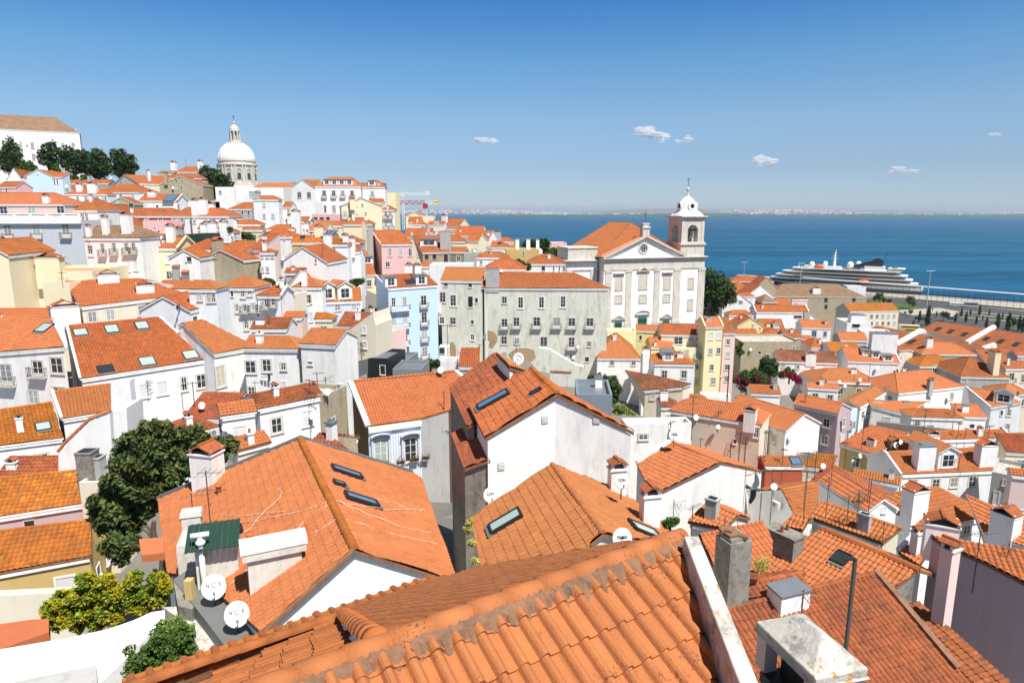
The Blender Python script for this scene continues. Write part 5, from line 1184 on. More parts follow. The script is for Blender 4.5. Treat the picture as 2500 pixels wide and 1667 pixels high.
rb6 = planes_house('shaded orange roof strip beside the lavender grey wall', (1640, 880, 2350, 1500), 27, .30,
polyR=[1640, 880, 2350, 1500, 1990, 1500, 1555, 905], w='mortar', t='d', h=3, lod=1)
hh = pick(*Zp(1775, 1010), rb6.rs)
chimney(rb6.root, rb6.rl, onY(*Zp(1790, 1015), 25.5), .62, .5, 3.3, .5, 'Qt', rb6.roof)
gc = empty('chimney_stack', onY(*Zp(370, 800), 24)); tag(gc, 'tall weathered grey concrete chimney with broken cap beside the foreground parapet', 'chimney')
mb = MB(); R = Matrix.Rotation(.35, 3, 'Z')
mb.box((0, 0, .1), (1.0, .9, 4.2), 0, R)
ch = mb.build('shaft', ['K'], gc)
mb = MB(); mb.box((0, 0, 2.25), (.85, .75, .2), 0, R); mb.box((-.12, 0, 2.42), (.6, .6, .08), 1, R);
for k in range(5): mb.box(tuple(R@Vector((rng.uniform(-.4, .4), rng.uniform(-.4, .4), 2.36+.03*k))), (.3, .25, .12), 1, Matrix.Rotation(rng.uniform(0, 3), 3, 'Z'))
mb.build('broken_cap', ['K', 'mortar'], gc)
cc = empty('chimney_stack', onz(*Zp(900, 1330), 69.4)); tag(cc, 'wide chimney with lichen spotted hipped concrete cap at the bottom right', 'chimney')
zc = 70.5
def cz(x, y, z=zc): return onz(*Zp(x, y), z)-cc.location
c0, c1, c2, c3 = cz(540, 1010), cz(862, 965, zc), cz(1303, 1330), cz(945, 1400)
mb = MB()
top = [c0, c1, c2, c3]; top[1] = c0+(c2-c3)          # keep the slab a parallelogram
t_ = Vector((0, 0, .11)); lo4 = [p-t_ for p in top]
ctr = sum(top, Vector())/4
rg0, rg1 = ctr.lerp((top[0]+top[1])/2, .45)+Vector((0, 0, .22)), ctr.lerp((top[2]+top[3])/2, .35)+Vector((0, 0, .24))
V = [tuple(p) for p in top+lo4]; inn = [p.lerp(ctr, .12)+Vector((0, 0, .012)) for p in top]
V += [tuple(p) for p in inn]+[tuple(rg0), tuple(rg1)]
mb.add(V, [(0, 1, 5, 4), (1, 2, 6, 5), (2, 3, 7, 6), (3, 0, 4, 7), (7, 6, 5, 4), (0, 8, 9, 1), (1, 9, 10, 2), (2, 10, 11, 3), (3, 11, 8, 0), (8, 12, 9), (9, 12, 13, 10), (10, 13, 11), (11, 13, 12, 8)], 0)
cap = mb.build('cap', ['concrete'], cc)
bv = cap.modifiers.new('b', 'BEVEL'); bv.width = .018; bv.segments = 2
e1 = (top[3]-top[0]); e2 = (top[1]-top[0])
mb = MB()
for f1 in (.10, .90):
 for f2 in (.16, .84):
  p = lo4[0]+e1*f1+e2*f2; mb.beam(p, p-Vector((0, 0, .42)), .16, .16, 0, up=e1.normalized())
mb.build('posts', ['Q'], cc)
mb = MB()
q = [lo4[0]+e1*a+e2*b-Vector((0, 0, .42)) for a, b in ((.14, .0), (1.0, .0), (1.0, 1.0), (.14, 1.0))]
def slab(q, h0, m):
 lo = [p-Vector((0, 0, h0)) for p in q]; mb.add([tuple(p) for p in q+lo], [(0, 1, 2, 3), (7, 6, 5, 4), (0, 4, 5, 1), (1, 5, 6, 2), (2, 6, 7, 3), (3, 7, 4, 0)], m)
slab(q, .12, 0)
shade_core = [lo4[0]+e1*a+e2*b-Vector((0, 0, .06)) for a, b in ((.24, .3), (.86, .3), (.86, .7), (.24, .7))]  # dark core added for the shade inside the open cap
mb.add([tuple(p) for p in shade_core]+[tuple(p-Vector((0, 0, .4))) for p in shade_core], [(0, 1, 2, 3), (0, 4, 5, 1), (1, 5, 6, 2), (2, 6, 7, 3), (3, 7, 4, 0)], 0)
q2 = [lo4[0]+e1*a+e2*b-Vector((0, 0, .54)) for a, b in ((.2, .1), (.95, .1), (.95, .9), (.2, .9))]; slab(q2, 4, 1)
mb.build('flue', ['black_metal', 'L'], cc)
zoom(1650, 1150, 2.767)
def mast(lab, x, y, xt, yt, Y, r=.05, mat='mast_metal', name='mast'):
 p = onY(*Zp(x, y), Y); q = onY(*Zp(xt, yt), Y); e = empty(name, p); tag(e, lab, 'mast')
 mb = MB(); mb.tube([(0, 0, -.5), (0, 0, (q-p).z)], r, 8); mb.build('pole', [mat], e); return e, (q-p).z
m1, hm = mast('thick rusty steel mast rising from the bottom right barrel roof', 1150, 1185, 1185, 590, 15.5, .055, 'mast_metal')
mb = MB(); mb.box((-.15, 0, hm), (.3, .14, .04)); mb.build('flat_lamp', ['iron'], m1)
Q('dark red shed roof behind the white roof hatch', [300, 795, 860, 690, 880, 790, 320, 905], 24.5, s=.35, h=4, w='I', t='d', lod=1)
zoom(350, 1050, 2.541)
n1 = planes_house('central orange roofed house with white triangular gable and blue skylights', (1310, 745, 975, 60), 22, .53,
polyR=[1310, 745, 975, 60, 1665, 270, 1722, 310, 1935, 925, 1890, 925], polyL=[1310, 745, 975, 60, 95, 430, 155, 890, 250, 905, 520, 1060, 740, 1262], w='W', t='n', h=9, lod=1, tw=.28)
caps(n1, [(n1.A, n1.B)], .17, 't_y', .45)
zoom(350, 1050, 2.541)
for x, y in ((1255, 275), (1345, 447)):
 hh = pick(*Zp(x, y), n1.rs[:1]); skylight(n1.root, n1.rl, hh[1], hh[2], .62, 1.5, 'glass_blue')
hh = pick(*Zp(1205, 348), n1.rs[:1]); skylight(n1.root, n1.rl, hh[1], hh[2], .3, .5, 'glass_light')
hh = pick(*Zp(555, 665), n1.rs[1:]); skylight(n1.root, n1.rl, hh[1], hh[2], .6, 1.0, 'glass_blue')
for x, y in ((470, 400), (663, 715)):
 hh = pick(*Zp(x, y), n1.rs); mb = MB(); mb.lathe([(.13, -.1), (.12, .42), (.17, .46), (.17, .52), (.09, .54)], tuple(hh[1]-n1.rl), 14); mb.build('vent_pot', ['terracotta'], n1.roof, True)
def nchim(x, y, w, d, h, rz, st, house=n1, Y=None):
 hh = pick(*Zp(x, y), house.rs); return chimney(house.root, house.rl, hh[1], w, d, h, rz, st, house.roof)
nchim(408, 335, 1.35, 1.0, 1.75, -.25, 'It')
mb = MB(); L0, L1 = n1.outs[1][2], n1.outs[1][1]; R_ = n1.outs[0][2]
up = Vector((0, 0, .12)); mb.beam(L0-n1.rl+up, L1-n1.rl+up, .30, .22); mb.beam(L1-n1.rl+up, R_-n1.rl+up, .30, .22); mb.build('flashing', ['lead'], n1.root)
mb = MB(); o = n1.outs[1]
for a, b in ((o[0], o[6]),): mb.beam(a-n1.rl+Vector((0, 0, .02)), b-n1.rl+Vector((0, 0, .02)), .16, .14)
mb.build('verge_mortar', ['mortar'], n1.root)
def hooded(x, y, w, d, h, rz, name, house):
 hh = pick(*Zp(x, y), house.rs); b = hh[1]-house.rl; R = Matrix.Rotation(rz, 3, 'Z'); mb = MB()
 mb.box(b+Vector((0, 0, h/2-.8)), (w, d, h+1.6), 0, R)
 V = []; F = []; k = 8
 for sx in (-1, 1):
  for j in range(k+1):
   t = math.pi*j/k; V.append(tuple(b+R@Vector((sx*(w/2+.22), math.cos(t)*(d/2+.16), h+.02+math.sin(t)*.34))))
 F = [(j, j+1, k+2+j, k+1+j) for j in range(k)]+[tuple(range(k+1))[::-1], tuple(range(k+1, 2*k+2)), (0, k+1, 2*k+1, k)]
 mb.add(V, F, 0); mb.box(b+Vector((0, 0, h-.12)), (w+.34, d+.26, .3), 0, R)
 return mb.build(name, ['dirty_lime'], house.roof)
hooded(820, 900, 1.85, .72, 1.25, .44, 'chimney', n1)
hh = pick(*Zp(330, 840), n1.rs); b = hh[1]-n1.rl; mb = MB()
R = Matrix.Rotation(.3, 3, 'Z')
prof = [(.62, -1), (.62, .9), (.60, 1.2), (.36, 1.75), (.36, 2.25), (.42, 2.3), (.38, 2.5)]
V = []; F = []
for rr, z in prof:
 for sx, sy in ((-1, -1), (1, -1), (1, 1), (-1, 1)): V.append(tuple(b+R@Vector((sx*rr, sy*rr*.7, z))))
for i in range(len(prof)-1):
 for j in range(4): F.append((i*4+j, i*4+(j+1) % 4, i*4+4+(j+1) % 4, i*4+4+j))
F.append(tuple(range(len(V)-4, len(V)))); mb.add(V, F, 0)
mb.build('chimney', ['dirty_lime'], n1.roof)
hh = pick(*Zp(470, 930), n1.rs); b = hh[1]-n1.rl; mb = MB(); R = Matrix.Rotation(.33, 3, 'Z')
mb.box(b+Vector((0, .1, .55)), (1.5, .95, 2.3), 0, R)
gs = MB()
for i in range(18):
 x = -.95+i*.105
 gs.box(b+R@Vector((x, -.05, 1.92+(.02 if i % 2 else 0))), (.1, 1.6, .03), 0, R@Matrix.Rotation(.25, 3, 'X'))
c_ = mb.build('chimney', ['dirty_lime'], n1.roof); gs.build('corrugated_sheet', ['dark_green'], c_)
mb = MB(); p = b+R@Vector((-.45, -.62, 0)); mb.tube([p+Vector((0, 0, -.6)), p+Vector((0, 0, 1.9))], .10, 10); mb.lathe([(.10, 1.85), (.18, 1.95), (.18, 2.02), (.10, 2.1), (.08, 2.2)], tuple(p), 12)
mb.tube([p+R@Vector((-.32, 0, 2.28)), p+R@Vector((.32, 0, 2.28))], .10, 10); mb.build('flue_pipe', ['white_paint'], c_, True)
def slabpx(lab, pts, z, th, mat, name, cat, sl=None, **kw):
 P = [onz(*Zp(x, y), zz) for x, y, zz in [(p[0], p[1], p[2] if len(p) > 2 else z) for p in pts]]
 c = sum(P, Vector())/len(P); k = len(P); o = c-Vector((0, 0, th)); mb = MB()
 mb.add([tuple(p-o) for p in P]+[tuple(p-o-Vector((0, 0, th))) for p in P], [tuple(range(k)), tuple(range(k, 2*k))[::-1]]+[(i, i+k, (i+1) % k+k, (i+1) % k) for i in range(k)], 0)
 ob = mb.build(name, [mat]); ob.location = o
 tag(ob, lab, cat, **kw); add_surf(P, 'roof'); return ob
zl = n1.outs[1][5].z
slabpx('grey concrete ledge roof carrying two white dishes left of the white gable', [(185, 925), (300, 845), (500, 1010), (745, 1285), (530, 1370), (380, 1170)], zl-.15, 6, 'lead', 'flat_roof', 'ledge')
slabpx('mossy dark rubble wall beside the concrete ledge', [(115, 1095), (300, 1090), (400, 1200), (475, 1400), (370, 1420), (280, 1200)], zl-.7, 5, 'concrete', 'wall', 'wall')
slabpx('dark mossy concrete upstand between ledge and shrubs', [(185, 930), (250, 925), (330, 1070), (300, 1110), (215, 1090)], zl-.2, 5, 'K', 'wall', 'wall')
mb = MB(); p = onz(*Zp(300, 1105), zl-.6); mb.box((0, 0, .55), (.28, .28, 1.3)); ob = mb.build('post', ['O']); ob.location = p; tag(ob, 'short concrete post on the mossy rubble wall', 'post')
zoom(750, 850, 3.137)
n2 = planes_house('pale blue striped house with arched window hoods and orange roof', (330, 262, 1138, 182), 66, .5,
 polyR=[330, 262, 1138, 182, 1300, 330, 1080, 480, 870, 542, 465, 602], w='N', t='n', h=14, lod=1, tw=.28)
mb = MB(); o = n2.outs[0]; mb.beam(o[0]-n2.rl+Vector((0, 0, .1)), o[5]-n2.rl+Vector((0, 0, .1)), .5, .3); mb.beam(o[1]-n2.rl+Vector((0, 0, .1)), o[2]-n2.rl+Vector((0, 0, .1)), .4, .3); mb.build('parapet', ['W'], n2.root)
mb = MB()
for k in range(26):
 a = o[0].lerp(o[1], k/26); b = o[0].lerp(o[1], (k+.9)/26); mb.tube([a-n2.rl+Vector((0, 0, .12)), b-n2.rl+Vector((0, 0, .12))], .14, 8)
mb.build('ridge_tiles', ['t_n'], n2.root)
a, b = o[5], o[4]; u = (b-a); u.z = 0; u.normalize(); nn = Vector((u.y, -u.x, 0))
fr = MB(); a2, b2 = a+nn*.02-Vector((0, 0, .1)), b+nn*.02-Vector((0, 0, .1)); b2.z = a2.z; L = (b2-a2).length
zb = a2.z-13
fr.add([tuple(Vector((a2.x, a2.y, zb))-n2.rl), tuple(Vector((b2.x, b2.y, zb))-n2.rl), tuple(b2-n2.rl), tuple(a2-n2.rl)], [(0, 1, 2, 3)], 0, [(0, 0), (L, 0), (L, 13), (0, 13)])
fr.build('striped_front', ['stripe_wall'], n2.root)
mb = MB(); mb.beam(a2-n2.rl+nn*.12-Vector((0, 0, .2)), b2-n2.rl+nn*.12-Vector((0, 0, .2)), .3, .5); mb.build('cornice', ['white_paint'], n2.root)
add_surf([Vector((a2.x, a2.y, zb)), Vector((b2.x, b2.y, zb)), b2, a2], 'wall'); fw = SURF[-1:]
for x, y, op in ((562, 785, 0), (790, 775, 1)):
 hh = pick(*Zp(x, y), fw); p = hh[1]
 add_window(n2.root, p+nn*.03, nn, 1.2, 2.5, 'w'); q = p-n2.rl
 hd = MB(); R = Matrix.Rotation(math.atan2(nn.x, -nn.y), 3, 'Z'); V = []; F = []
 for sy in (0, -.5):
  for j in range(9):
   t = math.pi*(.22+.56*j/8); V.append(tuple(q+R@Vector((math.cos(t)*1.25, sy, 1.0+math.sin(t)*.72))))
 hd.add(V, [(j, j+1, j+10, j+9) for j in range(8)], 0); hd.add([tuple(Vector(v)+Vector((0, 0, .09))) for v in V], [(j, j+1, j+10, j+9) for j in range(8)], 0)
 hd.box(q+R@Vector((-.82, -.12, 0)), (.18, .26, 2.9), 0, R); hd.box(q+R@Vector((.82, -.12, 0)), (.18, .26, 2.9), 0, R)
 hd.build('window_hood', ['U'], n2.root)
bal = pick(*Zp(700, 872), fw)[1]
fb = empty('flower_boxes', bal+nn*.45); tag(fb, 'row of five iron held flower boxes under the arched windows', 'flower boxes')
R = Matrix.Rotation(math.atan2(nn.x, -nn.y), 3, 'Z')
for k, dx in enumerate((-2.3, -1.5, .1, 1.5, 2.6)):
 mb = MB(); mb.box(R@Vector((dx, 0, .05+k*.03)), (.75, .22, .22), 0, R); t_ = mb.build('trough', ['iron'], fb)
 lf = MB()
 for i in range(70):
  c = R@Vector((dx+rng.uniform(-.42, .42), rng.uniform(-.18, .18), .2+rng.uniform(0, .3))); a_ = rng.normal(size=3)*.09; b_ = rng.normal(size=3)*.09
  lf.add([tuple(c), tuple(np.array(c)+a_), tuple(np.array(c)+a_+b_)], [(0, 1, 2)], int(rng.random() < .4))
 lf.build('flowers', ['leaf_mid', 'flower'], fb)
a, b = o[4], o[3]; a = a-Vector((0, 0, .12)); b = b-Vector((0, 0, .12)); u9 = (b-a); u9.z = 0; u9.normalize(); n9 = Vector((u9.y, -u9.x, 0))*.04
aw = MB(); L9 = (b-a).length; aw.add([tuple(Vector((p.x, p.y, z))+n9-n2.rl) for p, z in ((a, 30), (b, 30), (b, b.z), (a, a.z))], [(0, 1, 2, 3)]); aw.build('alley_wall', ['G'], n2.root)
H('brown shaded block with small openings left of the striped house', 138, 360, 300, 285, 62, 'F', a=None, d=5, h=12, w='T', win=[(200, 560, 26, 60, 's')])
Q('small brown pyramid roof between the striped house and the central roof', [120, 655, 150, 655, 330, 790, 40, 700], 44, s=.5, h=5, w='T', t='d')
zoom(1040, 850, 4.127)
n3 = planes_house('big white blank gable house with lichen edged orange roof and long skylight', (1320, 462, 1065, 210), 31, .50,
 polyR=[1320, 462, 1065, 210, 1480, 500, 2095, 850], polyL=[1320, 462, 1065, 210, 432, 572, 600, 905], w='W', t='o', h=14, lod=1)
caps(n3, [(n3.A, n3.B)], .16, 't_y', .42)
hh = pick(*Zp(690, 540), n3.rs); skylight(n3.root, n3.rl, hh[1], hh[2], .75, 1.75, 'glass_blue')
hh = pick(*Zp(1120, 460), n3.rs); skylight(n3.root, n3.rl, hh[1], hh[2], .22, .55, 'glass_blue')
gw = [s for s in n3.walls]
for x, y in ((1195, 722), (1718, 722), (755, 1192)):
 hh = pick(*Zp(x, y), gw)
 if hh:
  n_ = hh[2] if hh[2].dot(EYE-hh[1]) > 0 else -hh[2]; R = Matrix.Rotation(math.atan2(n_.x, -n_.y), 3, 'Z'); mb = MB()
  for k in range(5): mb.box(hh[1]-n3.rl+R@Vector((0, -.03, -.13+k*.065)), (.3, .05, .03), 0, R)
  mb.box(hh[1]-n3.rl+R@Vector((0, -.01, 0)), (.34, .03, .36), 1, R); mb.build('air_vent', ['white_paint', 'screen_grey'], n3.root)
n4 = planes_house('dark red ribbed roof behind the big white gable house', (705, 55, 235, 395), 41, .5,
 polyR=[235, 395, 705, 55, 830, 215, 960, 330, 880, 600, 430, 790], w='U', t='r', h=12, lod=1) if False else None
o3 = n3.outs[1]; u3 = (n3.B-n3.A).normalized()
zoom(1040, 850, 4.127)
def q_z(lab, pts, t, w, h, zs, lod=1, dz=0, **kw):
 """roof patch by pixels with known height at every corner"""
 P = [onz(*Zp(pts[i], pts[i+1]), zs[min(i//2, 2)]) for i in range(0, len(pts), 2)]
 n = (P[1]-P[0]).cross(P[2]-P[0]).normalized()
 for i in range(3, len(P)):                                  # keep it flat
  P[i] = onplane(*Zp(pts[2*i], pts[2*i+1]), P[0], n)
 zb = min(p.z for p in P)-h; cen = sum(P, Vector())/len(P); rl = Vector((cen.x, cen.y, zb))
 root = empty('house', rl); tag(root, lab, 'house', HG); BASES.append((cen.x, cen.y, zb))
 rb = MB(); k = len(SURF); tile_plane(rb, P, lod, **kw); rs = SURF[k:]
 for i in range(len(rb.V)): rb.V[i] = rb.V[i]-np.array(tuple(rl))
 roof = rb.build('roof', ['t_'+t, 'mortar'], root)
 wb = MB(); walls = []
 for i in range(len(P)):
  p, q = P[i], P[(i+1) % len(P)]
  p, q = [v+Vector((cen.x-v.x, cen.y-v.y, 0)).normalized()*.15-Vector((0, 0, .13)) for v in (p, q)]
  L = math.hypot(q.x-p.x, q.y-p.y)
  wb.add([tuple(Vector((p.x, p.y, zb-2))-rl), tuple(Vector((q.x, q.y, zb-2))-rl), tuple(q-rl), tuple(p-rl)], [(0, 1, 2, 3)], 0, [(0, 0), (L, 0), (L, h), (0, h)])
  kk = len(SURF); add_surf([Vector((p.x, p.y, zb-2)), Vector((q.x, q.y, zb-2)), q, p], 'wall'); walls += SURF[kk:]
 wb.build('wall', [w], root)
 hs = House(); hs.root = root; hs.rl = rl; hs.roof = roof; hs.rs = rs; hs.walls = walls; hs.outs = [P]; hs.rz = 0; hs.cen = cen; hs.zb = zb
 return hs
zr = n3.A.z
n4 = q_z('dark red ribbed roof behind the big white gable house', [705, 50, 235, 392, 415, 790, 480, 768, 560, 600, 1000, 300, 840, 195], 'd', 'K', 12, [zr-.5, zr-2.3, zr-2.3])  # dark wall plaster: the narrow alley's shade put into its colour
n4b = q_z('little orange roof slope right of the dark red ribbed roof', [705, 50, 840, 195, 1010, 245, 905, 175], 'n', 'W', 6, [zr+.15, zr+.1, zr-.8])
zoom(1040, 850, 4.127)
_c1, _c2 = n3.outs[1][3], n3.outs[1][2]
_z1, _z2 = onY(*Zp(648, 1125), _c1.y+.1).z, onY(*Zp(500, 780), _c2.y).z
n3l = q_z('low shaded lean roof tucked under the big white gable house', [388, 1215, 648, 1125, 500, 780, 385, 815, 258, 868], 'd', 'K', 9, [_z1-.55, _z1, _z2])  # wall colour darkened to carry the shade of the alley
zoom(1100, 1050, 3.135)
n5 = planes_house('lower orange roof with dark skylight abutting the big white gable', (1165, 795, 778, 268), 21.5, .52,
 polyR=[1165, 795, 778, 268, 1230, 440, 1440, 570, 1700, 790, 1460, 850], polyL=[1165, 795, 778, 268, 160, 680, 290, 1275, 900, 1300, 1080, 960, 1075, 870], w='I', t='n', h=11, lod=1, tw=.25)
caps(n5, [(n5.A, n5.B)], .13, 't_n', .36)
hh = pick(*Zp(435, 715), n5.rs); skylight(n5.root, n5.rl, hh[1], hh[2], .68, 1.35, 'glass_light')
hh = pick(*Zp(1475, 790), n5.rs);
if hh: skylight(n5.root, n5.rl, hh[1], hh[2], .8, 1.2, 'glass_light')
for x, y, hgt in ((1270, 480, 1.15), (1520, 735, 1.35)):
 hh = pick(*Zp(x, y), n5.rs[:1]); chimney(n5.root, n5.rl, hh[1], .72, .5, hgt, n5.rz+1.57, 'Wt', n5.roof)
zoom(1350, 750, 3.92)
zoom(0, 0, .9407)
nR = planes_house('orange roof with long white gable side wall right of the big gable', (1655, 1062, 1540, 1016), 47, .45,
 polyR=[1655, 1062, 1540, 1016, 1628, 1030, 1764, 1086], polyL=[1655, 1062, 1540, 1016, 1462, 1064, 1499, 1138], w='W', t='n', h=10, lod=1, tw=.27)
caps(nR, [(nR.A, nR.B)], .14, 't_n', .42)
mb = MB(); o = nR.outs[1]; mb.beam(o[1]-nR.rl+Vector((0, 0, .1)), o[2]-nR.rl+Vector((0, 0, .1)), .4, .3); mb.build('parapet', ['W'], nR.root)
zoom(1650, 1150, 2.767)
F1a = onz(700, 1664, 71.05); F1b = onz(1662, 1312, 71.05); F1b.z = F1a.z
fu = (F1b-F1a).normalized(); fn = N2(fu)                      # fn points away from the eye
f1 = empty('house', Vector((F1a.x, F1a.y, 62))); tag(f1, 'foreground house with big orange barrel tile roof and mortared ridge', 'house', HG)
sl = .50; rl = f1.location
def fp(a, d, z=0): return F1a+fu*a-fn*d+Vector((0, 0, -sl*d+z))
Lr = (F1b-F1a).length
rb = MB(); NF = Vector((-fn.x*sl, -fn.y*sl, 1)).normalized()
RE = [onplane(x, y, F1a, NF) for x, y in ((1658, 1320), (1700, 1432), (1736, 1550), (1778, 1680))]
tile_plane(rb, [fp(-1.2, .12)]+RE+[fp(Lr-.6, 6), fp(-1.2, 6)], 0, .243, .43)
for i in range(len(rb.V)): rb.V[i] = rb.V[i]-np.array(tuple(rl))
rf1 = rb.build('roof', ['t_n', 'mortar'], f1)
mb = MB(); CL(mb, F1a-fu*1.2-rl, F1b-rl, .128, .40, .0, 12); mb.build('ridge_tiles', ['t_n'], f1, True)
mb = MB(); V = []; F = []; n_ = 160
for i in range(n_+1):
 s = -1.2+(Lr+1.1)*i/n_
 for j, (d, z) in enumerate(((.06, .09), (.13, .115), (.18, .105), (.25, .015))):
  V.append(tuple(fp(s, d+rng.normal(0, .014)+(.03*math.sin(s*23) if j == 3 else 0), z+rng.normal(0, .009))-rl))
for i in range(n_):
 for j in range(3): F.append((i*4+j, i*4+4+j, i*4+5+j, i*4+j+1))
mb.add(V, F, 0); mb.build('mortar_bed', ['mortar'], f1)
Hk = onz(925, 1579, F1a.z); C0 = onz(838, 1503, 67.55); E1 = onz(1085, 1416, 67.55); E0 = onz(300, 1685, 67.55)
rb = MB(); C0z = C0
def pl3(P, A, B, C):
 n = (B-A).cross(C-A).normalized(); return n
s2 = [Hk, F1b-fu*.3, E1+fu*.9, C0]
k0 = len(SURF)
def cols(mb, P0, P1, Q0, Q1, w, seg, r=.075, m=0, jitter=.01):
 """loose barrel tiles: rows of half round covers running P->Q"""
 L = (P1-P0).length; n = int(L/w)
 for i in range(n):
  f = (i+.5)/n; a = P0.lerp(P1, f); b = Q0.lerp(Q1, f); d = b-a; L2 = d.length
  if L2 < .2: continue
  d.normalize(); x = d.cross(Vector((0, 0, 1))).normalized(); up = x.cross(d); k = max(1, int(L2/seg))
  for j in range(k):
   p = a+d*(L2*j/k); q = a+d*(L2*(j+1)/k+.05); of = Vector(rng.normal(0, jitter, 3)); V = []
   for c, rr, lf in ((p+of, r*.86, .0), (q+of, r*1.1, .03)):
    for t in range(7):
     an = math.pi*t/6; V.append(tuple(c+x*math.cos(an)*rr+up*(math.sin(an)*rr+lf)))
   mb.add(V, [(t, t+1, t+8, t+7) for t in range(6)]+[tuple(range(7)), tuple(range(7, 14))[::-1]], m, np.tile(rng.random(2)*30, (14, 1)))
mb = MB(); o_ = -rl
mb.poly([p+o_-Vector((0, 0, .03)) for p in s2], 1)
tm_ = MB(); tile_plane(tm_, s2, 0, .21, .42, 0, None, .5)
for i in range(len(tm_.V)): tm_.V[i] = tm_.V[i]-np.array(tuple(rl))
tm_.build('rear_roof', ['t_n', 'mortar'], f1)
mb = MB(); CL(mb, Hk-rl, C0-rl, .14, .55, .03, 8); mb.build('hip_tiles', ['t_o'], f1, True)
fall = -(fu)*1.0; dz_ = -.12
def fs(p, d): return p+fall*d+Vector((0, 0, dz_*d))
mb = MB(); A_, B_2 = Hk-fu*.12-Vector((0, 0, .25)), C0-fu*.1-Vector((0, 0, .12))
mb.poly([A_+o_-Vector((0, 0, .04)), B_2+o_-Vector((0, 0, .04)), fs(B_2, 6)+o_-Vector((0, 0, .04)), fs(A_, 5)+o_-Vector((0, 0, .04))], 1)
cols(mb, A_+o_, B_2+o_, fs(A_, 5)+o_, fs(B_2, 6)+o_, .235, .42, .08, 0, .018)
mb.poly([B_2+o_+Vector((0, 0, -.05)), C0+o_+Vector((0, 0, .0)), E0+o_-fu*2+Vector((0, 0, -.05)), fs(B_2, 6)+o_-fu*1.0+Vector((0, 0, .02))], 1)
mb.build('side_roof', ['t_o', 'mortar'], f1)
mb = MB(); CL(mb, E0-rl, C0-rl-fu*.1, .105, .42, .02, 8); CL(mb, C0-rl+fu*.05, E1-rl, .105, .42, .02, 8); mb.build('parapet_tiles', ['t_o'], f1, True)
mb = MB(); P0, P1 = E0-rl+fn*.08-Vector((0, 0, .03)), E1-rl+fn*.08-Vector((0, 0, .03)); cols(mb, P0, P1, P0+fn*.42-Vector((0, 0, .17)), P1+fn*.42-Vector((0, 0, .17)), .262, .5, .075)
mb.build('eave_tiles', ['t_o'], f1)
mb = MB(); mb.beam(E0-rl+fn*.25-Vector((0, 0, .14)), E1-rl+fn*.25-Vector((0, 0, .14)), .5, .05, 0); mb.build('eave_bed', ['t_y'], f1)
mb = MB(); g0, g1 = E0-rl+fn*.56-Vector((0, 0, .24)), E1-rl+fn*.56-Vector((0, 0, .24)); mb.beam(g0, g1, .1, .06); mb.build('gutter', ['dark_green'], f1)
mb = MB(); q = [E0+fn*.4, E1+fn*.4, F1b, Hk]
ww = MB()
for a, b in ((E0+fn*.38, E1+fn*.38), (E1+fn*.38, F1b+fn*.2), (F1b-fu*.2+fn*.1, fp(Lr-.2, 6))):
 a, b = a-Vector((0, 0, .35)), b-Vector((0, 0, .35)); ww.add([tuple(Vector((a.x, a.y, 45))-rl), tuple(Vector((b.x, b.y, 45))-rl), tuple(b-rl), tuple(a-rl)], [(0, 1, 2, 3)], 0)
ww.build('wall', ['W'], f1)
pr = MB(); p0, p1 = onz(1674, 1279, 71.28), onz(1826, 1667, 70.72); p1 = p1+(p1-p0)*1.9
pr.beam(p0-rl-Vector((0, 0, .9)), p1-rl-Vector((0, 0, .9)), .18, 1.8); ob = pr.build('parapet', ['concrete'], f1)
bv = ob.modifiers.new('b', 'BEVEL'); bv.width = .02; bv.segments = 2
zoom(1350, 430, 3.92)
cA = onY(*Zp(490, 790), 168); cB = onz(*Zp(1455, 768), cA.z)
cu = (cB-cA).normalized(); cn = N2(cu); cN = -cn; zc_ = cA.z
base_z = zc_-19
ch = empty('church', Vector((cA.x, cA.y, base_z))); tag(ch, 'white baroque church with bell tower, triangular pediment and green doors', 'church')
BASES.append((cA.x, cA.y, base_z)); BASES.append((cB.x, cB.y, base_z)); BASES.append(tuple((cA+cn*20+cu*10)[:2])+(base_z,))
CR = Matrix((cu, cn, Vector((0, 0, 1)))).transposed()
def cl(x, y):                                       # zoom pixel -> (u, z) on the facade plane
 p = onplane(*Zp(x, y), cA, cN.normalized()); r_ = p-cA; return r_.dot(cu), p.z-base_z
def cw(u, v, z): return CR@Vector((u, v, z))        # local (relative to church root)
def cbox(mb, u0, u1, v0, v1, z0, z1, m=0): mb.box(cw((u0+u1)/2, (v0+v1)/2, (z0+z1)/2), (abs(u1-u0), abs(v1-v0), abs(z1-z0)), m, CR)
U1 = cl(1250, 780)[0]; U2 = cl(1452, 770)[0]; HZ = cl(700, 782)[1]
mb = MB(); cbox(mb, 0, U2, 0, 1.2, -4, HZ-2.0); mb.build('facade', ['W'], ch)
mb = MB(); cbox(mb, .2, U2-.1, 1.2, 26, -4, HZ-.4);
mb.build('nave_wall', ['V'], ch)
mb = MB(); e0 = HZ-3.05
cbox(mb, -.1, U2+.1, -.18, 1.4, e0, e0+.45); cbox(mb, -.05, U2+.05, -.10, 1.3, e0+.45, HZ-.45); cbox(mb, -.35, U2+.5, -.62, 1.8, HZ-.45, HZ-.2); cbox(mb, -.45, U2+.65, -.8, 2.0, HZ-.2, HZ)
mb.build('entablature', ['limestone'], ch)
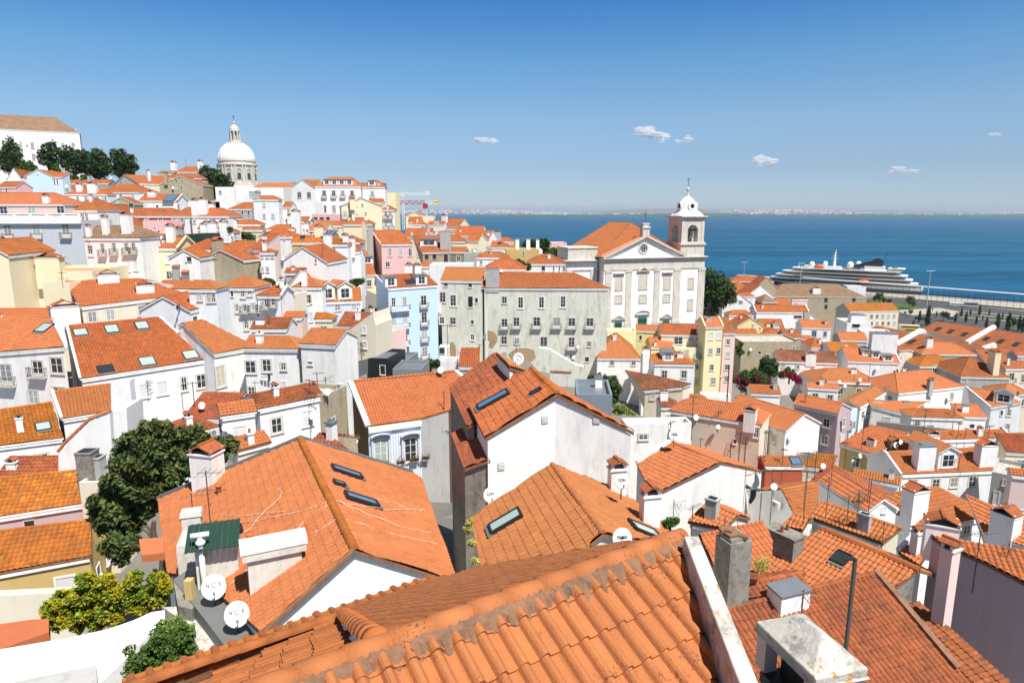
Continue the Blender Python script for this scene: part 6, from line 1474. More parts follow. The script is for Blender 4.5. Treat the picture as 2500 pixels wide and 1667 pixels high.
for x0, x1 in ((500, 560), (697, 752), (968, 1022), (1155, 1218), (1388, 1450)):
 u0, u1 = cl(x0, 1000)[0], cl(x1, 1000)[0]; mb = MB()
 cbox(mb, u0, u1, -.16, .1, 0, e0); cbox(mb, u0-.12, u1+.12, -.26, .1, e0-.6, e0-.02); cbox(mb, u0-.15, u1+.15, -.28, .1, cl(700, 1450)[1]-2, cl(700, 1425)[1]+.6)
 mb.build('pilaster', ['limestone'], ch)
pk = cl(880, 575); pu = (cl(500, 780)[0]+U1)/2; uL = -.1; uR = U1+.2
pz = pk[1]
mb = MB(); V = [cw(uL, .1, HZ), cw(uR, .1, HZ), cw(pu, .1, pz-.4), cw(uL, 1.2, HZ), cw(uR, 1.2, HZ), cw(pu, 1.2, pz-.4)]
mb.add([tuple(v) for v in V], [(0, 1, 2), (5, 4, 3), (0, 3, 4, 1), (1, 4, 5, 2), (2, 5, 3, 0)]); mb.build('pediment', ['W'], ch)
mb = MB(); mb.beam(cw(uL-.3, .1, HZ+.15), cw(pu, .1, pz), 1.4, .42, 0); mb.beam(cw(uR+.3, .1, HZ+.15), cw(pu, .1, pz), 1.4, .42, 0); mb.build('raking_cornice', ['stone'], ch)
mb = MB(); mb.beam(cw(uL-.6, .45, HZ+.40), cw(pu, .45, pz+.28), 1.9, .10); mb.beam(cw(uR+.6, .45, HZ+.40), cw(pu, .45, pz+.28), 1.9, .10); mb.build('cornice_tiles', ['salmon'], ch)
ou, oz = cl(868, 690); mb = MB(); C_ = cw(ou, 0, oz)
def ring(mb, c, r0, r1, y0, y1, m=0, k=24):
 V = []
 for (r_, y) in ((r0, y0), (r1, y0), (r1, y1), (r0, y1)):
  for j in range(k):
   a = 2*math.pi*j/k; V.append(tuple(c+CR@Vector((r_*math.cos(a), y, r_*math.sin(a)))))
 F = []
 for i in range(4):
  for j in range(k): F.append((i*k+j, i*k+(j+1) % k, ((i+1) % 4)*k+(j+1) % k, ((i+1) % 4)*k+j))
 mb.add(V, F, m)
ring(mb, C_, 1.0, 1.45, .12, -.08);
for a in range(4):
 mb.box(C_+CR@Vector((0, .02, 0)), (1.9, .06, .06) if a % 2 else (.06, .06, 1.9), 1, CR)
for s in (-.5, .5): mb.box(C_+CR@Vector((s, .02, 0)), (.06, .06, 1.7), 1, CR); mb.box(C_+CR@Vector((0, .02, s)), (1.7, .06, .06), 1, CR)
w_ = mb.build('round_window', ['stone', 'white_paint'], ch); gp = MB(); V = [tuple(C_+CR@Vector((1.02*math.cos(2*math.pi*j/24), .07, 1.02*math.sin(2*math.pi*j/24)))) for j in range(24)]; gp.poly(V); gp.build('pane', ['glass'], w_)
mb = MB(); b_ = cl(868, 560); cbox(mb, pu-.95, pu+.95, -.1, 1.5, pz-.6, pz+2.0); cbox(mb, pu-1.2, pu+1.2, -.3, 1.7, pz+2.0, pz+2.3); cbox(mb, pu-.8, pu+.8, 0, 1.4, pz+2.3, pz+3.0); cbox(mb, pu-1.0, pu+1.0, -.1, 1.5, pz+3.0, pz+3.25); mb.build('gable_pedestal', ['limestone'], ch)
mb = MB(); mb.tube([cw(pu, .7, pz+3.2), cw(pu, .7, pz+6.3)], .05, 6); mb.beam(cw(pu-.75, .7, pz+5.5), cw(pu+.75, .7, pz+5.5), .09, .09); mb.build('gable_cross', ['iron'], ch)
def cwin(x0, y0, x1, y1, kind='w', bars=(3, 5), hood=None):
 u0, z0 = cl(x0, y1); u1, z1 = cl(x1, y0); w, h = u1-u0, z1-z0; c = cw((u0+u1)/2, 0, (z0+z1)/2)
 mb = MB(); t = .28; B = lambda ux, uz, ew, eh, d0, m: mb.box(c+CR@Vector((ux, -d0/2+.02, uz)), (ew, d0, eh), m, CR)
 B(0, h/2+t/2, w+2*t, t, .14, 0); B(0, -h/2-t/2, w+2*t+.1, t*.7, .18, 0)
 for s in (-1, 1): B(s*(w/2+t/2), 0, t, h, .14, 0)
 if kind != 'door':
  for i in range(1, bars[0]): B(-w/2+w*i/bars[0], 0, .07, h, .09, 1)
  for i in range(1, bars[1]): B(0, -h/2+h*i/bars[1], w, .07, .088, 1)
 else:
  B(0, 0, .06, h, .1, 2)
  for s in (-1, 1): B(s*w/4, h*.2, w*.36, h*.25, .09, 2); B(s*w/4, -h*.2, w*.36, h*.35, .09, 2)
 if hood == 'flat': B(0, h/2+.75, w+1.5, .22, .55, 0); B(0, h/2+.55, w+1.1, .2, .35, 0)
 if hood in ('tri', 'arch'):
  k = 1 if hood == 'tri' else 8; pts = []
  for j in range(2*k+1):
   f = -1+j/k; zz = (1-abs(f))*.95 if hood == 'tri' else math.sqrt(max(0, 1-f*f))*.95; pts.append(c+CR@Vector((f*(w/2+.75), -.2, h/2+.75+zz)))
  for p, q in zip(pts[:-1], pts[1:]): mb.beam(p, q, .5, .22)
  B(0, h/2+.7, w+1.6, .2, .45, 0)
  if hood == 'arch': B(0, h/2+.95, w+.9, .5, .3, 0)
 o = mb.build('door' if kind == 'door' else 'window', ['limestone', 'white_paint', 'dark_green'], ch)
 p = MB(); p.box(c+CR@Vector((0, .0, 0)), (w, .06, h), 0, CR); p.build('pane' if kind != 'door' else 'door_leaf', ['green_paint' if kind == 'door' else 'shutter_beige'], o)
cwin(600, 958, 658, 1088, hood='flat'); cwin(1062, 948, 1122, 1080, hood='flat'); cwin(825, 935, 898, 1078, bars=(4, 6), hood='tri')
cwin(597, 1145, 655, 1212, bars=(3, 3)); cwin(828, 1140, 892, 1208, bars=(4, 3)); cwin(1058, 1133, 1115, 1200, bars=(3, 3))
cwin(1297, 980, 1342, 1075, bars=(2, 4)); cwin(1290, 1183, 1334, 1280, bars=(2, 4))
cwin(585, 1392, 658, 1500, 'door', hood='tri'); cwin(807, 1345, 897, 1480, 'door', hood='arch'); cwin(1044, 1376, 1113, 1480, 'door', hood='tri')
au, az = cl(861, 933); mb = MB(); V = [cw(au, -.05, az)]+[cw(au+.92*math.cos(math.pi*j/12), -.05, az+.92*math.sin(math.pi*j/12)) for j in range(13)]; mb.poly(V[1:]);
for j in range(12): mb.beam(cw(au+1.05*math.cos(math.pi*j/12), -.06, az+1.05*math.sin(math.pi*j/12)), cw(au+1.05*math.cos(math.pi*(j+1)/12), -.06, az+1.05*math.sin(math.pi*(j+1)/12)), .2, .24, 1)
mb.build('fanlight', ['glass_blue', 'limestone'], ch)
lu0 = cl(128, 780)[0]*1.0
mb = MB(); cbox(mb, -8.6, -.3, 3.2, 14, -4, HZ-1.2); mb.build('side_wing', ['W'], ch)
mb = MB(); cbox(mb, -8.8, -.1, 3.0, 14.2, HZ-3.2, HZ-2.8); cbox(mb, -9.1, .1, 2.6, 14.4, HZ-1.2, HZ-.8); cbox(mb, -9.3, .2, 2.3, 14.6, HZ-.8, HZ-.5);
cbox(mb, -8.7, -7.2, 3.0, 3.3, -4, HZ-3.2); cbox(mb, -2.2, -.4, 3.0, 3.3, -4, HZ-3.2); mb.build('wing_cornice', ['limestone'], ch)
mb = MB(); cbox(mb, -8.2, -.2, 3.6, 11, HZ-.5, HZ+2.3); cbox(mb, -8.4, 0, 3.4, 11.2, HZ+2.3, HZ+2.6); mb.build('wing_parapet', ['limestone'], ch)
k0 = len(SURF); rb = MB();
rz_ = pz+3.2; rl = ch.location
P = lambda u, v, z: CR@Vector((u, v, z))+rl
M0, M1 = P(pu-1, 6.5, rz_), P(pu-1, 19, rz_)
LA, LB, RA, RB_ = P(-.8, .9, HZ+.4), P(-.8, 26, HZ+.2), P(U1+.6, .9, HZ+.4), P(U1+.6, 26, HZ+.2)
for pl in ([M0, M1, LB, LA], [M0, M1, RB_, RA], [M0, LA, RA], [M1, LB, RB_]): tile_plane(rb, pl, 2, .34)
for i in range(len(rb.V)): rb.V[i] = rb.V[i]-np.array(tuple(rl))
rb.build('roof', ['t_n', 'W'], ch)
tu0, tu1 = cl(1215, 700)[0]+.2, cl(1448, 700)[0]-.05; tw_ = tu1-tu0; tc = (tu0+tu1)/2; T0 = HZ; td = tw_*.98
z1 = cl(1330, 640)[1]; z2 = cl(1330, 385)[1]; z3 = cl(1310, 180)[1]
def sq(mb, hw, za, zb_, m=0, cv=None): cbox(mb, tc-hw, tc+hw, td/2-hw, td/2+hw, za, zb_, m)
mb = MB(); sq(mb, tw_/2, T0, z1-.5); sq(mb, tw_/2+.3, z1-.5, z1-.1); sq(mb, tw_/2+.05, z1-.1, z1+.25); mb.build('tower_base', ['limestone'], ch)
mb = MB(); hw = tw_/2-.25
for sx in (-1, 1):
 for sy in (-1, 1): cbox(mb, tc+sx*hw-sx*1.75, tc+sx*hw, td/2+sy*hw-sy*1.75, td/2+sy*hw, z1+.25, z2-.9)
zt = z2-2.2
for ax in (0, 1):
 for s in (-1, 1):
  V = []; k = 10; ow = hw-1.75
  for v in (hw*s, (hw-.7)*s):
   for j in range(k+1):
    a = math.pi*j/k; V.append((ow*math.cos(a), v, zt-ow*.9+ow*.9*math.sin(a)))
   for j in range(k+1): V.append((ow*math.cos(math.pi*j/k), v, z2-.9))
  f = lambda q: cw(tc+(q[0] if ax == 0 else q[1]), td/2+(q[1] if ax == 0 else q[0]), q[2])
  n_ = k+1; F = []
  for j in range(k): F += [(j, j+1, n_+j+1, n_+j), (2*n_+j, 2*n_+j+1, 3*n_+j+1, 3*n_+j), (j, j+1, 2*n_+j+1, 2*n_+j)]
  mb.add([tuple(f(v)) for v in V], F)
sq(mb, hw, z2-.95, z2-.5)
for sx in (-1, 1):
 for sy in (-1, 1): cbox(mb, tc+sx*(hw+.08)-sx*.7, tc+sx*(hw+.08), td/2+sy*(hw+.08)-sy*.7, td/2+sy*(hw+.08), z1+.25, z2-.5)
mb.build('belfry', ['limestone'], ch)
mb = MB(); sq(mb, hw+.35, z2-.5, z2-.2); sq(mb, hw+.65, z2-.2, z2+.1); mb.build('belfry_cornice', ['limestone'], ch)
mb = MB(); mb.lathe([(.75, 0), (.62, .25), (.42, .9), (.34, 1.4), (.15, 1.7), (.05, 1.9)], tuple(cw(tc, td/2-hw+1.1, z1+1.4)), 14); mb.beam(cw(tc-1.6, td/2-hw+1.1, z1+3.3), cw(tc+1.6, td/2-hw+1.1, z1+3.3), .25, .3); mb.build('bell', ['bell'], ch, True)
mb = MB(); prof = [(hw+.1, z2+.1), (hw-.1, z2+.7), (hw-.85, z2+1.6), (hw-1.25, z2+2.5), (hw-1.2, z2+3.4), (hw-1.35, z2+4.3), (hw-1.9, z2+5.2), (hw-2.6, z2+5.8), (.35, z2+6.2)]
H3 = z3-z2; s_ = H3/6.2*.98
V = []; F = []; k = 32
for rr, z in prof:
 zz = z2+(z-z2)*s_; fz = min(1, (z-z2)/3)
 for j in range(k):
  a = 2*math.pi*(j+.5)/k; c_, s2_ = math.cos(a), math.sin(a); sqr = 1/max(abs(c_), abs(s2_)); r_ = rr*(sqr*(1-fz)+1.04*fz) if True else rr
  V.append(tuple(cw(tc+r_*c_, td/2+r_*s2_, zz)))
for i in range(len(prof)-1):
 for j in range(k): F.append((i*k+j, i*k+(j+1) % k, (i+1)*k+(j+1) % k, (i+1)*k+j))
F.append(tuple((len(prof)-1)*k+j for j in range(k))); mb.add(V, F); mb.build('dome', ['W'], ch, True)
for ax in (0, 1):
 for s in (-1, 1):
  q = cw(tc+(s*(hw-1.1) if ax else 0), td/2+(0 if ax else s*(hw-1.1)), z2+3.0*s_); mb = MB(); k = 20; V = []
  RR = CR@Matrix.Rotation(math.pi/2 if ax else 0, 3, 'Z')
  for (r_, y) in ((.62, -s*.0), (1.05, .25), (1.05, -.35), (.62, -.35)):
   for j in range(k):
    a = 2*math.pi*j/k; yy = (y)*(1 if (s < 0) else -1); V.append(tuple(q+RR@Vector((r_*math.cos(a), yy if not ax else -yy, r_*math.sin(a)))))
  F = [(i*k+j, i*k+(j+1) % k, ((i+1) % 4)*k+(j+1) % k, ((i+1) % 4)*k+j) for i in range(4) for j in range(k)]
  mb.add(V, F, 0); V = [tuple(q+RR@Vector((.66*math.cos(2*math.pi*j/k), (-.1 if s < 0 else .1)*(1 if not ax else -1), .66*math.sin(2*math.pi*j/k)))) for j in range(k)]; mb.poly(V, 1)
  mb.build('oculus', ['W', 'black_metal'], ch)
mb = MB(); b0 = tuple(cw(tc, td/2, 0)); mb.lathe([(.35, z3-.2), (.5, z3), (.2, z3+.3), (.15, z3+1.0), (.42, z3+1.35), (.42, z3+1.6), (.1, z3+1.95), (.07, z3+2.1)], b0, 12); mb.build('finial', ['limestone'], ch, True)
mb = MB(); mb.tube([cw(tc, td/2, z3+1.9), cw(tc, td/2, z3+4.6)], .06, 6); mb.beam(cw(tc-.6, td/2, z3+3.9), cw(tc+.6, td/2, z3+3.9), .1, .1); mb.build('tower_cross', ['iron'], ch)
zoom(500, 250, 3.92)
pc = onY(*Zp(308, 600), 520); mpp = 520/(FPX*3.92)/ray(*Zp(308, 600)).y*1.0
pa = empty('domed_church', Vector((pc.x, pc.y, pc.z-45))); tag(pa, 'white domed pantheon with lantern and cross beyond the hill', 'domed church'); BASES.append((pc.x, pc.y, pc.z-45))
def py_(y): return 45+(600-y)*mpp
R0_ = 172*mpp
mb = MB(); mb.lathe([(R0_*1.25, -20), (R0_*1.25, py_(815)), (R0_*1.06, py_(800)), (R0_*1.06, py_(775)), (R0_, py_(770)), (R0_, py_(612))], (0, 0, 0), 48); mb.build('drum', ['limestone'], pa, False)
mb = MB(); mb.lathe([(R0_, py_(615)), (R0_*1.07, py_(606)), (R0_*1.07, py_(598)), (R0_*.97, py_(594)), (R0_*.97, py_(575)), (R0_*1.0, py_(570)), (R0_*1.0, py_(560)), (R0_*.96, py_(556)), (R0_*.96, py_(545))], (0, 0, 0), 48); mb.build('cornice', ['limestone'], pa)
mb = MB(); prof = [(R0_*.93*math.cos(t), py_(548)+(py_(392)-py_(548))*math.sin(t)) for t in [math.pi/2*i/16 for i in range(15)]]; mb.lathe(prof, (0, 0, 0), 48); mb.build('dome', ['W'], pa, True)
mb = MB()
for j in range(16):
 a = 2*math.pi*(j+.5)/16; pts = [Vector((R0_*.945*math.cos(t)*math.cos(a), R0_*.945*math.cos(t)*math.sin(a), py_(548)+(py_(390)-py_(548))*math.sin(t))) for t in [math.pi/2*i/10 for i in range(10)]]
 mb.tube(pts, .28, 4)
mb.build('dome_ribs', ['W'], pa)
mb = MB(); mb.lathe([(62*mpp, py_(398)), (62*mpp, py_(388)), (50*mpp, py_(384)), (50*mpp, py_(376))], (0, 0, 0), 24); mb.lathe([(28*mpp, py_(378)), (28*mpp, py_(300))], (0, 0, 0), 12, 1)
for j in range(8):
 a = 2*math.pi*j/8+.2; mb.tube([(42*mpp*math.cos(a), 42*mpp*math.sin(a), py_(378)), (42*mpp*math.cos(a), 42*mpp*math.sin(a), py_(295))], 8*mpp, 8)
mb.lathe([(46*mpp, py_(298)), (50*mpp, py_(290)), (44*mpp, py_(287)), (41*mpp, py_(265)), (30*mpp, py_(245)), (12*mpp, py_(236)), (5*mpp, py_(225)), (9*mpp, py_(215)), (9*mpp, py_(208)), (3*mpp, py_(198))], (0, 0, 0), 24); mb.build('lantern', ['limestone', 'G'], pa)
mb = MB(); mb.tube([(0, 0, py_(200)), (0, 0, py_(145))], 2.2*mpp, 6); mb.beam((-13*mpp, 0, py_(160)), (13*mpp, 0, py_(160)), 4*mpp, 4*mpp); mb.build('cross', ['iron'], pa)
for j in range(12):
 a = -math.pi/2+2*math.pi*j/12+math.radians(-4);
 if math.sin(a) > .3: continue
 c = Vector((R0_*math.cos(a), R0_*math.sin(a), 0)); Rr = Matrix.Rotation(a+math.pi/2, 3, 'Z'); mb = MB(); w = 27*mpp
 pts = [(-w, py_(735))]+[(w*math.cos(math.pi-math.pi*i/10), py_(665)+w*math.sin(math.pi*i/10)) for i in range(11)]+[(w, py_(735))]
 for (a0, b0), (a1, b1) in zip(pts[:-1], pts[1:]): mb.beam(c+Rr@Vector((a0, -.1, b0)), c+Rr@Vector((a1, -.1, b1)), .9, .9)
 o = mb.build('arched_window', ['limestone'], pa); g = MB(); g.poly([c+Rr@Vector((x, -.22, z)) for x, z in pts], 0); g.build('recess', ['G'], o)
 g = MB(); g.box(c+Rr@Vector((0, -.3, py_(708))), (w*1.05, .3, 50*mpp), 0, Rr); g.build('pane', ['glass'], o)
 a2 = a+2*math.pi/24; c = Vector((R0_*math.cos(a2), R0_*math.sin(a2), 0)); Rr = Matrix.Rotation(a2+math.pi/2, 3, 'Z'); mb = MB()
 for s in (-1, 1): mb.box(c+Rr@Vector((s*14*mpp, -.1, (py_(770)+py_(612))/2)), (13*mpp, 1.4, py_(612)-py_(770)), 0, Rr)
 mb.build('pilasters', ['limestone'], pa)
zoom(0, 250, 3.92)
for x, y0, y1 in ((543, 320, 238), (735, 345, 268)):
 p = onY(*Zp(x, y0), 362 if x < 600 else 372); s = 362/(FPX*3.92)
 mb = MB(); mb.lathe([(22*s, 0), (20*s, 20*s), (12*s, 24*s), (10*s, 50*s), (6*s, 62*s), (9*s, 70*s), (5*s, 78*s), (1*s, 86*s)], tuple(p-monast.rl), 8); mb.build('pinnacle', ['limestone'], monast.root)
mb = MB();
zoom(1750, 550, 3.136)
SB = Vector((362, 592, 0)); bw = Vector((234, 678, 0)); su = (bw-SB).normalized(); sL = (bw-SB).length+6; sn = N2(su)
if sn.y > 0: sn = -sn                                 # towards the quay/eye side
sh = empty('cruise_ship', SB); tag(sh, 'white and navy expedition cruise ship moored at the quay', 'cruise ship'); SRm = Matrix((su, -sn, Vector((0, 0, 1)))).transposed()
def sw(a, b, z): return SRm@Vector((a, b, z))
def hull(mb, secs, m=0, closed=True):
 """secs: list of (a, halfwidth, z0, z1)"""
 V = []; F = []
 for a, hw, z0, z1 in secs: V += [tuple(sw(a, -hw, z1)), tuple(sw(a, -hw*.92, z0)), tuple(sw(a, hw*.92, z0)), tuple(sw(a, hw, z1))]
 for i in range(len(secs)-1):
  for j in range(4): F.append((i*4+j, i*4+(j+1) % 4, i*4+4+(j+1) % 4, i*4+4+j))
 F += [(0, 1, 2, 3)[::-1], tuple(len(V)-4+j for j in range(4))]; mb.add(V, F, m)
Wd = 9.2
mb = MB(); hull(mb, [(0, Wd*.8, -2, 5.2), (8, Wd, -2, 5.2), (95, Wd, -2, 5.2), (112, Wd*.75, -2, 6), (124, Wd*.35, -2, 7), (sL, .3, -1, 8)]); mb.build('hull', ['ship_dark'], sh)
mb = MB(); hull(mb, [(-1, Wd*.8, 5.2, 7.6), (8, Wd+.02, 5.2, 7.6), (95, Wd+.02, 5.2, 7.6), (112, Wd*.77, 6, 8.4), (124, Wd*.37, 7, 9.6), (sL+1, .3, 8, 10.6)]); mb.build('hull_band', ['ship_white'], sh)
zz = 7.6
for k, (s0, s1) in enumerate(((6, 126), (11, 121), (15, 115), (20, 106))):
 mb = MB(); hull(mb, [(s0, Wd*.94, zz, zz+1.9), (s1-16, Wd*.94, zz, zz+1.95), (s1, Wd*.45, zz, zz+1.95)]); d_ = mb.build('glazed_deck', ['glass'], sh)
 mb = MB(); hull(mb, [(s0-3, Wd*.9, zz+1.9, zz+2.95), (s0, Wd, zz+1.9, zz+2.95), (s1-15, Wd, zz+1.9, zz+2.95), (s1+2, Wd*.45, zz+1.9, zz+2.95)]); mb.build('deck_band', ['ship_white'], sh)
 zz += 2.9
for k in range(4):                                   # open terraces at the stern
 mb = MB(); hull(mb, [(-1+k*4.2, Wd*.72, 6.6+k*2.9, 7.5+k*2.9), (3+k*4, Wd*.88, 6.6+k*2.9, 7.5+k*2.9), (12+k*4, Wd*.93, 6.6+k*2.9, 7.5+k*2.9)]); mb.build('stern_terrace', ['ship_white'], sh)
 mb = MB(); hull(mb, [(0+k*4.2, Wd*.66, 7.5+k*2.9, 7.6+k*2.9), (11+k*4, Wd*.85, 7.5+k*2.9, 7.6+k*2.9)]); mb.build('stern_deck', ['ship_deck'], sh)
mb = MB(); hull(mb, [(16, Wd*.7, zz, zz+1.2), (26, Wd*.75, zz, zz+1.2)]); mb.build('aft_pool_house', ['shutter_beige'], sh)
mb = MB(); hull(mb, [(14, Wd*.75, zz+1.8, zz+2.3), (27, Wd*.8, zz+1.8, zz+2.3)]); mb.build('aft_canopy', ['ship_white'], sh)
mb = MB(); hull(mb, [(30, Wd*.5, zz, zz+3.2), (46, Wd*.55, zz, zz+3.2)]); mb.build('funnel_house', ['ship_white'], sh)
mb = MB(); V = []
for hw in (-3.2, 3.2):
 for a, z in ((32, zz+3.2), (31, zz+7.6), (35, zz+9.6), (38, zz+9.4), (40, zz+7.8), (58, zz+2.8), (58, zz+1.8)): V.append(tuple(sw(a, hw, z)))
mb.add(V, [tuple(range(7)), tuple(range(7, 14))[::-1]]+[(i, i+7, (i+1) % 7+7, (i+1) % 7) for i in range(7)]); mb.build('funnel', ['ship_dark'], sh)
for a, b, rr, z in ((58, -3, 2.9, zz+3.4), (52, 3, 2.7, zz+3.8), (91, -2.5, 2.6, zz+2.6), (80, 2.5, 2.4, zz+3.2)):
 mb = MB(); mb.lathe([(rr*math.cos(t), rr*math.sin(t)) for t in [math.pi*(-.42+.92*i/12) for i in range(12)]], tuple(sw(a, b, z)), 20); mb.tube([sw(a, b, z-4), sw(a, b, z-rr*.8)], .6, 8); mb.build('radome', ['ship_white'], sh, True)
mb = MB(); hull(mb, [(66, Wd*.5, zz, zz+1.8), (94, Wd*.6, zz, zz+1.8), (98, Wd*.4, zz, zz+1.8)]); mb.build('bridge_roof', ['ship_white'], sh)
mb = MB(); mb.tube([sw(72, 0, zz), sw(72, 0, zz+9), sw(71.5, 0, zz+15)], [1.6, .8, .3], 8)
for z, l in ((5, 4.5), (7.5, 6), (9.5, 4.6), (11.5, 3)): mb.beam(sw(72, -l/2, zz+z), sw(72, l/2, zz+z), .5, .35); mb.beam(sw(72-l/2, 0, zz+z+.5), sw(72+l/2, 0, zz+z+.5), .5, .35)
mb.build('radar_mast', ['ship_white'], sh)
mb = MB(); hull(mb, [(50, Wd*.55, zz, zz+.9), (64, Wd*.55, zz, zz+.9)]); mb.build('sun_deck', ['ship_deck'], sh)
for a, b, z in ((45, -1, 9.6), (84, 0, zz+.6)):
 s = -1
 mb = MB(); bb = Wd+1.2 if z < 12 else 5; V = []; k = 8
 pts = [(-4.6, .2), (-3.6, 1.3), (0, 1.7), (3.6, 1.3), (4.6, .2)]
 mb.tube([sw(a+x, -bb*1.0, z+1.0) for x, r_ in pts], [r_ for x, r_ in pts], 10); mb.build('lifeboat', ['orange_paint'], sh, True)
mb = MB(); mb.tube([sw(103, 0, 14), sw(103, 0, 21)], .35, 6); mb.beam(sw(103, -2, 19), sw(103, 2, 19), .3, .3); mb.build('foremast', ['ship_white'], sh)
mb = MB(); mb.lathe([(2.2, 0), (2.2, 1.0), (1.2, 1.3)], tuple(sw(22, 0, zz+2.3)), 16); mb.build('spa_pool', ['green_paint'], sh)
mb = MB(); mb.tube([sw(31, 0, zz+9.4), sw(29.5, 0, zz+13.5), sw(28, 0, zz+13.8)], .22, 6); mb.build('exhaust_pipe', ['black_metal'], sh)
sh.scale = (1, 1, 1.16)
zoom(1750, 550, 3.136)
def ground_pt(x, y, z=3.2): return onz(*Zp(x, y), z)
def flat(lab, name, mat, pts, z, kind='structure'):
 mb = MB(); P = [onz(*Zp(x, y), z) for x, y in pts]; mb.poly(P, 0, [(p.x, p.y) for p in P]); o = mb.build(name, [mat]); tag(o, lab, name.replace('_', ' '), kind=kind); return o
flat('grey asphalt riverside road and car parks', 'road', 'asphalt', [(1150, 560), (1500, 560), (2700, 700), (2700, 1000), (1500, 800), (1380, 820), (1150, 700)], 3.05)
flat('pale promenade paving along the quay', 'promenade', 'prom', [(1100, 505), (1480, 528), (2650, 620), (2650, 665), (1480, 565), (1100, 540)], 3.10)
flat('triangular green lawn by the quay', 'lawn', 'leaf_mid', [(1160, 575), (1190, 572), (1580, 632), (1420, 645), (1160, 605)], 3.20)
flat('pale median strip between the car parks', 'pavement', 'prom', [(1400, 648), (1700, 632), (1860, 660), (1800, 700), (1720, 668), (1500, 690), (1400, 665)], 3.16)
for k, (y0, y1) in enumerate(((652, 690), (672, 712), (700, 735))):
 flat('long thin kerb strip number %s from the river in the car park' % ('one', 'two', 'three')[k], 'kerb', 'prom', [(1860, y0), (2600, y1+28), (2600, y1+33), (1860, y0+4)], 3.2)
wA, wB = onz(*Zp(655, 400), 14), onz(*Zp(2700, 556), 14)
cw_ = empty('canopy_walkway', Vector((wA.x, wA.y, 3))); tag(cw_, 'long raised white roofed walkway on thin posts along the quay', 'walkway')
a, b = wA-cw_.location, wB-cw_.location; d_ = (b-a).normalized(); mb = MB(); mb.beam(a, b, 5, .7); mb.build('roof', ['ship_white'], cw_)
mb = MB(); mb.beam(a-Vector((0, 0, 5.2)), b-Vector((0, 0, 5.2)), 4, .35); mb.build('deck', ['screen_grey'], cw_)
L = (b-a).length; n_ = 46
for i in range(n_):
 p = a+(b-a)*(i+.5)/n_; mb = MB(); mb.tube([Vector((p.x, p.y, -.4)), Vector((p.x, p.y, p.z))], .13, 5); mb.build('post', ['screen_grey'], cw_)
def lampmast(lab, x, y0, y1, z=3, k=6):
 p = onz(*Zp(x, y0), z); q = onY(*Zp(x, y1), p.y); hgt = q.z-p.z; e = empty('light_mast', p); tag(e, lab, 'light mast', 'tall floodlight masts by the river')
 mb = MB(); mb.tube([(0, 0, -1), (0, 0, hgt)], [.45, .25], 8); mb.build('pole', ['ship_grey'], e)
 mb = MB(); mb.beam((-2.8, 0, hgt), (2.8, 0, hgt), .3, .25)
 mb.build('crossbar', ['ship_grey'], e)
 for i in range(4):
  mb = MB(); mb.box((-2.6+i*1.73, -.3, hgt+.3), (1.1, .8, .35), 0); mb.build('floodlight', ['ship_white'], e)
lampmast('tall white floodlight mast standing before the promenade on the right', 1605, 615, 352, 3)
lampmast('floodlight mast in front of the ship bow', 632, 445+40, 292, 3)
lampmast('small floodlight mast left of the ship bow', 203, 430, 285, 3)
zoom(1350, 430, 3.92)
def tree(lab, base, blobs, leaf, n, size, trunk_r, group=None, cat='tree', name='tree', flat_=.5, seed=0, trunk=True, fruit=None, shell=.35):
 """blobs: (centre offset from base, radii); leaves are small faces scattered through each clump"""
 g = np.random.default_rng(seed+len(lab)); root = empty(name, base); tag(root, lab, cat, group)
 P = []; tot = sum(b[1][0]*b[1][1]*b[1][2] for b in blobs)
 for c, rd in blobs:
  k = int(n*rd[0]*rd[1]*rd[2]/tot)+20; v = g.normal(size=(k, 3)); v /= np.linalg.norm(v, axis=1)[:, None]
  ns = 26; sub = g.normal(size=(ns, 3)); sub /= np.linalg.norm(sub, axis=1)[:, None]; dt = v@sub.T; near = np.argmax(dt, axis=1); rd = tuple(1.18*q for q in rd)
  rr = (1-shell*g.random(k)**1.3)*(.62+.55*g.random(ns)[near])*(1-.9*(1-dt.max(axis=1))); v = v*rr[:, None]
  gap = (g.random(ns) < .9)[near]
  P.append((np.array(c)+v*np.array(rd))[gap])
 P = np.concatenate(P); k = len(P)
 nrm = g.normal(size=(k, 3)); nrm[:, 2] = np.abs(nrm[:, 2])+flat_; nrm /= np.linalg.norm(nrm, axis=1)[:, None]
 t1 = np.cross(nrm, g.normal(size=(k, 3))); t1 /= np.linalg.norm(t1, axis=1)[:, None]; t2 = np.cross(nrm, t1)
 s = size*(.6+.8*g.random(k))[:, None]
 V = np.stack([P-t1*s, P+t2*s*.42, P+t1*s, P-t2*s*.42], 1).reshape(-1, 3)
 me = bpy.data.meshes.new('crown'); me.vertices.add(len(V)); me.vertices.foreach_set('co', V.ravel())
 me.loops.add(4*k); me.loops.foreach_set('vertex_index', np.arange(4*k, dtype=np.int32)); me.polygons.add(k)
 me.polygons.foreach_set('loop_start', np.arange(0, 4*k, 4, dtype=np.int32)); me.polygons.foreach_set('loop_total', np.full(k, 4, dtype=np.int32))
 me.materials.append(MATS[leaf]); me.update(); me.validate(); obj('crown', me, root)
 if trunk:
  mb = MB(); top = max(c[2] for c, r_ in blobs); mb.tube([(0, 0, -1), (.1*trunk_r, 0, top*.35), (-.2*trunk_r, .1, top*.7)], [trunk_r*1.2, trunk_r, trunk_r*.7], 8)
  for c, r_ in blobs[:9]: mb.tube([(0, 0, top*.3+.1*c[2]), (c[0]*.5, c[1]*.5, c[2]*.62+top*.1), tuple(c)], [trunk_r*.5, trunk_r*.3, trunk_r*.1], 6)
  mb.build('trunk', ['bark'], root)
 return root
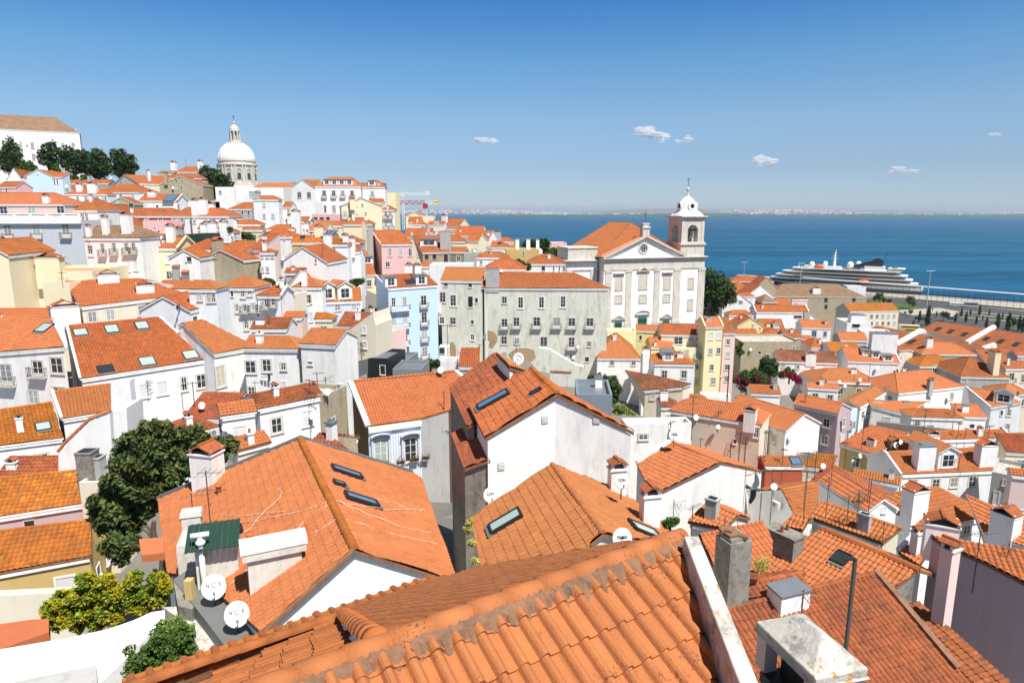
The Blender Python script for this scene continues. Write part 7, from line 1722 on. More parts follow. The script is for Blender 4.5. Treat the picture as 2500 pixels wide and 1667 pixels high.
def px_blobs(lst, Y, base):
 """clump circles in pixels (x, y, r[, dY, squash]) at a depth -> offsets and radii in metres"""
 out = []
 for it in lst:
  x, y, r_ = it[:3]; dy = it[3] if len(it) > 3 else 0; sq = it[4] if len(it) > 4 else 1
  p = onY(*Zp(x, y), Y+dy); rr = r_/ZS*(Y+dy)/FPX; out.append((tuple(p-base), (rr, rr*1.0, rr*sq)))
 return out
def ptree(lab, x, yb, Y, lst, leaf, n, size, tr, zb=None, **kw):
 base = onY(*Zp(x, yb), Y); return tree(lab, base, px_blobs(lst, Y, base), leaf, n, size, tr, **kw)
zoom(1350, 430, 3.92)
ptree('large dark stone pine right of the white church', 1500, 1345, 200, [(1500, 960, 70), (1560, 1010, 85), (1640, 1090, 90), (1690, 1150, 75), (1560, 1130, 95), (1490, 1080, 80), (1620, 1190, 70), (1500, 1200, 80, 3), (1480, 1290, 60, 4), (1540, 1290, 60)], 'leaf_pine', 9000, .42, .6)
zoom(1000, 400, 3.92)
ptree('dark green tree group by the river behind the ochre block', 1240, 860, 262, [(1130, 790, 45), (1190, 775, 52), (1255, 770, 45), (1300, 765, 40), (1230, 830, 50), (1300, 840, 48)], 'leaf_dark', 4200, .6, .4)
ptree('low dark tree right of the ochre block by the pink house', 1420, 880, 250, [(1380, 850, 42), (1440, 845, 36), (1340, 860, 36), (1470, 850, 26)], 'leaf_mid', 2500, .55, .3)
ptree('round bush in front of the ochre block', 1080, 1020, 146, [(1030, 950, 34), (1080, 965, 30), (1130, 985, 30)], 'leaf_mid', 1800, .3, .2)
zoom(0, 250, 3.92)
ptree('tall conical cedar before the white monastery', 100, 640, 300, [(95, 370, 34, 0, 1.3), (100, 430, 58, 0, 1.1), (105, 490, 75), (95, 550, 90), (150, 590, 80), (70, 600, 70)], 'leaf_pine', 6000, .55, .5)
ptree('rounded pine at the monastery wall, leftmost of the hilltop pines', 470, 630, 290, [(470, 430, 60), (520, 480, 55), (420, 510, 50), (470, 560, 70, 0, .8), (500, 600, 55)], 'leaf_pine', 4800, .55, .45)
ptree('second dark pine from the left on the hilltop', 710, 720, 285, [(660, 490, 70), (720, 530, 75), (640, 560, 65), (700, 600, 80)], 'leaf_pine', 5200, .55, .5)
ptree('third dark pine on the hilltop, behind the orange roofs', 840, 730, 290, [(820, 530, 60), (850, 600, 60), (800, 640, 50), (870, 650, 50)], 'leaf_pine', 3500, .55, .5)
ptree('tall round pine in the middle of the hilltop row', 950, 730, 284, [(940, 510, 66), (960, 580, 78), (920, 640, 70), (1000, 640, 70), (950, 690, 60)], 'leaf_pine', 5200, .55, .5)
ptree('spreading feathery pine at the right end of the hilltop', 1180, 740, 288, [(1090, 490, 42), (1170, 480, 45), (1150, 560, 75), (1220, 580, 70), (1270, 620, 50, 0, .8), (1300, 620, 30), (1255, 520, 28), (1150, 650, 70), (1230, 660, 50)], 'leaf_pine', 5200, .55, .5)
ptree('bright green bushes at the foot of the cedar', 250, 700, 262, [(200, 650, 55), (270, 620, 50), (320, 650, 40), (230, 680, 40)], 'leaf_mid', 2600, .5, .3)
ptree('green hedge below the monastery wall', 640, 745, 266, [(530, 660, 45), (600, 715, 40), (660, 725, 36), (720, 725, 28), (800, 720, 30), (560, 700, 40)], 'leaf_mid', 2800, .5, .3)
zoom(500, 250, 3.92)
ptree('large dark tree beside the domed pantheon', 120, 900, 275, [(20, 700, 80), (90, 720, 85), (160, 750, 80), (220, 790, 60), (120, 810, 90), (60, 850, 80)], 'leaf_dark', 6500, .6, .5)
ptree('small green trees in the mid hill courtyard', 420, 1310, 133, [(240, 1220, 26), (380, 1270, 34), (420, 1285, 36), (460, 1300, 30)], 'leaf_mid', 1500, .28, .2)
zoom(400, 600, 3.92)
ptree('grey green creeper bush on the white corner house', 970, 370, 108, [(920, 345, 26), (970, 340, 34), (1020, 345, 30), (1060, 370, 24)], 'leaf_dark', 1500, .22, .15)
ptree('dark green bush behind the light blue house', 1840, 380, 120, [(1800, 360, 30), (1850, 345, 34), (1890, 340, 28)], 'leaf_mid', 1400, .25, .2)
zoom(850, 620, 3.92)
ptree('green tree at the foot of the light blue house', 780, 1110, 104, [(730, 1080, 45), (780, 1060, 52), (840, 1055, 45), (760, 1110, 40)], 'leaf_dark', 3200, .22, .2)
zoom(0, 600, 3.92)
ptree('small green tree by the yellow house wall', 1380, 320, 116, [(1380, 220, 26), (1385, 260, 26), (1390, 295, 22)], 'leaf_mid', 900, .25, .15)
zoom(1350, 750, 3.92)
ptree('clipped round laurel tree behind the zinc attic box', 520, 930, 88, [(380, 720, 62), (470, 700, 62), (560, 720, 62), (600, 790, 66), (580, 870, 70), (520, 800, 75)], 'leaf_dark', 7000, .2, .25)
flatg = ptree('scrubby green grass bank beside the pale cream house', 700, 1010, 84, [(640, 960, 60, 0, .5), (700, 1000, 60, 0, .4), (760, 1020, 40, 0, .4), (620, 1000, 50, 0, .5)], 'leaf_lime', 3000, .16, .1, trunk=False, cat='shrub', name='shrub')
ptree('magenta bougainvillea bush with purple shade right of the pink house', 1850, 840, 128, [(1790, 680, 55), (1850, 670, 70), (1930, 650, 65), (1990, 680, 50), (1830, 760, 60), (1900, 740, 60)], 'leaf_dark', 5200, .22, .2, name='shrub', cat='shrub')
ptree('magenta blossom clusters of the bougainvillea', 1850, 840, 127, [(1770, 690, 24), (1850, 700, 26), (1940, 650, 22), (1960, 700, 26), (1820, 760, 22), (1880, 770, 20)], 'leaf_red', 1500, .2, .1, trunk=False, name='blossom', cat='shrub')
ptree('dark round tree before the ochre concrete wall house', 2060, 660, 146, [(2030, 520, 50), (2090, 560, 62), (2020, 590, 55), (2110, 620, 45)], 'leaf_dark', 4200, .25, .25)
ptree('green garden shrubs with red flowers by the sagging roof house', 2260, 690, 140, [(2200, 640, 40), (2290, 640, 40), (2250, 600, 30), (2330, 680, 34)], 'leaf_mid', 2600, .22, .15, name='shrub', cat='shrub')
ptree('red flowering cascade by the sagging roof house', 2280, 700, 139, [(2260, 650, 30), (2310, 670, 34), (2350, 700, 28), (2200, 620, 18)], 'leaf_red', 1600, .2, .1, trunk=False, name='blossom', cat='shrub')
ptree('green creeper at the foot of the pink tower house', 1790, 440, 150, [(1780, 380, 30), (1790, 430, 34), (1800, 350, 22)], 'leaf_mid', 1200, .24, .15)
zoom(1750, 550, 3.136)
RT = [(1240, 612, 505), (1275, 616, 545), (1318, 622, 555), (1205, 600, 535), (1470, 640, 530), (1500, 645, 570), (1440, 690, 655), (1480, 700, 640), (1550, 740, 650), (1612, 770, 612), (1500, 790, 725), (1680, 700, 655), (1735, 735, 650), (1760, 735, 660), (1825, 745, 668), (1870, 700, 632), (1905, 745, 660), (1940, 690, 640), (1985, 760, 690), (2010, 690, 610), (2060, 790, 700), (2085, 690, 640), (2145, 800, 670), (2185, 720, 665), (2225, 815, 665), (2268, 800, 700), (2310, 810, 690), (2340, 820, 700), (2035, 730, 690), (1650, 655, 628)]
kinds = ['slim young cypress', 'small leafy tree', 'tall narrow poplar']
protos = []
for k in range(3):
 b = [((0, 0, 2.2), (.9, .9, 1.6)), ((0, 0, 4.4), (.8, .8, 1.8)), ((.1, 0, 6.2), (.45, .45, 1.2))] if k != 1 else [((0, 0, 4.3), (2.0, 2.0, 1.6)), ((.8, .3, 5.3), (1.4, 1.4, 1.3)), ((-.9, -.2, 5.0), (1.4, 1.4, 1.2))]
 protos.append(tree('slim dark green riverside tree', Vector((0, 0, -100)), b, 'leaf_dark', 900, .38, .16, 'young trees in the riverside car park', seed=k))
 LABELS.pop('slim dark green riverside tree', None)
usedp = set()
for i, (x, yb, yt) in enumerate(RT):
 p = onz(*Zp(x, yb), 3.1); q = onY(*Zp(x, yt), p.y); k = 1 if (i < 8 or i in (12, 13, 25)) else (0, 2)[i % 2]; s = (q.z-p.z)/7.2
 if k not in usedp: root = protos[k]; usedp.add(k)
 else:
  root = protos[k].copy(); COL.objects.link(root)
  for c_ in protos[k].children:
   d2 = c_.copy(); d2.parent = root; COL.objects.link(d2)
 root.location = p; root.scale = (s*.9, s*.9, s); root.rotation_euler = (0, 0, i*1.3)
 root['label'] = 'slim dark green riverside tree' if k != 1 else 'broad leafy young tree by the riverside lawn'
 root['group'] = 'young trees in the riverside car park'
zoom(0, 900, 3.92)
bt = ptree('large glossy fruit tree with small orange fruit left of the central roof', 1150, 1600, 36, [(1420, 590, 110), (1560, 560, 90), (1300, 700, 150), (1500, 740, 170), (1700, 720, 150), (1860, 640, 110), (1960, 720, 120), (2100, 790, 120), (2200, 740, 90), (1250, 880, 170), (1450, 930, 190), (1680, 930, 170), (1850, 900, 120), (1150, 1080, 170), (1350, 1140, 180), (1550, 1100, 150), (1060, 1280, 170), (950, 1400, 110), (1200, 1350, 160), (1400, 1330, 120), (1000, 1500, 90), (1150, 1530, 120), (1280, 1500, 90)], 'leaf_fruit', 32000, .19, .28, flat_=.3, shell=.6)
zoom(0, 1200, 3.358)
ptree('same fruit tree lower branch clump above the yellow shrubs', 1000, 600, 34, [(980, 420, 110), (900, 460, 80), (1080, 440, 80), (1000, 540, 70)], 'leaf_fruit', 3500, .14, .12, trunk=False, name='branch_clump', cat='tree')
mbt = empty('tree', onY(*Zp(1330, 640), 30.5)); tag(mbt, 'bare leaning dark trunk at the left edge of the central roof', 'tree')
mb = MB(); pts = [onY(*Zp(x, y), 30.5)-mbt.location for x, y in ((1345, 700), (1350, 560), (1320, 480), (1275, 420), (1255, 320), (1262, 240))]; mb.tube(pts, [.26, .24, .2, .17, .14, .1], 8)
for q in (((1275, 420), (1210, 330), (1150, 290)), ((1265, 330), (1200, 280), (1160, 290))): mb.tube([onY(*Zp(x, y), 30.5)-mbt.location for x, y in q], [.1, .06, .02], 6)
mb.build('trunk', ['bark'], mbt)
ptree('yellow green variegated shrub beside the white curved wall', 800, 1100, 24, [(700, 720, 70), (860, 740, 70), (760, 830, 80), (900, 850, 80), (640, 860, 80), (520, 900, 90), (430, 970, 90), (560, 1020, 90), (700, 980, 100), (850, 980, 90), (950, 900, 60), (450, 1080, 70), (330, 1150, 50), (640, 1110, 60), (800, 1080, 60), (950, 1030, 60)], 'leaf_yellow', 13000, .11, .15, name='shrub', cat='shrub')
ptree('golden leaved shrub against the concrete ledge', 1180, 1000, 24, [(1090, 720, 70), (1080, 850, 80), (1100, 930, 70), (1290, 740, 80), (1340, 780, 70), (1290, 880, 70), (1200, 830, 60), (1000, 800, 50), (1160, 960, 60)], 'leaf_yellow', 9000, .11, .12, name='shrub', cat='shrub')
ptree('dark green leafy shrub at the bottom left with lime tips', 1250, 1540, 17, [(1350, 1170, 110), (1480, 1180, 110), (1280, 1270, 130), (1440, 1300, 140), (1200, 1380, 130), (1360, 1420, 140), (1120, 1480, 110), (1260, 1520, 130), (1060, 1300, 50), (1540, 1290, 70), (1500, 1420, 80)], 'leaf_mid', 14000, .06, .1, name='shrub', cat='shrub')
ptree('lime flowering tips of the bottom left shrub', 1400, 1300, 17.1, [(1350, 1130, 80), (1450, 1110, 80), (1520, 1160, 70), (1420, 1170, 90)], 'leaf_lime', 2600, .05, .05, trunk=False, name='shrub_tips', cat='shrub')
zoom(1650, 1150, 2.767)
ptree('yellow flowering weed tuft on the lower right roof', 585, 668, 24.5, [(560, 625, 42), (600, 620, 42), (580, 650, 44)], 'leaf_dry', 1500, .035, .02, trunk=False, name='weed_tuft', cat='weeds')
zoom(1100, 1050, 3.135)
ptree('dry yellow weeds hanging from the alley side eave', 200, 1000, 19.2, [(130, 760, 34), (160, 860, 28), (190, 1000, 30), (230, 1120, 30), (255, 1220, 26), (150, 700, 24)], 'leaf_dry', 2200, .05, .02, trunk=False, name='weed_tuft', cat='weeds')
ptree('green shrub tuft behind the foreground ridge end', 1680, 730, 14, [(1650, 715, 32), (1690, 700, 34), (1730, 690, 24)], 'leaf_mid', 1300, .045, .03, name='shrub', cat='shrub')
zoom(0, 1200, 3.358)
def wallpx(lab, pts, Y0, th, hgt, mat, name='wall', cat='wall', z=None):
 P = [onz(*Zp(x, y), z) for x, y in pts]; rl = Vector((P[0].x, P[0].y, z-hgt)); mb = MB()
 for a, b in zip(P[:-1], P[1:]): mb.beam(a-rl-Vector((0, 0, hgt/2)), b-rl-Vector((0, 0, hgt/2)), th, hgt)
 o = mb.build(name, [mat]); o.location = rl; tag(o, lab, cat); return o
zsh = onY(*Zp(1240, 1000), 21).z
slabpx('broad white limewashed curved garden wall at the bottom left', [(-300, 1330), (0, 1290), (600, 1190), (900, 1120), (1100, 1050), (1240, 985), (1350, 970), (1350, 1080), (1240, 1150), (1000, 1400), (830, 1560), (400, 1800), (-300, 1900)], zsh, 4, 'W', 'garden_wall', 'wall')
slabpx('small grey courtyard seen inside the white frame at the bottom left', [(100, 1560), (790, 1420), (800, 1700), (60, 1750)], zsh+.35, .3, 'G', 'flat_roof', 'flat roof')
slabpx('red tiled patio at the left edge under the cream wall', [(-200, 1110), (270, 1045), (400, 1040), (400, 1150), (0, 1290), (-200, 1300)], zsh-1.2, .5, 'terracotta', 'patio', 'patio')
H('cream garden house wall below the lower barrel tile roof', -200, 860, 640, 820, 36, 'F', a=None, d=.6, par_h=.1, h=4.5, w='I')
slabpx('small terracotta lean roof behind the fruit tree trunk', [(1140, 390, zsh+1), (1340, 370, zsh+1), (1345, 500, zsh+.7), (1160, 520, zsh+.7)], zsh, .3, 'terracotta', 'lean_roof', 'roof')
def vwall(lab, pts, Y, a, th, mat, coping=None, name='wall', cat='wall', win=()):
 P0 = onY(*Zp(*pts[0]), Y); an = math.radians(a); u = Vector((math.cos(an), math.sin(an), 0)); n = N2(u)
 P = [onplane(*Zp(*p), P0, n) for p in pts]; rl = Vector((P0.x, P0.y, min(p.z for p in P))); k = len(P); mb = MB()
 F = [p-rl for p in P]; Bk = [p-rl+n*th for p in P]
 mb.add([tuple(p) for p in F+Bk], [tuple(range(k)), tuple(range(k, 2*k))[::-1]]+[(i, (i+1) % k, k+(i+1) % k, k+i) for i in range(k)], 0)
 root = empty(name, rl); tag(root, lab, cat); mb.build('body', [mat], root); add_surf(P, 'wall')
 if coping:
  cb = MB(); i0, i1, cm = coping
  for i in range(i0, i1): CL(cb, F[i]+n*min(th/2, .12), F[i+1]+n*min(th/2, .12), .2 if th < 1 else .14, .45, .02, 6) if (F[i+1]-F[i]).length > .4 else None
  cb.build('tile_coping', [cm], root)
 for x, y, ww, hh, st in win:
  p = onplane(*Zp(x, y), P0, n); q = onplane(*Zp(x+ww, y), P0, n); add_window(root, p, -n, (q-p).length, hh/ZS*(p-EYE).length/FPX, st)
 return root
zoom(400, 600, 3.92)
vwall('cream house side wall with salmon string course and raking top', [(1655, 1300), (1668, 900), (1690, 868), (2000, 640), (2010, 700), (2028, 760), (2028, 1060), (1790, 1120), (1790, 1300)], 86, -14, 5, 'I', (2, 3, 't_n'), name='house', cat='house', win=[(1915, 805, 34, 56, 'b'), (1790, 985, 34, 56, 'b'), (1925, 950, 34, 60, 'b')])
zoom(0, 900, 3.92)
vwall('white raking stair wall with orange tile coping at the left', [(560, 1000), (560, 800), (640, 700), (870, 480), (1050, 415), (1070, 760), (1075, 1000)], 49, 6, .5, 'V', (1, 4, 't_n'))
vwall('tall plain white wall right of the raking tile coping', [(1060, 1000), (1050, 420), (1210, 375), (1230, 760), (1225, 1000)], 51, 6, 3, 'V')
vwall('tall white party wall standing above the orange tile roof', [(1065, 400), (1060, 150), (1240, 112), (1290, 560), (1230, 570), (1225, 400)], 60, 8, 1.0, 'V')
zoom(1040, 850, 4.127)
vwall('grey rendered buttress wall with sloping top below the flaking tenement', [(1070, 205), (1135, 0), (1235, 8), (1500, 165), (1590, 190), (1590, 372), (1455, 390), (1250, 255), (1140, 230)], 100, -4, 1.2, 'E')
vwall('low grey garden wall with broken red tiles on top', [(1250, 385), (1250, 240), (1465, 250), (1465, 385)], 88, -4, .8, 'E', (1, 2, 't_d'))
zoom(850, 620, 3.92)
vwall('white rubble downpipe wall strip beside the flaking plaster', [(1320, 1010), (1320, 520), (1332, 520), (1332, 1010)], 126, -4, .2, 'white_paint', name='drainpipe', cat='drainpipe')
for k, (lab, pts) in enumerate((('large bare brick patch at the foot of the tenement near the buttress', [(1290, 790), (1340, 730), (1395, 745), (1430, 790), (1425, 840), (1380, 905), (1345, 890), (1355, 830), (1300, 825)]),
  ('brown stone patch low on the left tenement wall', [(965, 860), (1000, 840), (1030, 880), (1032, 975), (975, 985), (960, 930)]),
  ('ragged ochre patch right of the brown stone patch', [(1060, 940), (1130, 935), (1195, 960), (1200, 985), (1140, 978), (1100, 985)]),
  ('wide bare rubble patch above the dark red roof', [(1530, 960), (1600, 905), (1700, 900), (1780, 920), (1795, 990), (1740, 1040), (1660, 1060), (1560, 1010)]))):
 hh = None
 P = []
 c = pick(*Zp(sum(p[0] for p in pts)/len(pts), sum(p[1] for p in pts)/len(pts)), dil.walls+dil2.walls)
 if not c: print('patch miss', k); continue
 n = c[2] if c[2].dot(EYE-c[1]) > 0 else -c[2]
 own = dil if pick(*Zp(sum(p[0] for p in pts)/len(pts), sum(p[1] for p in pts)/len(pts)), dil.walls) and (not pick(*Zp(pts[0][0], pts[0][1]), dil2.walls)) else dil2
 mb = MB(); P = [onplane(*Zp(*p), c[1]+n*.03, n)-own.root.location for p in pts]; mb.poly(P, 0); mb.build('bare_patch', ['rubble'], own.root)
def laundry(lab, x, y, wpx, cols, surfs=None):
 hh = pick(*Zp(x, y));
 if not hh: print('LAUNDRY MISS', lab); return
 n = hh[2] if hh[2].dot(EYE-hh[1]) > 0 else -hh[2]; n = Vector((n.x, n.y, 0)).normalized(); u = Vector((-n.y, n.x, 0)); d = (hh[1]-EYE).length; W_ = wpx/ZS*d/FPX
 e = empty('clothes_line', hh[1]+n*.35); tag(e, lab, 'laundry'); mb = MB(); mb.tube([-u*W_/2, u*W_/2], .012, 4); mb.build('line', ['iron'], e)
 k = len(cols)
 for i, c in enumerate(cols):
  mb = MB(); xx = -W_/2+W_*(i+.5)/k; hh_ = .55+.35*rng.random(); w = W_/k*.42
  V = [];
  for j in range(4):
   for s in (-1, 1): V.append(tuple(u*(xx+s*w*(1-.05*j))+n*(.03*math.sin(j*2+i))-Vector((0, 0, hh_*j/3))))
  mb.add(V, [(2*j, 2*j+1, 2*j+3, 2*j+2) for j in range(3)]); mb.build('garment', [c], e)
zoom(0, 600, 3.92)
laundry('dark laundry hanging under the eave of the wide orange roofed tan house', 1700, 560, 170, ['cloth_white', 'cloth_dark', 'cloth_dark', 'cloth_white', 'cloth_dark', 'cloth_dark'])
zoom(400, 600, 3.92)
laundry('white and grey laundry under the stone framed window of the long white house', 985, 1225, 90, ['cloth_white', 'cloth_white', 'cloth_dark'])
zoom(1850, 800, 3.485)
laundry('green cloth hanging from the street balcony beside the plum side wall', 775, 880, 16, ['cloth_green'])
hh = pick(*Zp(805, 880))
def person(lab, loc, rz, shirt, lean=.35, s=1.0):
 root = empty('person', loc, rz); tag(root, lab, 'person')
 J = [(0, 0, .92), (0, .02, 1.12), (0, .10, 1.38), (0, .15, 1.47), (0, .2, 1.6), (.17, .1, 1.36), (.24, .24, 1.12), (.2, .42, 1.05), (-.17, .1, 1.36), (-.24, .24, 1.12), (-.2, .42, 1.05), (.1, 0, .88), (.11, .02, .48), (.11, -.02, .08), (.11, .12, .04), (-.1, 0, .88), (-.11, .02, .48), (-.11, -.02, .08), (-.11, .12, .04)]
 E = [(0, 1), (1, 2), (2, 3), (3, 4), (2, 5), (5, 6), (6, 7), (2, 8), (8, 9), (9, 10), (0, 11), (11, 12), (12, 13), (13, 14), (0, 15), (15, 16), (16, 17), (17, 18)]
 Rd = [.14, .13, .15, .055, .1, .06, .045, .035, .06, .045, .035, .085, .06, .045, .04, .085, .06, .045, .04]
 me = bpy.data.meshes.new('body'); me.from_pydata([(x*s, y*s, z*s) for x, y, z in J], E, []);
 m = simple_person_mat(shirt); me.materials.append(m); b = obj('body', me, root); sk_ = b.modifiers.new('s', 'SKIN'); sv = me.skin_vertices[0].data
 for i, r_ in enumerate(Rd): sv[i].radius = (r_*s, r_*s)
 sv[0].use_root = True; b.modifiers.new('d', 'SUBSURF').levels = 1; b.modifiers['d'].render_levels = 1
 mb = MB(); mb.lathe([(.02, -.02), (.1, .0), (.115, .06), (.09, .13), (.03, .16)], (0, .18*s, 1.62*s), 12); mb.build('hair', ['black_metal'], root, True)
def simple_person_mat(col):
 m, nt, b = new_mat('clothes_and_skin'); geo = nd(nt, 'ShaderNodeNewGeometry'); tc = nd(nt, 'ShaderNodeTexCoord'); sp = nd(nt, 'ShaderNodeSeparateXYZ'); nt.links.new(tc.outputs['Object'], sp.inputs[0])
 c = mixc(nt, mathn(nt, 'GREATER_THAN', sp.outputs[2], .95), (.03, .03, .05), col); c = mixc(nt, mathn(nt, 'GREATER_THAN', sp.outputs[2], 1.45), c, (.45, .26, .18)); nt.links.new(c, b.inputs['Base Color']); setin(b, Roughness=.8); return m
if hh:
 n = hh[2] if hh[2].dot(EYE-hh[1]) > 0 else -hh[2]; p = hh[1]+n*.45; p.z -= 1.3
 person('dark haired person in an orange shirt leaning over the street balcony', p, math.atan2(n.x, -n.y)+math.pi, (.75, .14, .03))
def text_mesh(txt, size, mat, parent, M):
 cu = bpy.data.curves.new('t', 'FONT'); cu.body = txt; cu.size = size; cu.align_x = 'CENTER'; cu.align_y = 'CENTER'; cu.extrude = .004; cu.offset = .004
 o = bpy.data.objects.new('t', cu); COL.objects.link(o); bpy.context.view_layer.update(); dg = bpy.context.evaluated_depsgraph_get(); me = bpy.data.meshes.new_from_object(o.evaluated_get(dg)); bpy.data.objects.remove(o)
 me.materials.clear(); me.materials.append(MATS[mat]); t = obj('lettering', me, parent); t.matrix_local = M; return t
def dish(lab, p, r, az, el=.55, pole=.6, text=None, mat='ship_white', house_n=None):
 root = empty('satellite_dish', p); tag(root, lab, 'satellite dish', 'satellite dishes on the roofs')
 f = Vector((math.cos(az)*math.cos(el), math.sin(az)*math.cos(el), math.sin(el))); c = Vector((0, 0, pole)); x = Vector((-math.sin(az), math.cos(az), 0)); y = f.cross(x)
 mb = MB(); V = []; k = 24; rings = [0, .35, .7, 1.0]
 for j, q in enumerate(rings):
  for i in range(k):
   a = 2*math.pi*i/k; V.append(tuple(c+x*math.cos(a)*r*q+y*math.sin(a)*r*q*1.08+f*(q*q*r*.17)))
 F = [(j*k+i, j*k+(i+1) % k, (j+1)*k+(i+1) % k, (j+1)*k+i) for j in range(3) for i in range(k)]
 mb.add(V, F); d_ = mb.build('dish', [mat], root, True); sm = d_.modifiers.new('s', 'SOLIDIFY'); sm.thickness = .02
 mb = MB(); mb.tube([(0, 0, -.3), (0, 0, pole*.7), tuple(c-f*.08)], .025 if r < .6 else .035, 6); mb.build('bracket', ['iron'], root)
 lo = -y if y.z > 0 else y
 mb = MB(); mb.tube([c+lo*r*1.0+f*.1, c+lo*r*.55+f*r*1.15], .018, 5); mb.tube([c+lo*r*.6+f*r*1.1, c+lo*r*.42+f*r*1.0], .05, 8); mb.build('feed_arm', ['screen_grey'], root)
 if text:
  up = y if y.z > 0 else -y; xx = up.cross(f)
  R = Matrix((xx, up, f)).transposed().to_4x4()
  if text == 'NOS':
   for t, dx, s in (('N', -.48, .34), ('S', .48, .34)): text_mesh(t, r*s*1.2, 'black_metal', root, Matrix.Translation(c+xx*dx*r+up*r*.18+f*(r*.12))@R)
   mb = MB(); V = []; k = 24
   for q, dz in ((.22, 0), (.14, 0), (.14, .01), (.22, .01)):
    for i in range(k): a = 2*math.pi*i/k; V.append(tuple(c+up*r*.2+xx*math.cos(a)*r*q+up*math.sin(a)*r*q+f*(r*.05+dz)))
   mb.add(V, [(j*k+i, j*k+(i+1) % k, ((j+1) % 4)*k+(i+1) % k, ((j+1) % 4)*k+i) for j in range(4) for i in range(k)]); mb.build('emblem_ring', ['screen_grey'], root)
  else: text_mesh(text, r*.5 if text == 'ZON' else r*.62, 'black_metal', root, Matrix.Translation(c+up*r*.15+f*(r*.12))@R)
 return root
NDISH = [0]
WH = {}
def pdish(lab, x, y, rpx, Y=None, az=-1.75, el=.45, text=None, bx=None, pole=.7):
 """dish centre pixel, pixel radius, depth (or picked from what stands behind it)"""
 px, py = Zp(x, y)
 if Y is None:
  hh = pick(px, py+rpx/ZS*1.5)
  if not hh: print('DISH MISS', lab); return
  Y = hh[1].y-.4
 c = onY(px, py, Y); d = (c-EYE); dep = d.y*CT-d.z*ST; r = rpx/ZS*dep/FPX; r = max(.28, min(.75, r))
 dish(lab, c-Vector((0, 0, pole)), r, az, el, pole, text)
zoom(350, 1050, 2.541)
Yd = [onz(*Zp(460, 1060), zl).y, onz(*Zp(620, 1230), zl).y]
pdish('large white dish lettered NOS, upper one of the two on the concrete ledge', 437, 972, 72, Yd[0], -1.15, .50, 'NOS', pole=.8)
pdish('large white dish lettered NOS, lower one of the two on the concrete ledge', 580, 1140, 74, Yd[1], -1.15, .50, 'NOS', pole=.8)
zoom(1100, 1050, 3.135)
pdish('white dish lettered ZON at the foot of the big white gable', 303, 497, 55, 27.5, -1.3, .35, 'ZON', pole=.6)
pdish('white dish lettered ZON fixed to the white tiled chimney', 1308, 390, 55, 26.2, -1.45, .3, 'ZON', pole=.5)
pdish('white dish lettered meo behind the foreground ridge', 1310, 826, 54, 17.3, -1.45, .3, 'meo', pole=.7)
zoom(1350, 750, 3.92)
pdish('big white dish lettered ZON on the orange roof ridge right of the gable', 1160, 1225, 52, 50, -1.9, .3, 'ZON', pole=.7)
zoom(1040, 850, 4.127)
pdish('large tilted white dish on a black pole behind the big gable house', 932, 112, 62, 40, -2.0, .25, None, pole=2.2)
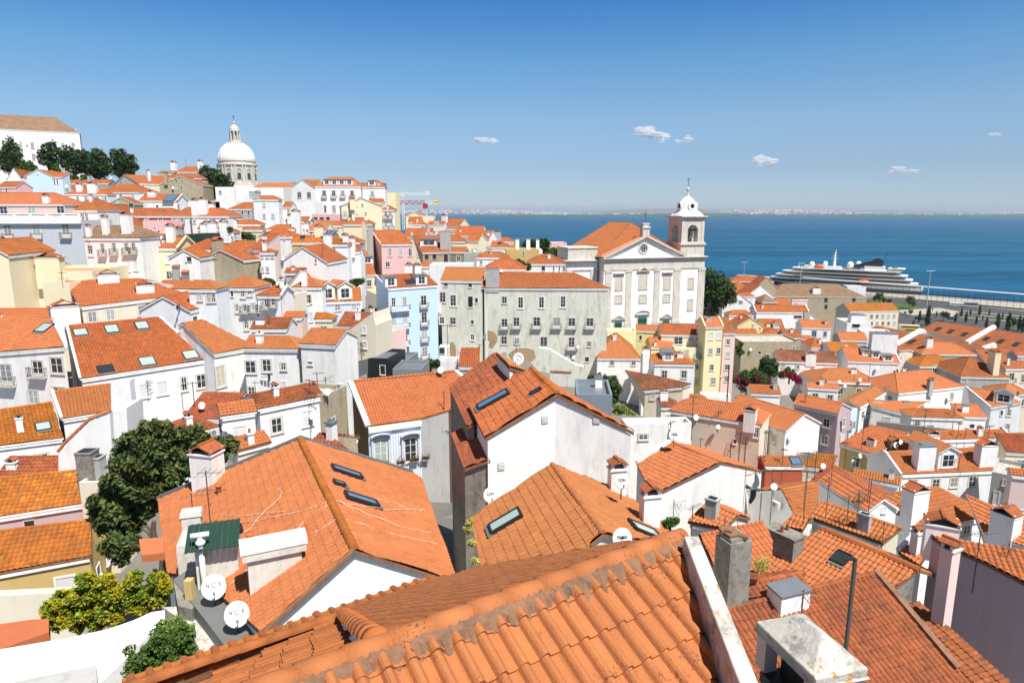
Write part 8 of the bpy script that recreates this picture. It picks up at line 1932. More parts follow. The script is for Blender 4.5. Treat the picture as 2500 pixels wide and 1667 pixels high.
D_ = [((0, 600, 3.92), 735, 590, 28, 'white dish by the laddered cream chimney'), ((0, 600, 3.92), 875, 195, 22, 'white dish on the broad cream wall corner'),
((400, 600, 3.92), 1090, 365, 16, 'small white dish over the white corner house bush'), ((400, 600, 3.92), 1565, 1400, 34, 'white dish above the brown shaded wall'), ((400, 600, 3.92), 365, 1530, 34, 'rusty white dish in front of the arched windows'),
((400, 600, 3.92), 540, 1470+90, 1, ''), ((0, 900, 3.92), 2158, 565, 34, 'white dish by the mossy skylight house right of the fruit tree'), ((0, 900, 3.92), 1425, 500, 34, 'white dish on the arched window wall above the fruit tree'),
((750, 850, 3.137), 37, 520, 26, 'white dish on the pink wall at the brown shaded block'), ((750, 850, 3.137), 155, 340, 25, 'white dish on the roof edge over the graffiti wall'), ((850, 620, 3.92), 885, 1112, 32, 'white dish behind the striped house ridge'),
((1350, 750, 3.92), 238, 380, 14, 'small white dish on the low tenement balcony'), ((1350, 750, 3.92), 196, 482, 16, 'small white dish under the lowest tenement balcony'), ((1350, 750, 3.92), 1368, 1055, 28, 'white dish beside the round chrome cowl'),
((1350, 750, 3.92), 1580, 1145, 18, 'white dish on the small white parapet lower centre right'), ((1350, 750, 3.92), 1893, 405, 13, 'white dish on the ochre concrete wall house'), ((1350, 750, 3.92), 1972, 598, 13, 'white dish by the bougainvillea'),
((1350, 750, 3.92), 1565, 70, 16, 'white dish between the church and the pines'), ((1850, 800, 3.485), 743, 497, 13, 'white dish on the tall chimney by the plum wall'), ((1850, 800, 3.485), 695, 460, 13, 'white dish on the sagging tan roof'),
((1850, 800, 3.485), 870, 443, 14, 'white dish on the pale orange roof centre right'), ((1850, 800, 3.485), 1018, 340, 14, 'pale dish near the three dormer house'), ((1850, 800, 3.485), 870, 1090, 20, 'white dish beside the lavender gable'),
((1850, 800, 3.485), 815, 1140, 18, 'white dish in front of the small white block'), ((1850, 800, 3.485), 555, 1178, 22, 'white dish on the long dark descending roof'), ((1850, 800, 3.485), 138, 1352, 28, 'white dish over the air conditioner near the bird'),
((1850, 800, 3.485), 1175, 1000, 22, 'large white dish, left one of the pair on the broad orange roof'), ((1850, 800, 3.485), 1215, 975, 22, 'large white dish, right one of the pair on the broad orange roof'), ((1850, 800, 3.485), 1620, 600, 20, 'white dish on the cluttered roof before the lilac gable'),
((1850, 800, 3.485), 270, 940, 15, 'white dish at the balcony of the orange gabled roof'), ((1000, 400, 3.92), 880, 1025, 14, 'white dish behind the tenement ridge'), ((1000, 400, 3.92), 755, 680, 10, 'small dish on the pointed gable house'), ((1000, 400, 3.92), 625, 838, 12, 'small dish over the grey windowless wing'),
((0, 250, 3.92), 1655, 820, 12, 'small dish on the ochre concrete gable'), ((0, 250, 3.92), 640, 805, 14, 'small dish on the dark red roof'), ((0, 250, 3.92), 1540, 1295, 15, 'small dish on the dark red roof strip'), ((0, 250, 3.92), 1060, 728, 14, 'white dish by the cream gabled house chimney'),
((0, 250, 3.92), 1590, 1245, 14, 'white dish right of the pink box extension'), ((500, 250, 3.92), 982, 1208, 10, 'small dish on the blank fronted house'), ((500, 250, 3.92), 262, 1270, 13, 'small dish in the mid hill courtyard'), ((500, 250, 3.92), 748, 1500, 17, 'white dish on the long white gable wall')]
for z_, x, y, rp, lab in D_:
 if not lab: continue
 zoom(*z_); pdish(lab, x, y, rp, None, -1.2-.9*((x*7+y) % 10)/10, .4)
NA = [0]
def antenna(lab, p, hgt, kind, rz):
 root = empty('roof_antenna', p, rz); tag(root, lab, 'antenna', 'television antennas on masts')
 mb = MB(); mb.tube([(0, 0, -.5), (0, 0, hgt)], .028 if p.y < 60 else .045, 5); mb.build('mast', ['mast_metal'], root)
 t = .012 if p.y < 60 else .022
 def yagi(z, L, n, w, el=0):
  mb = MB(); mb.tube([(-L*.35, 0, z), (L*.65, 0, z+el)], t*1.3, 4)
  for i in range(n):
   f = (i+.5)/n; x = -L*.35+L*f; ww = w*(1.15-.5*f); mb.tube([(x, -ww/2, z+el*f), (x, ww/2, z+el*f)], t, 4)
  mb.build('aerial', ['mast_metal'], root)
 if kind == 0: yagi(hgt-.15, 1.5, 7, .5)
 elif kind == 1: yagi(hgt-.1, 1.1, 4, 1.1); yagi(hgt-.9, 1.3, 6, .45)
 elif kind == 2:
  mb = MB();
  for s in (-1, 1): mb.tube([(-.2, 0, hgt-.3), (.9, 0, hgt-.3+s*.35)], t, 4)
  for i in range(5): mb.tube([(-.2+.25*i, -.3, hgt-.3), (-.2+.25*i, .3, hgt-.3)], t, 4)
  mb.build('aerial', ['mast_metal'], root)
 else: yagi(hgt-.2, .8, 3, .7)
A_ = [((350, 1050, 2.541), [(312, 560, 390, 'dark mast at the bottle shaped chimney, left of two'), (425, 680, 250, 'taller thin mast on the central roof before the white chimney')]),
((0, 600, 3.92), [(1420, 1450, 1280, 'red painted mast before the arched window wall'), (1750, 1540, 1310, 'thin mast left of a pair on the arched window wall'), (1865, 1560, 1300, 'mast with stacked aerials by the arched windows'), (600, 370, 250, 'mast on the tan house roof left end'), (1405, 400, 330, 'thin mast at the small roof vent of the tan house')]),
((400, 600, 3.92), [(890, 1570, 1290, 'tall mast before the stone framed windows'), (1400, 1440, 1275, 'mast over the courtyard roof'), (1470, 1350, 1210, 'mast against the blank end house'), (1550, 1350, 1250, 'short mast against the blank end house'), (1010, 760, 660, 'mast by the chapel like house'), (1128, 630, 400, 'tall thin mast before the balcony houses'), (1890, 1060, 920, 'short mast by the raking cream wall')]),
((750, 850, 3.137), [(1018, 500, 190, 'tall mast on the striped house roof'), (1050, 520, 325, 'second mast on the striped house, with cross aerial'), (1042, 900, 620, 'mast with green clamps in the alley'), (25, 660, 360, 'mast before the brown shaded block')]),
((850, 620, 3.92), [(955, 1010, 670, 'tall mast rising before the flaking wall'), (1258, 1060, 860, 'thin mast left of the dark red roof'), (1612, 940, 830, 'black pole carrying the tilted dish')]),
((1350, 750, 3.92), [(1325, 1230, 850, 'tall mast at the corner of the flat white house'), (1118, 1290, 1080, 'mast with box aerial over the hooded window'), (1410, 1350, 1250, 'mast on the metal roofed box'), (1780, 1440, 1200, 'thin mast left over the zigzag tiles'), (1835, 1460, 1240, 'thin mast in the centre of the mast group by the bird'), (2020, 1568, 1170, 'long mast right of the mast group'), (2190, 1568, 1350, 'mast near the balcony house lower centre right'), (1575, 1150, 990, 'mast on the dentil eaved roof'), (1695, 1050+400, 1300, 'short mast by the long ridge')]),
((1850, 800, 3.485), [(40, 1240, 870, 'dark mast near the left chimney of the cluttered roofs'), (195, 1340, 1020, 'mast with white top joint over the air conditioner'), (385, 1568, 1050, 'long dark mast, nearest of the lower right row'), (480, 1300, 1050, 'slim mast behind the ochre roof wedge'), (615, 1400, 1080, 'long dark mast in the middle of the descending roof'), (735, 1200, 870, 'mast rising beside the small white block'), (880, 1060, 740, 'tall mast before the white street houses'), (930, 1500, 1290, 'dark mast by the lilac house'), (840, 1568, 1400, 'short dark mast near the white gable wall'), (940, 480, 300, 'mast on the roof before the tall white house'), (820, 450, 350, 'thin mast on the pale orange roof'), (1410, 880, 700, 'mast on the zigzag eaved roof'), (1690, 1000, 800, 'tall mast before the orange gabled roof'), (1655, 860, 640, 'mast behind the zigzag eaved roof'), (1945, 1040, 830, 'mast with wide cross aerial at the right'), (1970, 1030, 930, 'short mast beside the wide cross aerial'), (1700, 1250, 1070, 'mast in front of the four window house'), (1755, 1000, 850, 'thin mast at the glazed roof patch'), (1075, 620, 500, 'mast at the white lane houses'), (1460, 620, 420, 'mast on the centre right pyramid roof'), (400, 640, 560, 'mast on the plum wall house'), (120, 1300, 1180, 'thin short mast on the left cluttered roof')]),
((1650, 1150, 2.767), [(110, 345, 230, 'dark mast left carrying a long yagi before the bird wall'), (325, 440, 320, 'thin mast on the small roof by the grey chimney'), (850, 460, 0, 'tall black mast on the plastered ridge roof'), (1010, 330, 40, 'slim mast on the many masted roof'), (1150, 380, 160, 'dark mast left of the centre pair on the many masted roof'), (1215, 400, 140, 'dark mast right of the centre pair on the many masted roof'), (1285, 420, 60, 'tallest mast on the right of the many masted roof'), (1395, 480, 340, 'short mast on the lower edge of the many masted roof'), (635, 350, 50, 'thin mast beside the white stub chimney'), (450, 290, -30, 'dark mast in front of the bird wall'), (565, 320, -20, 'slim mast right of the bird'), (515, 320, 0, 'slim mast behind the bird'), (2010, 760, 400, 'mast fixed to the lavender grey wall'), (2215, 330, 210, 'mast on the long right roof'), (2240, 590, 480, 'short mast at the right edge cluster'), (850, 960, 800, 'short grey post by the roof hatch')]),
((0, 250, 3.92), [(1783, 640, 545, 'aerial on the crowning hipped roof'), (1725, 1290, 1220, 'aerial on the grey chimney stack left'), (855, 1340, 1290, 'aerial on the brown mossy roof')]),
((500, 250, 3.92), [(1130, 1500, 1330, 'mast on the long white gable'), (1240, 1300, 1210, 'mast on the orange shed'), (300, 1340, 1250, 'mast on the concrete backed house')]),
((1100, 1050, 3.135), [(1705, 640, 530, 'small grid aerial left of the bird wall')])]
for z_, L_ in A_:
 zoom(*z_)
 for x, yb, yt, lab in L_:
  px, py = Zp(x, yb); hh = pick(px, py)
  if not hh: print('ANT MISS', lab); continue
  Y = hh[1].y; q = onY(px, Zp(x, yt)[1], Y); hgt = min(q.z-hh[1].z, 9)
  if hgt < .3: continue
  antenna(lab, hh[1], hgt, NA[0] % 4, rng.uniform(-.8, .8)); NA[0] += 1
def acunit(lab, x, y):
 hh = pick(*Zp(x, y))
 if not hh: print('AC MISS', lab); return
 n = hh[2]; n = n if n.dot(EYE-hh[1]) > 0 else -n; rz = math.atan2(n.x, -n.y); e = empty('air_conditioner', hh[1]+Vector((n.x, n.y, 0))*.2, rz); tag(e, lab, 'air conditioner')
 mb = MB(); mb.box((0, 0, 0), (.85, .32, .6)); mb.build('casing', ['ac_white'], e); mb = MB(); mb.lathe([(.22, 0), (.22, .02)], (0, 0, 0), 16); g = mb.build('grille', ['screen_grey'], e); g.rotation_euler = (math.pi/2, 0, 0); g.location = (-.12, -.165, 0)
for z_, x, y, lab in (((1850, 800, 3.485), 170, 1500, 'white air conditioner on the grey wall near the bird'), ((0, 900, 3.92), 1250, 530, 'white air conditioner left of the arched windows'), ((0, 900, 3.92), 2040, 600, 'white air conditioner right of the fruit tree'), ((1350, 750, 3.92), 1150, 1180, 'white air conditioner behind the big ridge dish'), ((400, 600, 3.92), 1700, 1340, 'air conditioner beside the brown shaded wall')):
 zoom(*z_); acunit(lab, x, y)
zoom(350, 1050, 2.541)
cb_ = empty('cable', n1.rl); tag(cb_, 'loose pale television cables trailing over the central orange roof', 'cable')
for path in ([(430, 595), (560, 590), (690, 580), (850, 550), (1020, 505), (1170, 455), (1330, 480), (1500, 505), (1750, 515)], [(1170, 455), (1100, 510), (1000, 590), (910, 670)], [(1210, 460), (1400, 540), (1600, 620), (1790, 650)], [(1215, 565), (1080, 640), (950, 745)], [(1240, 565), (1420, 620), (1650, 690), (1860, 730)], [(490, 540), (640, 545), (880, 520)], [(545, 690), (640, 650), (720, 560), (850, 430), (860, 400), (830, 370)], [(1440, 440), (1560, 465), (1650, 505), (1750, 505)], [(500, 1000), (560, 960), (660, 870)]):
 P = []
 for x, y in path:
  h1 = pick(*Zp(x, y), n1.rs)
  if h1: P.append(h1[1]-n1.rl+Vector((0, 0, .13)))
 Q_ = []
 for a, b in zip(P[:-1], P[1:]):
  for t in (0, .33, .66): Q_.append(a.lerp(b, t)+Vector((rng.normal(0, .03), rng.normal(0, .03), .01)))
 if len(Q_) > 2: mb = MB(); mb.tube(Q_+[P[-1]], .012, 5); mb.build('strand', ['cable'], cb_)
zoom(1800, 1140, 8.96)
Yb = 13.5
br = empty('pigeon', onY(*Zp(370, 480), Yb)); tag(br, 'dark grey pigeon gliding with wings spread before the white wall', 'bird')
c = br.location
def bp_(x, y, dy=0): return onY(*Zp(x, y), Yb+dy)-c
me = bpy.data.meshes.new('body'); pts = [(330, 462, .03), (400, 480, .045), (445, 492, .04), (480, 500, .024), (505, 512, .014)]
mb = MB(); mb.tube([bp_(250, 440), bp_(300, 455), bp_(350, 468), bp_(400, 482), bp_(440, 492), bp_(470, 498), bp_(492, 505), bp_(515, 515)], [.018, .03, .042, .048, .04, .026, .024, .004], 10); mb.build('body', ['feather'], br, True)
def wing(name, ol, rise, m='feather'):
 mb = MB(); P = [bp_(x, y, d) for x, y, d in ol]; k = len(P); t = Vector((0, .012, 0)); mb.add([tuple(p-t) for p in P]+[tuple(p+t) for p in P], [tuple(range(k)), tuple(range(k, 2*k))[::-1]]+[(i, i+k, (i+1) % k+k, (i+1) % k) for i in range(k)]); mb.build(name, [m], br)
wing('wing', [(330, 400, 0), (350, 360, .03), (385, 310, .06), (400, 200, .12), (410, 155, .15), (435, 160, .15), (465, 240, .1), (480, 320, .06), (475, 390, .03), (435, 440, 0), (420, 480, -.02), (360, 470, -.02)], 0)
wing('wing', [(300, 500, 0), (290, 560, .03), (280, 660, .07), (250, 750, .12), (265, 800, .15), (300, 790, .14), (350, 730, .1), (400, 650, .05), (410, 590, .03), (410, 510, 0)], 0)
wing('tail', [(300, 440, 0), (200, 375, 0), (175, 430, 0), (185, 470, 0), (290, 480, 0)], 0)
wing('rump', [(290, 440, -.04), (330, 438, -.05), (370, 475, -.05), (320, 495, -.04), (290, 475, -.04)], 0, 'feather_light')
def crane(lab, x, y0, y1, Y, j0, j1, yj, mats, cab=True):
 zoom(1000, 400, 3.92); b = onY(*Zp(x, y0), Y); t = onY(*Zp(x, y1), Y); e = empty('tower_crane', b); tag(e, lab, 'crane'); H_ = t.z-b.z
 def lat(mb, a, c_, w, n):
  a, c_ = Vector(a), Vector(c_); d = (c_-a); up = Vector((0, 0, 1)) if abs(d.normalized().z) < .9 else Vector((1, 0, 0)); s = Vector((0, 1, 0))
  for o in (up*w/2+s*w/2, up*w/2-s*w/2, -up*w/2+s*w/2, -up*w/2-s*w/2): mb.beam(a+o, c_+o, w*.16, w*.16)
  for i in range(n):
   p, q = a+d*i/n, a+d*(i+1)/n; sg = 1 if i % 2 else -1; mb.beam(p+up*w/2*sg-s*w/2, q-up*w/2*sg-s*w/2, w*.12, w*.12); mb.beam(p+up*w/2*sg+s*w/2, q-up*w/2*sg+s*w/2, w*.12, w*.12)
 mb = MB(); lat(mb, (0, 0, -12), (0, 0, H_), 1.5, 14); mb.build('tower', ['white_paint'], e)
 J0 = onY(*Zp(j0, yj), Y)-b; J1 = onY(*Zp(j1, yj), Y)-b; mid = Vector((0, 0, J0.z))
 mb = MB(); lat(mb, mid, J0, 1.6, 16); mb.build('jib', [mats[0]], e); mb = MB(); lat(mb, mid, J1, 1.6, 6); mb.build('counter_jib', [mats[1]], e)
 mb = MB(); mb.box(tuple(J1-Vector((1.5, 0, -.3))), (3, 1.5, 2.6)); mb.build('counterweight', [mats[2]], e)
 if cab: mb = MB(); mb.box((0, 0, J0.z-1.8), (2.6, 2, 2.6)); mb.build('cab', ['crane_red' if mats[0] == 'crane_red' else 'ship_grey'], e)
crane('red and white tower crane above the crest', 152, 480, 380, 380, -330, 285, 372, ('crane_red', 'white_paint', 'yellow_paint'))
crane('distant white tower crane above the crest', -60, 480, 295, 520, -180, 188, 288, ('white_paint', 'white_paint', 'white_paint'), False)
def vehicle(lab, x, y, L, W, H_, mat, rz, cat='car', name='parked_car', z=3.15, zz=None):
 if zz: zoom(*zz)
 p = onz(*Zp(x, y), z); e = empty(name, p, rz); tag(e, lab, cat); mb = MB()
 if cat == 'car':
  sec = [(-L/2, .35, .7), (-L*.46, .3, .95), (-L*.2, .3, 1.0), (L*.2, .3, 1.0), (L*.46, .3, .85), (L/2, .35, .65)]
  V = []
  for a, z0, z1 in sec: V += [(a, -W/2, z0), (a, -W/2, z1), (a, W/2, z1), (a, W/2, z0)]
  F = [(i*4+j, i*4+(j+1) % 4, i*4+4+(j+1) % 4, i*4+4+j) for i in range(5) for j in range(4)]+[(0, 1, 2, 3), (20, 21, 22, 23)]
  mb.add(V, F); mb.build('body', [mat], e)
  mb = MB(); V = [(-L*.38, -W*.42, .95), (-L*.38, W*.42, .95), (L*.26, W*.42, .95), (L*.26, -W*.42, .95), (-L*.26, -W*.36, H_), (-L*.26, W*.36, H_), (L*.08, W*.36, H_), (L*.08, -W*.36, H_)]
  mb.add(V, [(4, 5, 6, 7), (0, 1, 5, 4), (1, 2, 6, 5), (2, 3, 7, 6), (3, 0, 4, 7)]); mb.build('cabin', ['glass'], e)
 else:
  mb.box((0, 0, H_/2+.2), (L, W, H_-.5)); mb.build('body', [mat], e); mb = MB(); mb.box((0, 0, H_*.62), (L-.6, W+.04, H_*.3)); mb.build('windows', ['glass'], e)
  if mat == 'yellow_paint': mb = MB(); mb.box((0, 0, H_-.02), (L, W, .16)); mb.build('roof', ['white_paint'], e)
 for sx in (-.32, .32):
  for sy in (-1, 1): mb = MB(); mb.tube([(L*sx, sy*(W/2-.1), .35), (L*sx, sy*(W/2+.03), .35)], .35, 12); mb.build('wheel', ['black_metal'], e)
vehicle('yellow city bus with white roof behind the red warehouse', 1462, 800, 12, 2.6, 3.1, 'yellow_paint', -.3, 'bus', 'bus', zz=(1750, 550, 3.136))
vehicle('dark blue car parked by the slim trees', 1795, 718, 4.4, 1.8, 1.5, 'ship_dark', .1)
vehicle('dark car under the broad riverside tree', 1540, 716, 4.4, 1.8, 1.5, 'glass', .2)
vehicle('black car beside the lawn corner', 1585, 722, 4.4, 1.8, 1.5, 'black_metal', .2)
vehicle('grey box truck by the quay wall', 1942, 628, 9, 2.6, 4.2, 'ship_grey', -.35, 'truck', 'truck')
vehicle('red and white kiosk trailer on the promenade', 1830, 618, 9, 3, 2.6, 'ship_white', -.35, 'trailer', 'trailer')
zoom(1750, 550, 3.136)
tb = H('white terminal container block behind the old warehouse', 1000, 468, 1145, 466, 395, 'F', a=-10, d=8, h=9, w='V', cat='building', name='terminal_building', group=None)
zoom(1350, 750, 3.92)
p = onY(*Zp(1662, 950), 100); e = empty('street_lamp', p); tag(e, 'tall black street lamp post before the pink and yellow houses', 'street lamp'); hgt = onY(*Zp(1666, 555), 100).z-p.z
mb = MB(); mb.tube([(0, 0, -1), (0, 0, hgt)], .09, 8); mb.build('post', ['iron'], e); mb = MB(); mb.tube([(0, 0, hgt*.7), (-1.2, 0, hgt*.72)], .05, 6); mb.build('bracket', ['iron'], e); mb = MB(); mb.lathe([(.1, -.3), (.22, 0), (.05, .25)], (-1.2, 0, hgt*.72), 8); mb.build('lamp_shade', ['yellow_paint'], e)
zoom(1650, 1150, 2.767)
hh = pick(*Zp(755, 900), rb1.rs)
if hh:
 R = Matrix.Rotation(rb1.rz, 3, 'Z'); mb = MB(); b = hh[1]-rb1.rl; mb.box(b+Vector((0, 0, .15)), (1.4, .8, 1.1), 0, R); o = mb.build('roof_hatch', ['W'], rb1.root); mb = MB(); mb.box(b+Vector((0, 0, .73)), (1.5, .9, .08), 0, R@Matrix.Rotation(.12, 3, 'X')); mb.build('lid', ['zinc'], o)
def strip(lab, name, mat, x0, x1, ysh, top, depth, z, seed):
 g = np.random.default_rng(seed); A = onz(x0, ysh, z, 60000); B = onz(x1, ysh, z, 60000); n = N2(B-A); mb = MB(); V = []; k = 90
 for i in range(k+1):
  p = A.lerp(B, i/k); h_ = top*(.55+.45*math.sin(i*.31+seed)*math.sin(i*.11)+.18*g.random()); V += [(p.x, p.y, -2), (p.x, p.y, 2+h_*.25), tuple(p+n*depth*.4+Vector((0, 0, h_))), tuple(p+n*depth+Vector((0, 0, h_*1.1)))]
 F = [(4*i+j, 4*i+4+j, 4*i+5+j, 4*i+j+1) for i in range(k) for j in range(3)]
 mb.add(V, F); o = mb.build(name, [mat]); tag(o, lab, 'far shore', kind='structure'); return A, B, n
A0s, B0s, n0s = strip('hazy hills behind the far bank', 'far_hills', 'far_ground', 900, 4600, 524.2, 125, 2500, 0, 8)
A1, B1, n1_s = strip('low wooded far bank of the river on the horizon', 'far_shore', 'leaf_dark', 1240, 4200, 527.2, 30, 1500, 0, 3)
mb = MB(); g = np.random.default_rng(5)
for i in range(2600):
 f = g.random(); q = g.random()**.8; p = A0s.lerp(B0s, f)+n0s*(q*1100-150); w = g.uniform(20, 70); mb.box((p.x, p.y, 12+max(0, q)*105*(.55+.45*math.sin(f*28))), (w, w*.6, g.uniform(16, 44)), int(g.random()*3.99))
ft = mb.build('far_town', ['W', 'I', 'Q', 'G']); tag(ft, 'white buildings of the town along the far bank', 'far town', kind='stuff')
br_ = empty('long_bridge', onz(1050, 522.5, 0, 60000)); tag(br_, 'long low bridge on many piers crossing the estuary at the horizon', 'bridge')
a, b = onz(900, 522.3, 0, 60000)-br_.location, onz(1420, 523.4, 0, 60000)-br_.location; n_ = 70
mb = MB(); mb.beam(a+Vector((0, 0, 22)), b+Vector((0, 0, 22)), 30, 7); mb.build('deck', ['G'], br_)
for i in range(n_): p = a.lerp(b, i/n_); mb = MB(); mb.box((p.x, p.y, 9), (22, 12, 24)); mb.build('pier', ['G'], br_)
m, nt, b_ = new_mat('cloud_vapour'); b_.inputs['Base Color'].default_value = (1, 1, 1, 1)
out = nt.nodes['Material Output']; vp = nt.nodes.new('ShaderNodeVolumePrincipled'); vp.inputs['Color'].default_value = (1, 1, 1, 1); vp.inputs['Anisotropy'].default_value = .2
nt.nodes.remove(b_)
tr = nd(nt, 'ShaderNodeBsdfTransparent'); df = nd(nt, 'ShaderNodeBsdfDiffuse'); df.inputs[0].default_value = (.9, .9, .92, 1); em = nd(nt, 'ShaderNodeBsdfTranslucent'); em.inputs[0].default_value = (.95, .95, .95, 1)
nt.nodes.remove(vp); ms = nd(nt, 'ShaderNodeMixShader'); ms.inputs[0].default_value = .45; nt.links.new(df.outputs[0], ms.inputs[1]); nt.links.new(em.outputs[0], ms.inputs[2])
lw = nd(nt, 'ShaderNodeLayerWeight'); lw.inputs[0].default_value = .5; geo = nd(nt, 'ShaderNodeNewGeometry'); nz = noise(nt, geo.outputs['Position'], .012, 5, .65)
al = mathn(nt, 'MULTIPLY', mathn(nt, 'POWER', mathn(nt, 'SUBTRACT', 1.0, lw.outputs['Facing']), 1.9), ramp(nt, nz, [(.34, .15), (.6, .62)]))
m2 = nd(nt, 'ShaderNodeMixShader'); nt.links.new(al, m2.inputs[0]); nt.links.new(tr.outputs[0], m2.inputs[1]); nt.links.new(ms.outputs[0], m2.inputs[2]); nt.links.new(m2.outputs[0], out.inputs[0]); MATS['cloud'] = m
def cloud(lab, lst, Y=7000, thin=1.0):
 c = onY(lst[0][0], lst[0][1], Y); e = empty('cloud', c); tag(e, lab, 'cloud'); g = np.random.default_rng(int(lst[0][0])); mb = MB()
 for x, y, r_ in lst:
  for j in range(10):
   p = onY(x+g.normal()*r_*.6, y+g.normal()*r_*.2, Y+g.normal()*60)-c; rr = r_*g.uniform(.45, .9)*Y/FPX; V = []; F = []; nu, nv = 14, 8
   for a_ in range(nv+1):
    for b2 in range(nu):
     t = math.pi*a_/nv; q = 2*math.pi*b2/nu; d_ = 1+.12*math.sin(3*q+j)*math.sin(4*t); V.append((p.x+rr*1.25*d_*math.sin(t)*math.cos(q), p.y+rr*d_*math.sin(t)*math.sin(q), p.z+rr*.62*d_*math.cos(t)))
   for a_ in range(nv):
    for b2 in range(nu): F.append((a_*nu+b2, a_*nu+(b2+1) % nu, (a_+1)*nu+(b2+1) % nu, (a_+1)*nu+b2))
   mb.add(V, F)
 o = mb.build('vapour', ['cloud'], e, True); o.visible_shadow = True
cloud('largest small white cloud above the church tower', [(1570, 322, 16), (1595, 330, 18), (1615, 335, 14), (1560, 318, 10)])
cloud('small puff right of the largest cloud', [(1680, 341, 11), (1655, 346, 6)])
cloud('small white cloud left of the church tower, low', [(1165, 344, 10), (1190, 345, 11), (1205, 346, 7)])
cloud('white cloud above the cruise ship', [(1855, 388, 13), (1875, 395, 16), (1890, 398, 12)])
cloud('faint cloud low on the right over the water', [(2190, 416, 14), (2230, 417, 10)], thin=.4)
cloud('faint small cloud at the far right', [(2430, 328, 7)], thin=.4)
SUN_E = 5.0; SKY_S = .075; SKY_AIR = 1.0; SKY_DUST = .1; SKY_OZ = 1.5; EXPO = .58
WATER_A = (.0, .045, .105); WATER_B = (.003, .078, .16); WATER_C = (.02, .14, .24)
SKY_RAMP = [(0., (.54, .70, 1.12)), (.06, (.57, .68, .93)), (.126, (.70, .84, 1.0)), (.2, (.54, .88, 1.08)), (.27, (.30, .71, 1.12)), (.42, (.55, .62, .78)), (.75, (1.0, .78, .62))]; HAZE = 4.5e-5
cam = bpy.data.cameras.new('camera'); co = bpy.data.objects.new('camera', cam); COL.objects.link(co)
cam.sensor_width = 36; cam.lens = 36*FPX/2500; cam.clip_end = 80000; cam.clip_start = .2
co.location = EYE; co.rotation_euler = (math.pi/2-TILT, 0, 0); SC.camera = co
AZ = Vector((.58, -.81, 0)).normalized(); EL = math.radians(60)
sd = Vector((AZ.x*math.cos(EL), AZ.y*math.cos(EL), math.sin(EL)))
sun = bpy.data.lights.new('sun', 'SUN'); sun.energy = SUN_E; sun.angle = math.radians(.5); sun.color = (1, .955, .88)
so = bpy.data.objects.new('sun', sun); COL.objects.link(so); so.rotation_euler = sd.to_track_quat('Z', 'Y').to_euler()
wd = bpy.data.worlds.new('World'); SC.world = wd; wd.use_nodes = True; nt = wd.node_tree
sk = nt.nodes.new('ShaderNodeTexSky'); sk.sky_type = 'NISHITA'; sk.sun_disc = False
sk.sun_elevation = EL; sk.sun_rotation = math.atan2(AZ.x, AZ.y); sk.altitude = 60; sk.air_density = SKY_AIR; sk.dust_density = SKY_DUST; sk.ozone_density = SKY_OZ
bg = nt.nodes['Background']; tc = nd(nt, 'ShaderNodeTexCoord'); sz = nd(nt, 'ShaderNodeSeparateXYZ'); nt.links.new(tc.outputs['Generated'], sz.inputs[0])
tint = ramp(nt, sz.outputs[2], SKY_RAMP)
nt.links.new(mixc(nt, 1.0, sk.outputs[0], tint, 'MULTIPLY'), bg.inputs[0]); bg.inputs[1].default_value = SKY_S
SC.view_settings.view_transform = 'Standard'; SC.view_settings.look = 'None'; SC.view_settings.exposure = EXPO; SC.view_settings.gamma = 1
SC.view_settings.use_curve_mapping = False
SC.cycles.max_bounces = 6; SC.cycles.diffuse_bounces = 3; SC.cycles.glossy_bounces = 3; SC.cycles.transmission_bounces = 4; SC.cycles.volume_bounces = 0
SC.cycles.transparent_max_bounces = 24; SC.cycles.use_denoising = True; SC.cycles.use_adaptive_sampling = True
B_ = np.array(BASES);
def ground_z(X, Y):
 d2 = (B_[:, 0]-X)**2+(B_[:, 1]-Y)**2+16
 w = 1/d2**1.5
 z = float((w*B_[:, 2]).sum()/w.sum()); dm = math.sqrt(d2.min()); f = min(1, max(0, (dm-22)/55)) if Y < 235 else min(1, max(0, (dm-8)/26))
 return z*(1-f)+3.2*f if (X > -150 and Y > 90) else z
def coast(X): return 585-(X-340)*.683 if X > 150 else 715+(150-X)*.5
xs = np.concatenate([np.arange(-420, 700, 9.0)]); ys = np.concatenate([np.arange(-24, 140, 7.0), np.arange(140, 1000, 14.0)])
V = []; F = []
for j, y in enumerate(ys):
 for i, x in enumerate(xs):
  yc = coast(x); yy = min(y, yc)
  z = ground_z(x, yy); f = min(1, max(0, (yy-(yc-230))/120));
  if x > 60: z = z*(1-f)+3.2*f
  z = max(z, 3.2); V.append((x, yy, z-.4))
nx = len(xs)
for j in range(len(ys)-1):
 for i in range(nx-1): F.append((j*nx+i, j*nx+i+1, (j+1)*nx+i+1, (j+1)*nx+i))
mb = MB(); mb.add(V, F, 0, [(v[0], v[1]) for v in V]); g = mb.build('ground', ['pave']); tag(g, 'pale paved hillside ground between the houses', 'ground', kind='structure')
mb = MB();
for i in range(nx-1):
 a, b = xs[i], xs[i+1]; ya, yb = coast(a), coast(b); mb.add([(a, ya, -6), (b, yb, -6), (b, yb, 3.3), (a, ya, 3.3)], [(0, 1, 2, 3)])
q = mb.build('quay_wall', ['prom']); tag(q, 'pale stone quay wall along the river', 'quay', kind='structure')
m, nt, b = new_mat('water_mat')
geo = nd(nt, 'ShaderNodeNewGeometry'); mp = nd(nt, 'ShaderNodeMapping'); mp.inputs['Scale'].default_value = (.012, .05, 1); nt.links.new(geo.outputs['Position'], mp.inputs[0])
n1_ = noise(nt, mp.outputs[0], 1, 5, .6)
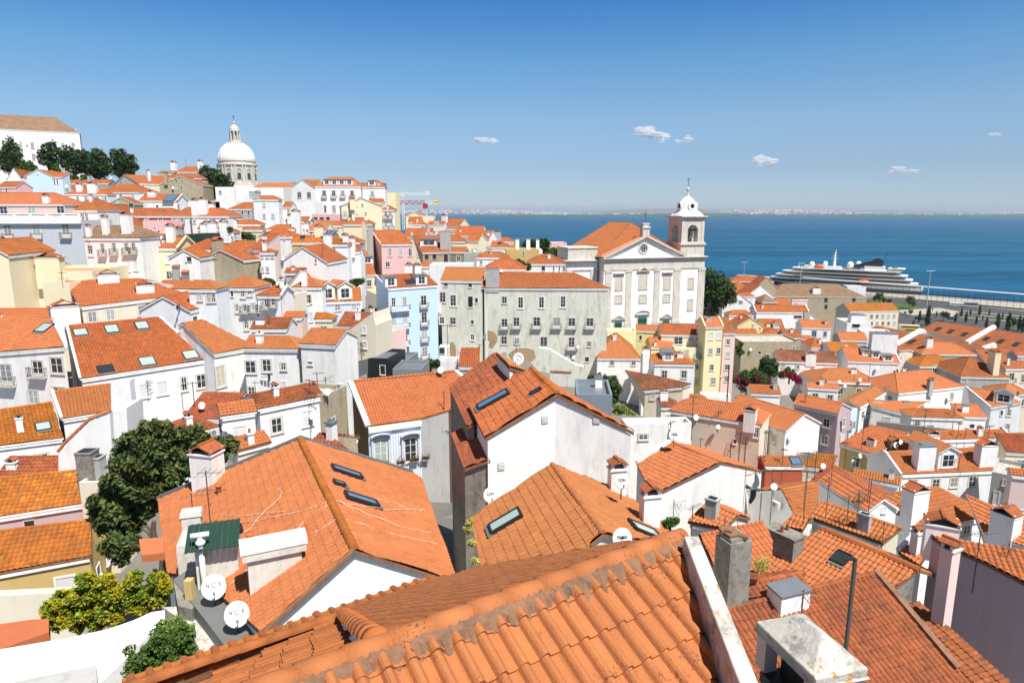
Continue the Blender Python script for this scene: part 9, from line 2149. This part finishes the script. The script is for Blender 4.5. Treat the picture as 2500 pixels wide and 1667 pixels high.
mp2 = nd(nt, 'ShaderNodeMapping'); mp2.inputs['Scale'].default_value = (.0006, .007, 1); mp2.inputs['Rotation'].default_value = (0, 0, .06); nt.links.new(geo.outputs['Position'], mp2.inputs[0])
n2_ = noise(nt, mp2.outputs[0], 1, 4, .6)
mp3 = nd(nt, 'ShaderNodeMapping'); mp3.inputs['Scale'].default_value = (.15, .3, 1); nt.links.new(geo.outputs['Position'], mp3.inputs[0])
n3_ = noise(nt, mp3.outputs[0], 1, 4, .65)
c = mixc(nt, ramp(nt, n2_, [(.42, 0.), (.56, 1.)]), WATER_A, WATER_B)
c = mixc(nt, ramp(nt, n1_, [(.50, 0.), (.66, .5)]), c, WATER_C)
c = mixc(nt, ramp(nt, n3_, [(.45, 0.), (.7, .25)]), c, WATER_C)
nt.links.new(c, b.inputs['Base Color']); setin(b, Roughness=.45); b.inputs['Specular IOR Level'].default_value = .09
bp = nd(nt, 'ShaderNodeBump'); bp.inputs['Distance'].default_value = .5; bp.inputs['Strength'].default_value = .5
nt.links.new(n3_, bp.inputs['Height']); nt.links.new(bp.outputs[0], b.inputs['Normal']); MATS['water'] = m
mb = MB(); mb.add([(-40000, -2000, 0), (40000, -2000, 0), (40000, 60000, 0), (-40000, 60000, 0)], [(0, 1, 2, 3)])
w = mb.build('water', ['water']); tag(w, 'blue river estuary reaching to the horizon', 'river', kind='structure')
print('OBJECTS', len(bpy.data.objects), 'houses', NH[0], 'polys', sum(len(m.polygons) for m in bpy.data.meshes))
if HAZE > 0:
 m = bpy.data.materials.new('haze_air'); m.use_nodes = True; nt = m.node_tree; nt.nodes.remove(nt.nodes['Principled BSDF'])
 v = nt.nodes.new('ShaderNodeVolumePrincipled'); v.inputs['Color'].default_value = (.72, .84, 1, 1); v.inputs['Density'].default_value = HAZE; v.inputs['Anisotropy'].default_value = .2
 nt.links.new(v.outputs[0], nt.nodes['Material Output'].inputs['Volume']); MATS['haze_air'] = m
 mb = MB(); mb.box((0, 10000, 76), (60000, 44000, 170)); hz = mb.build('haze', ['haze_air']); tag(hz, 'thin blue sea haze filling the air out to the far bank', 'haze', kind='stuff')
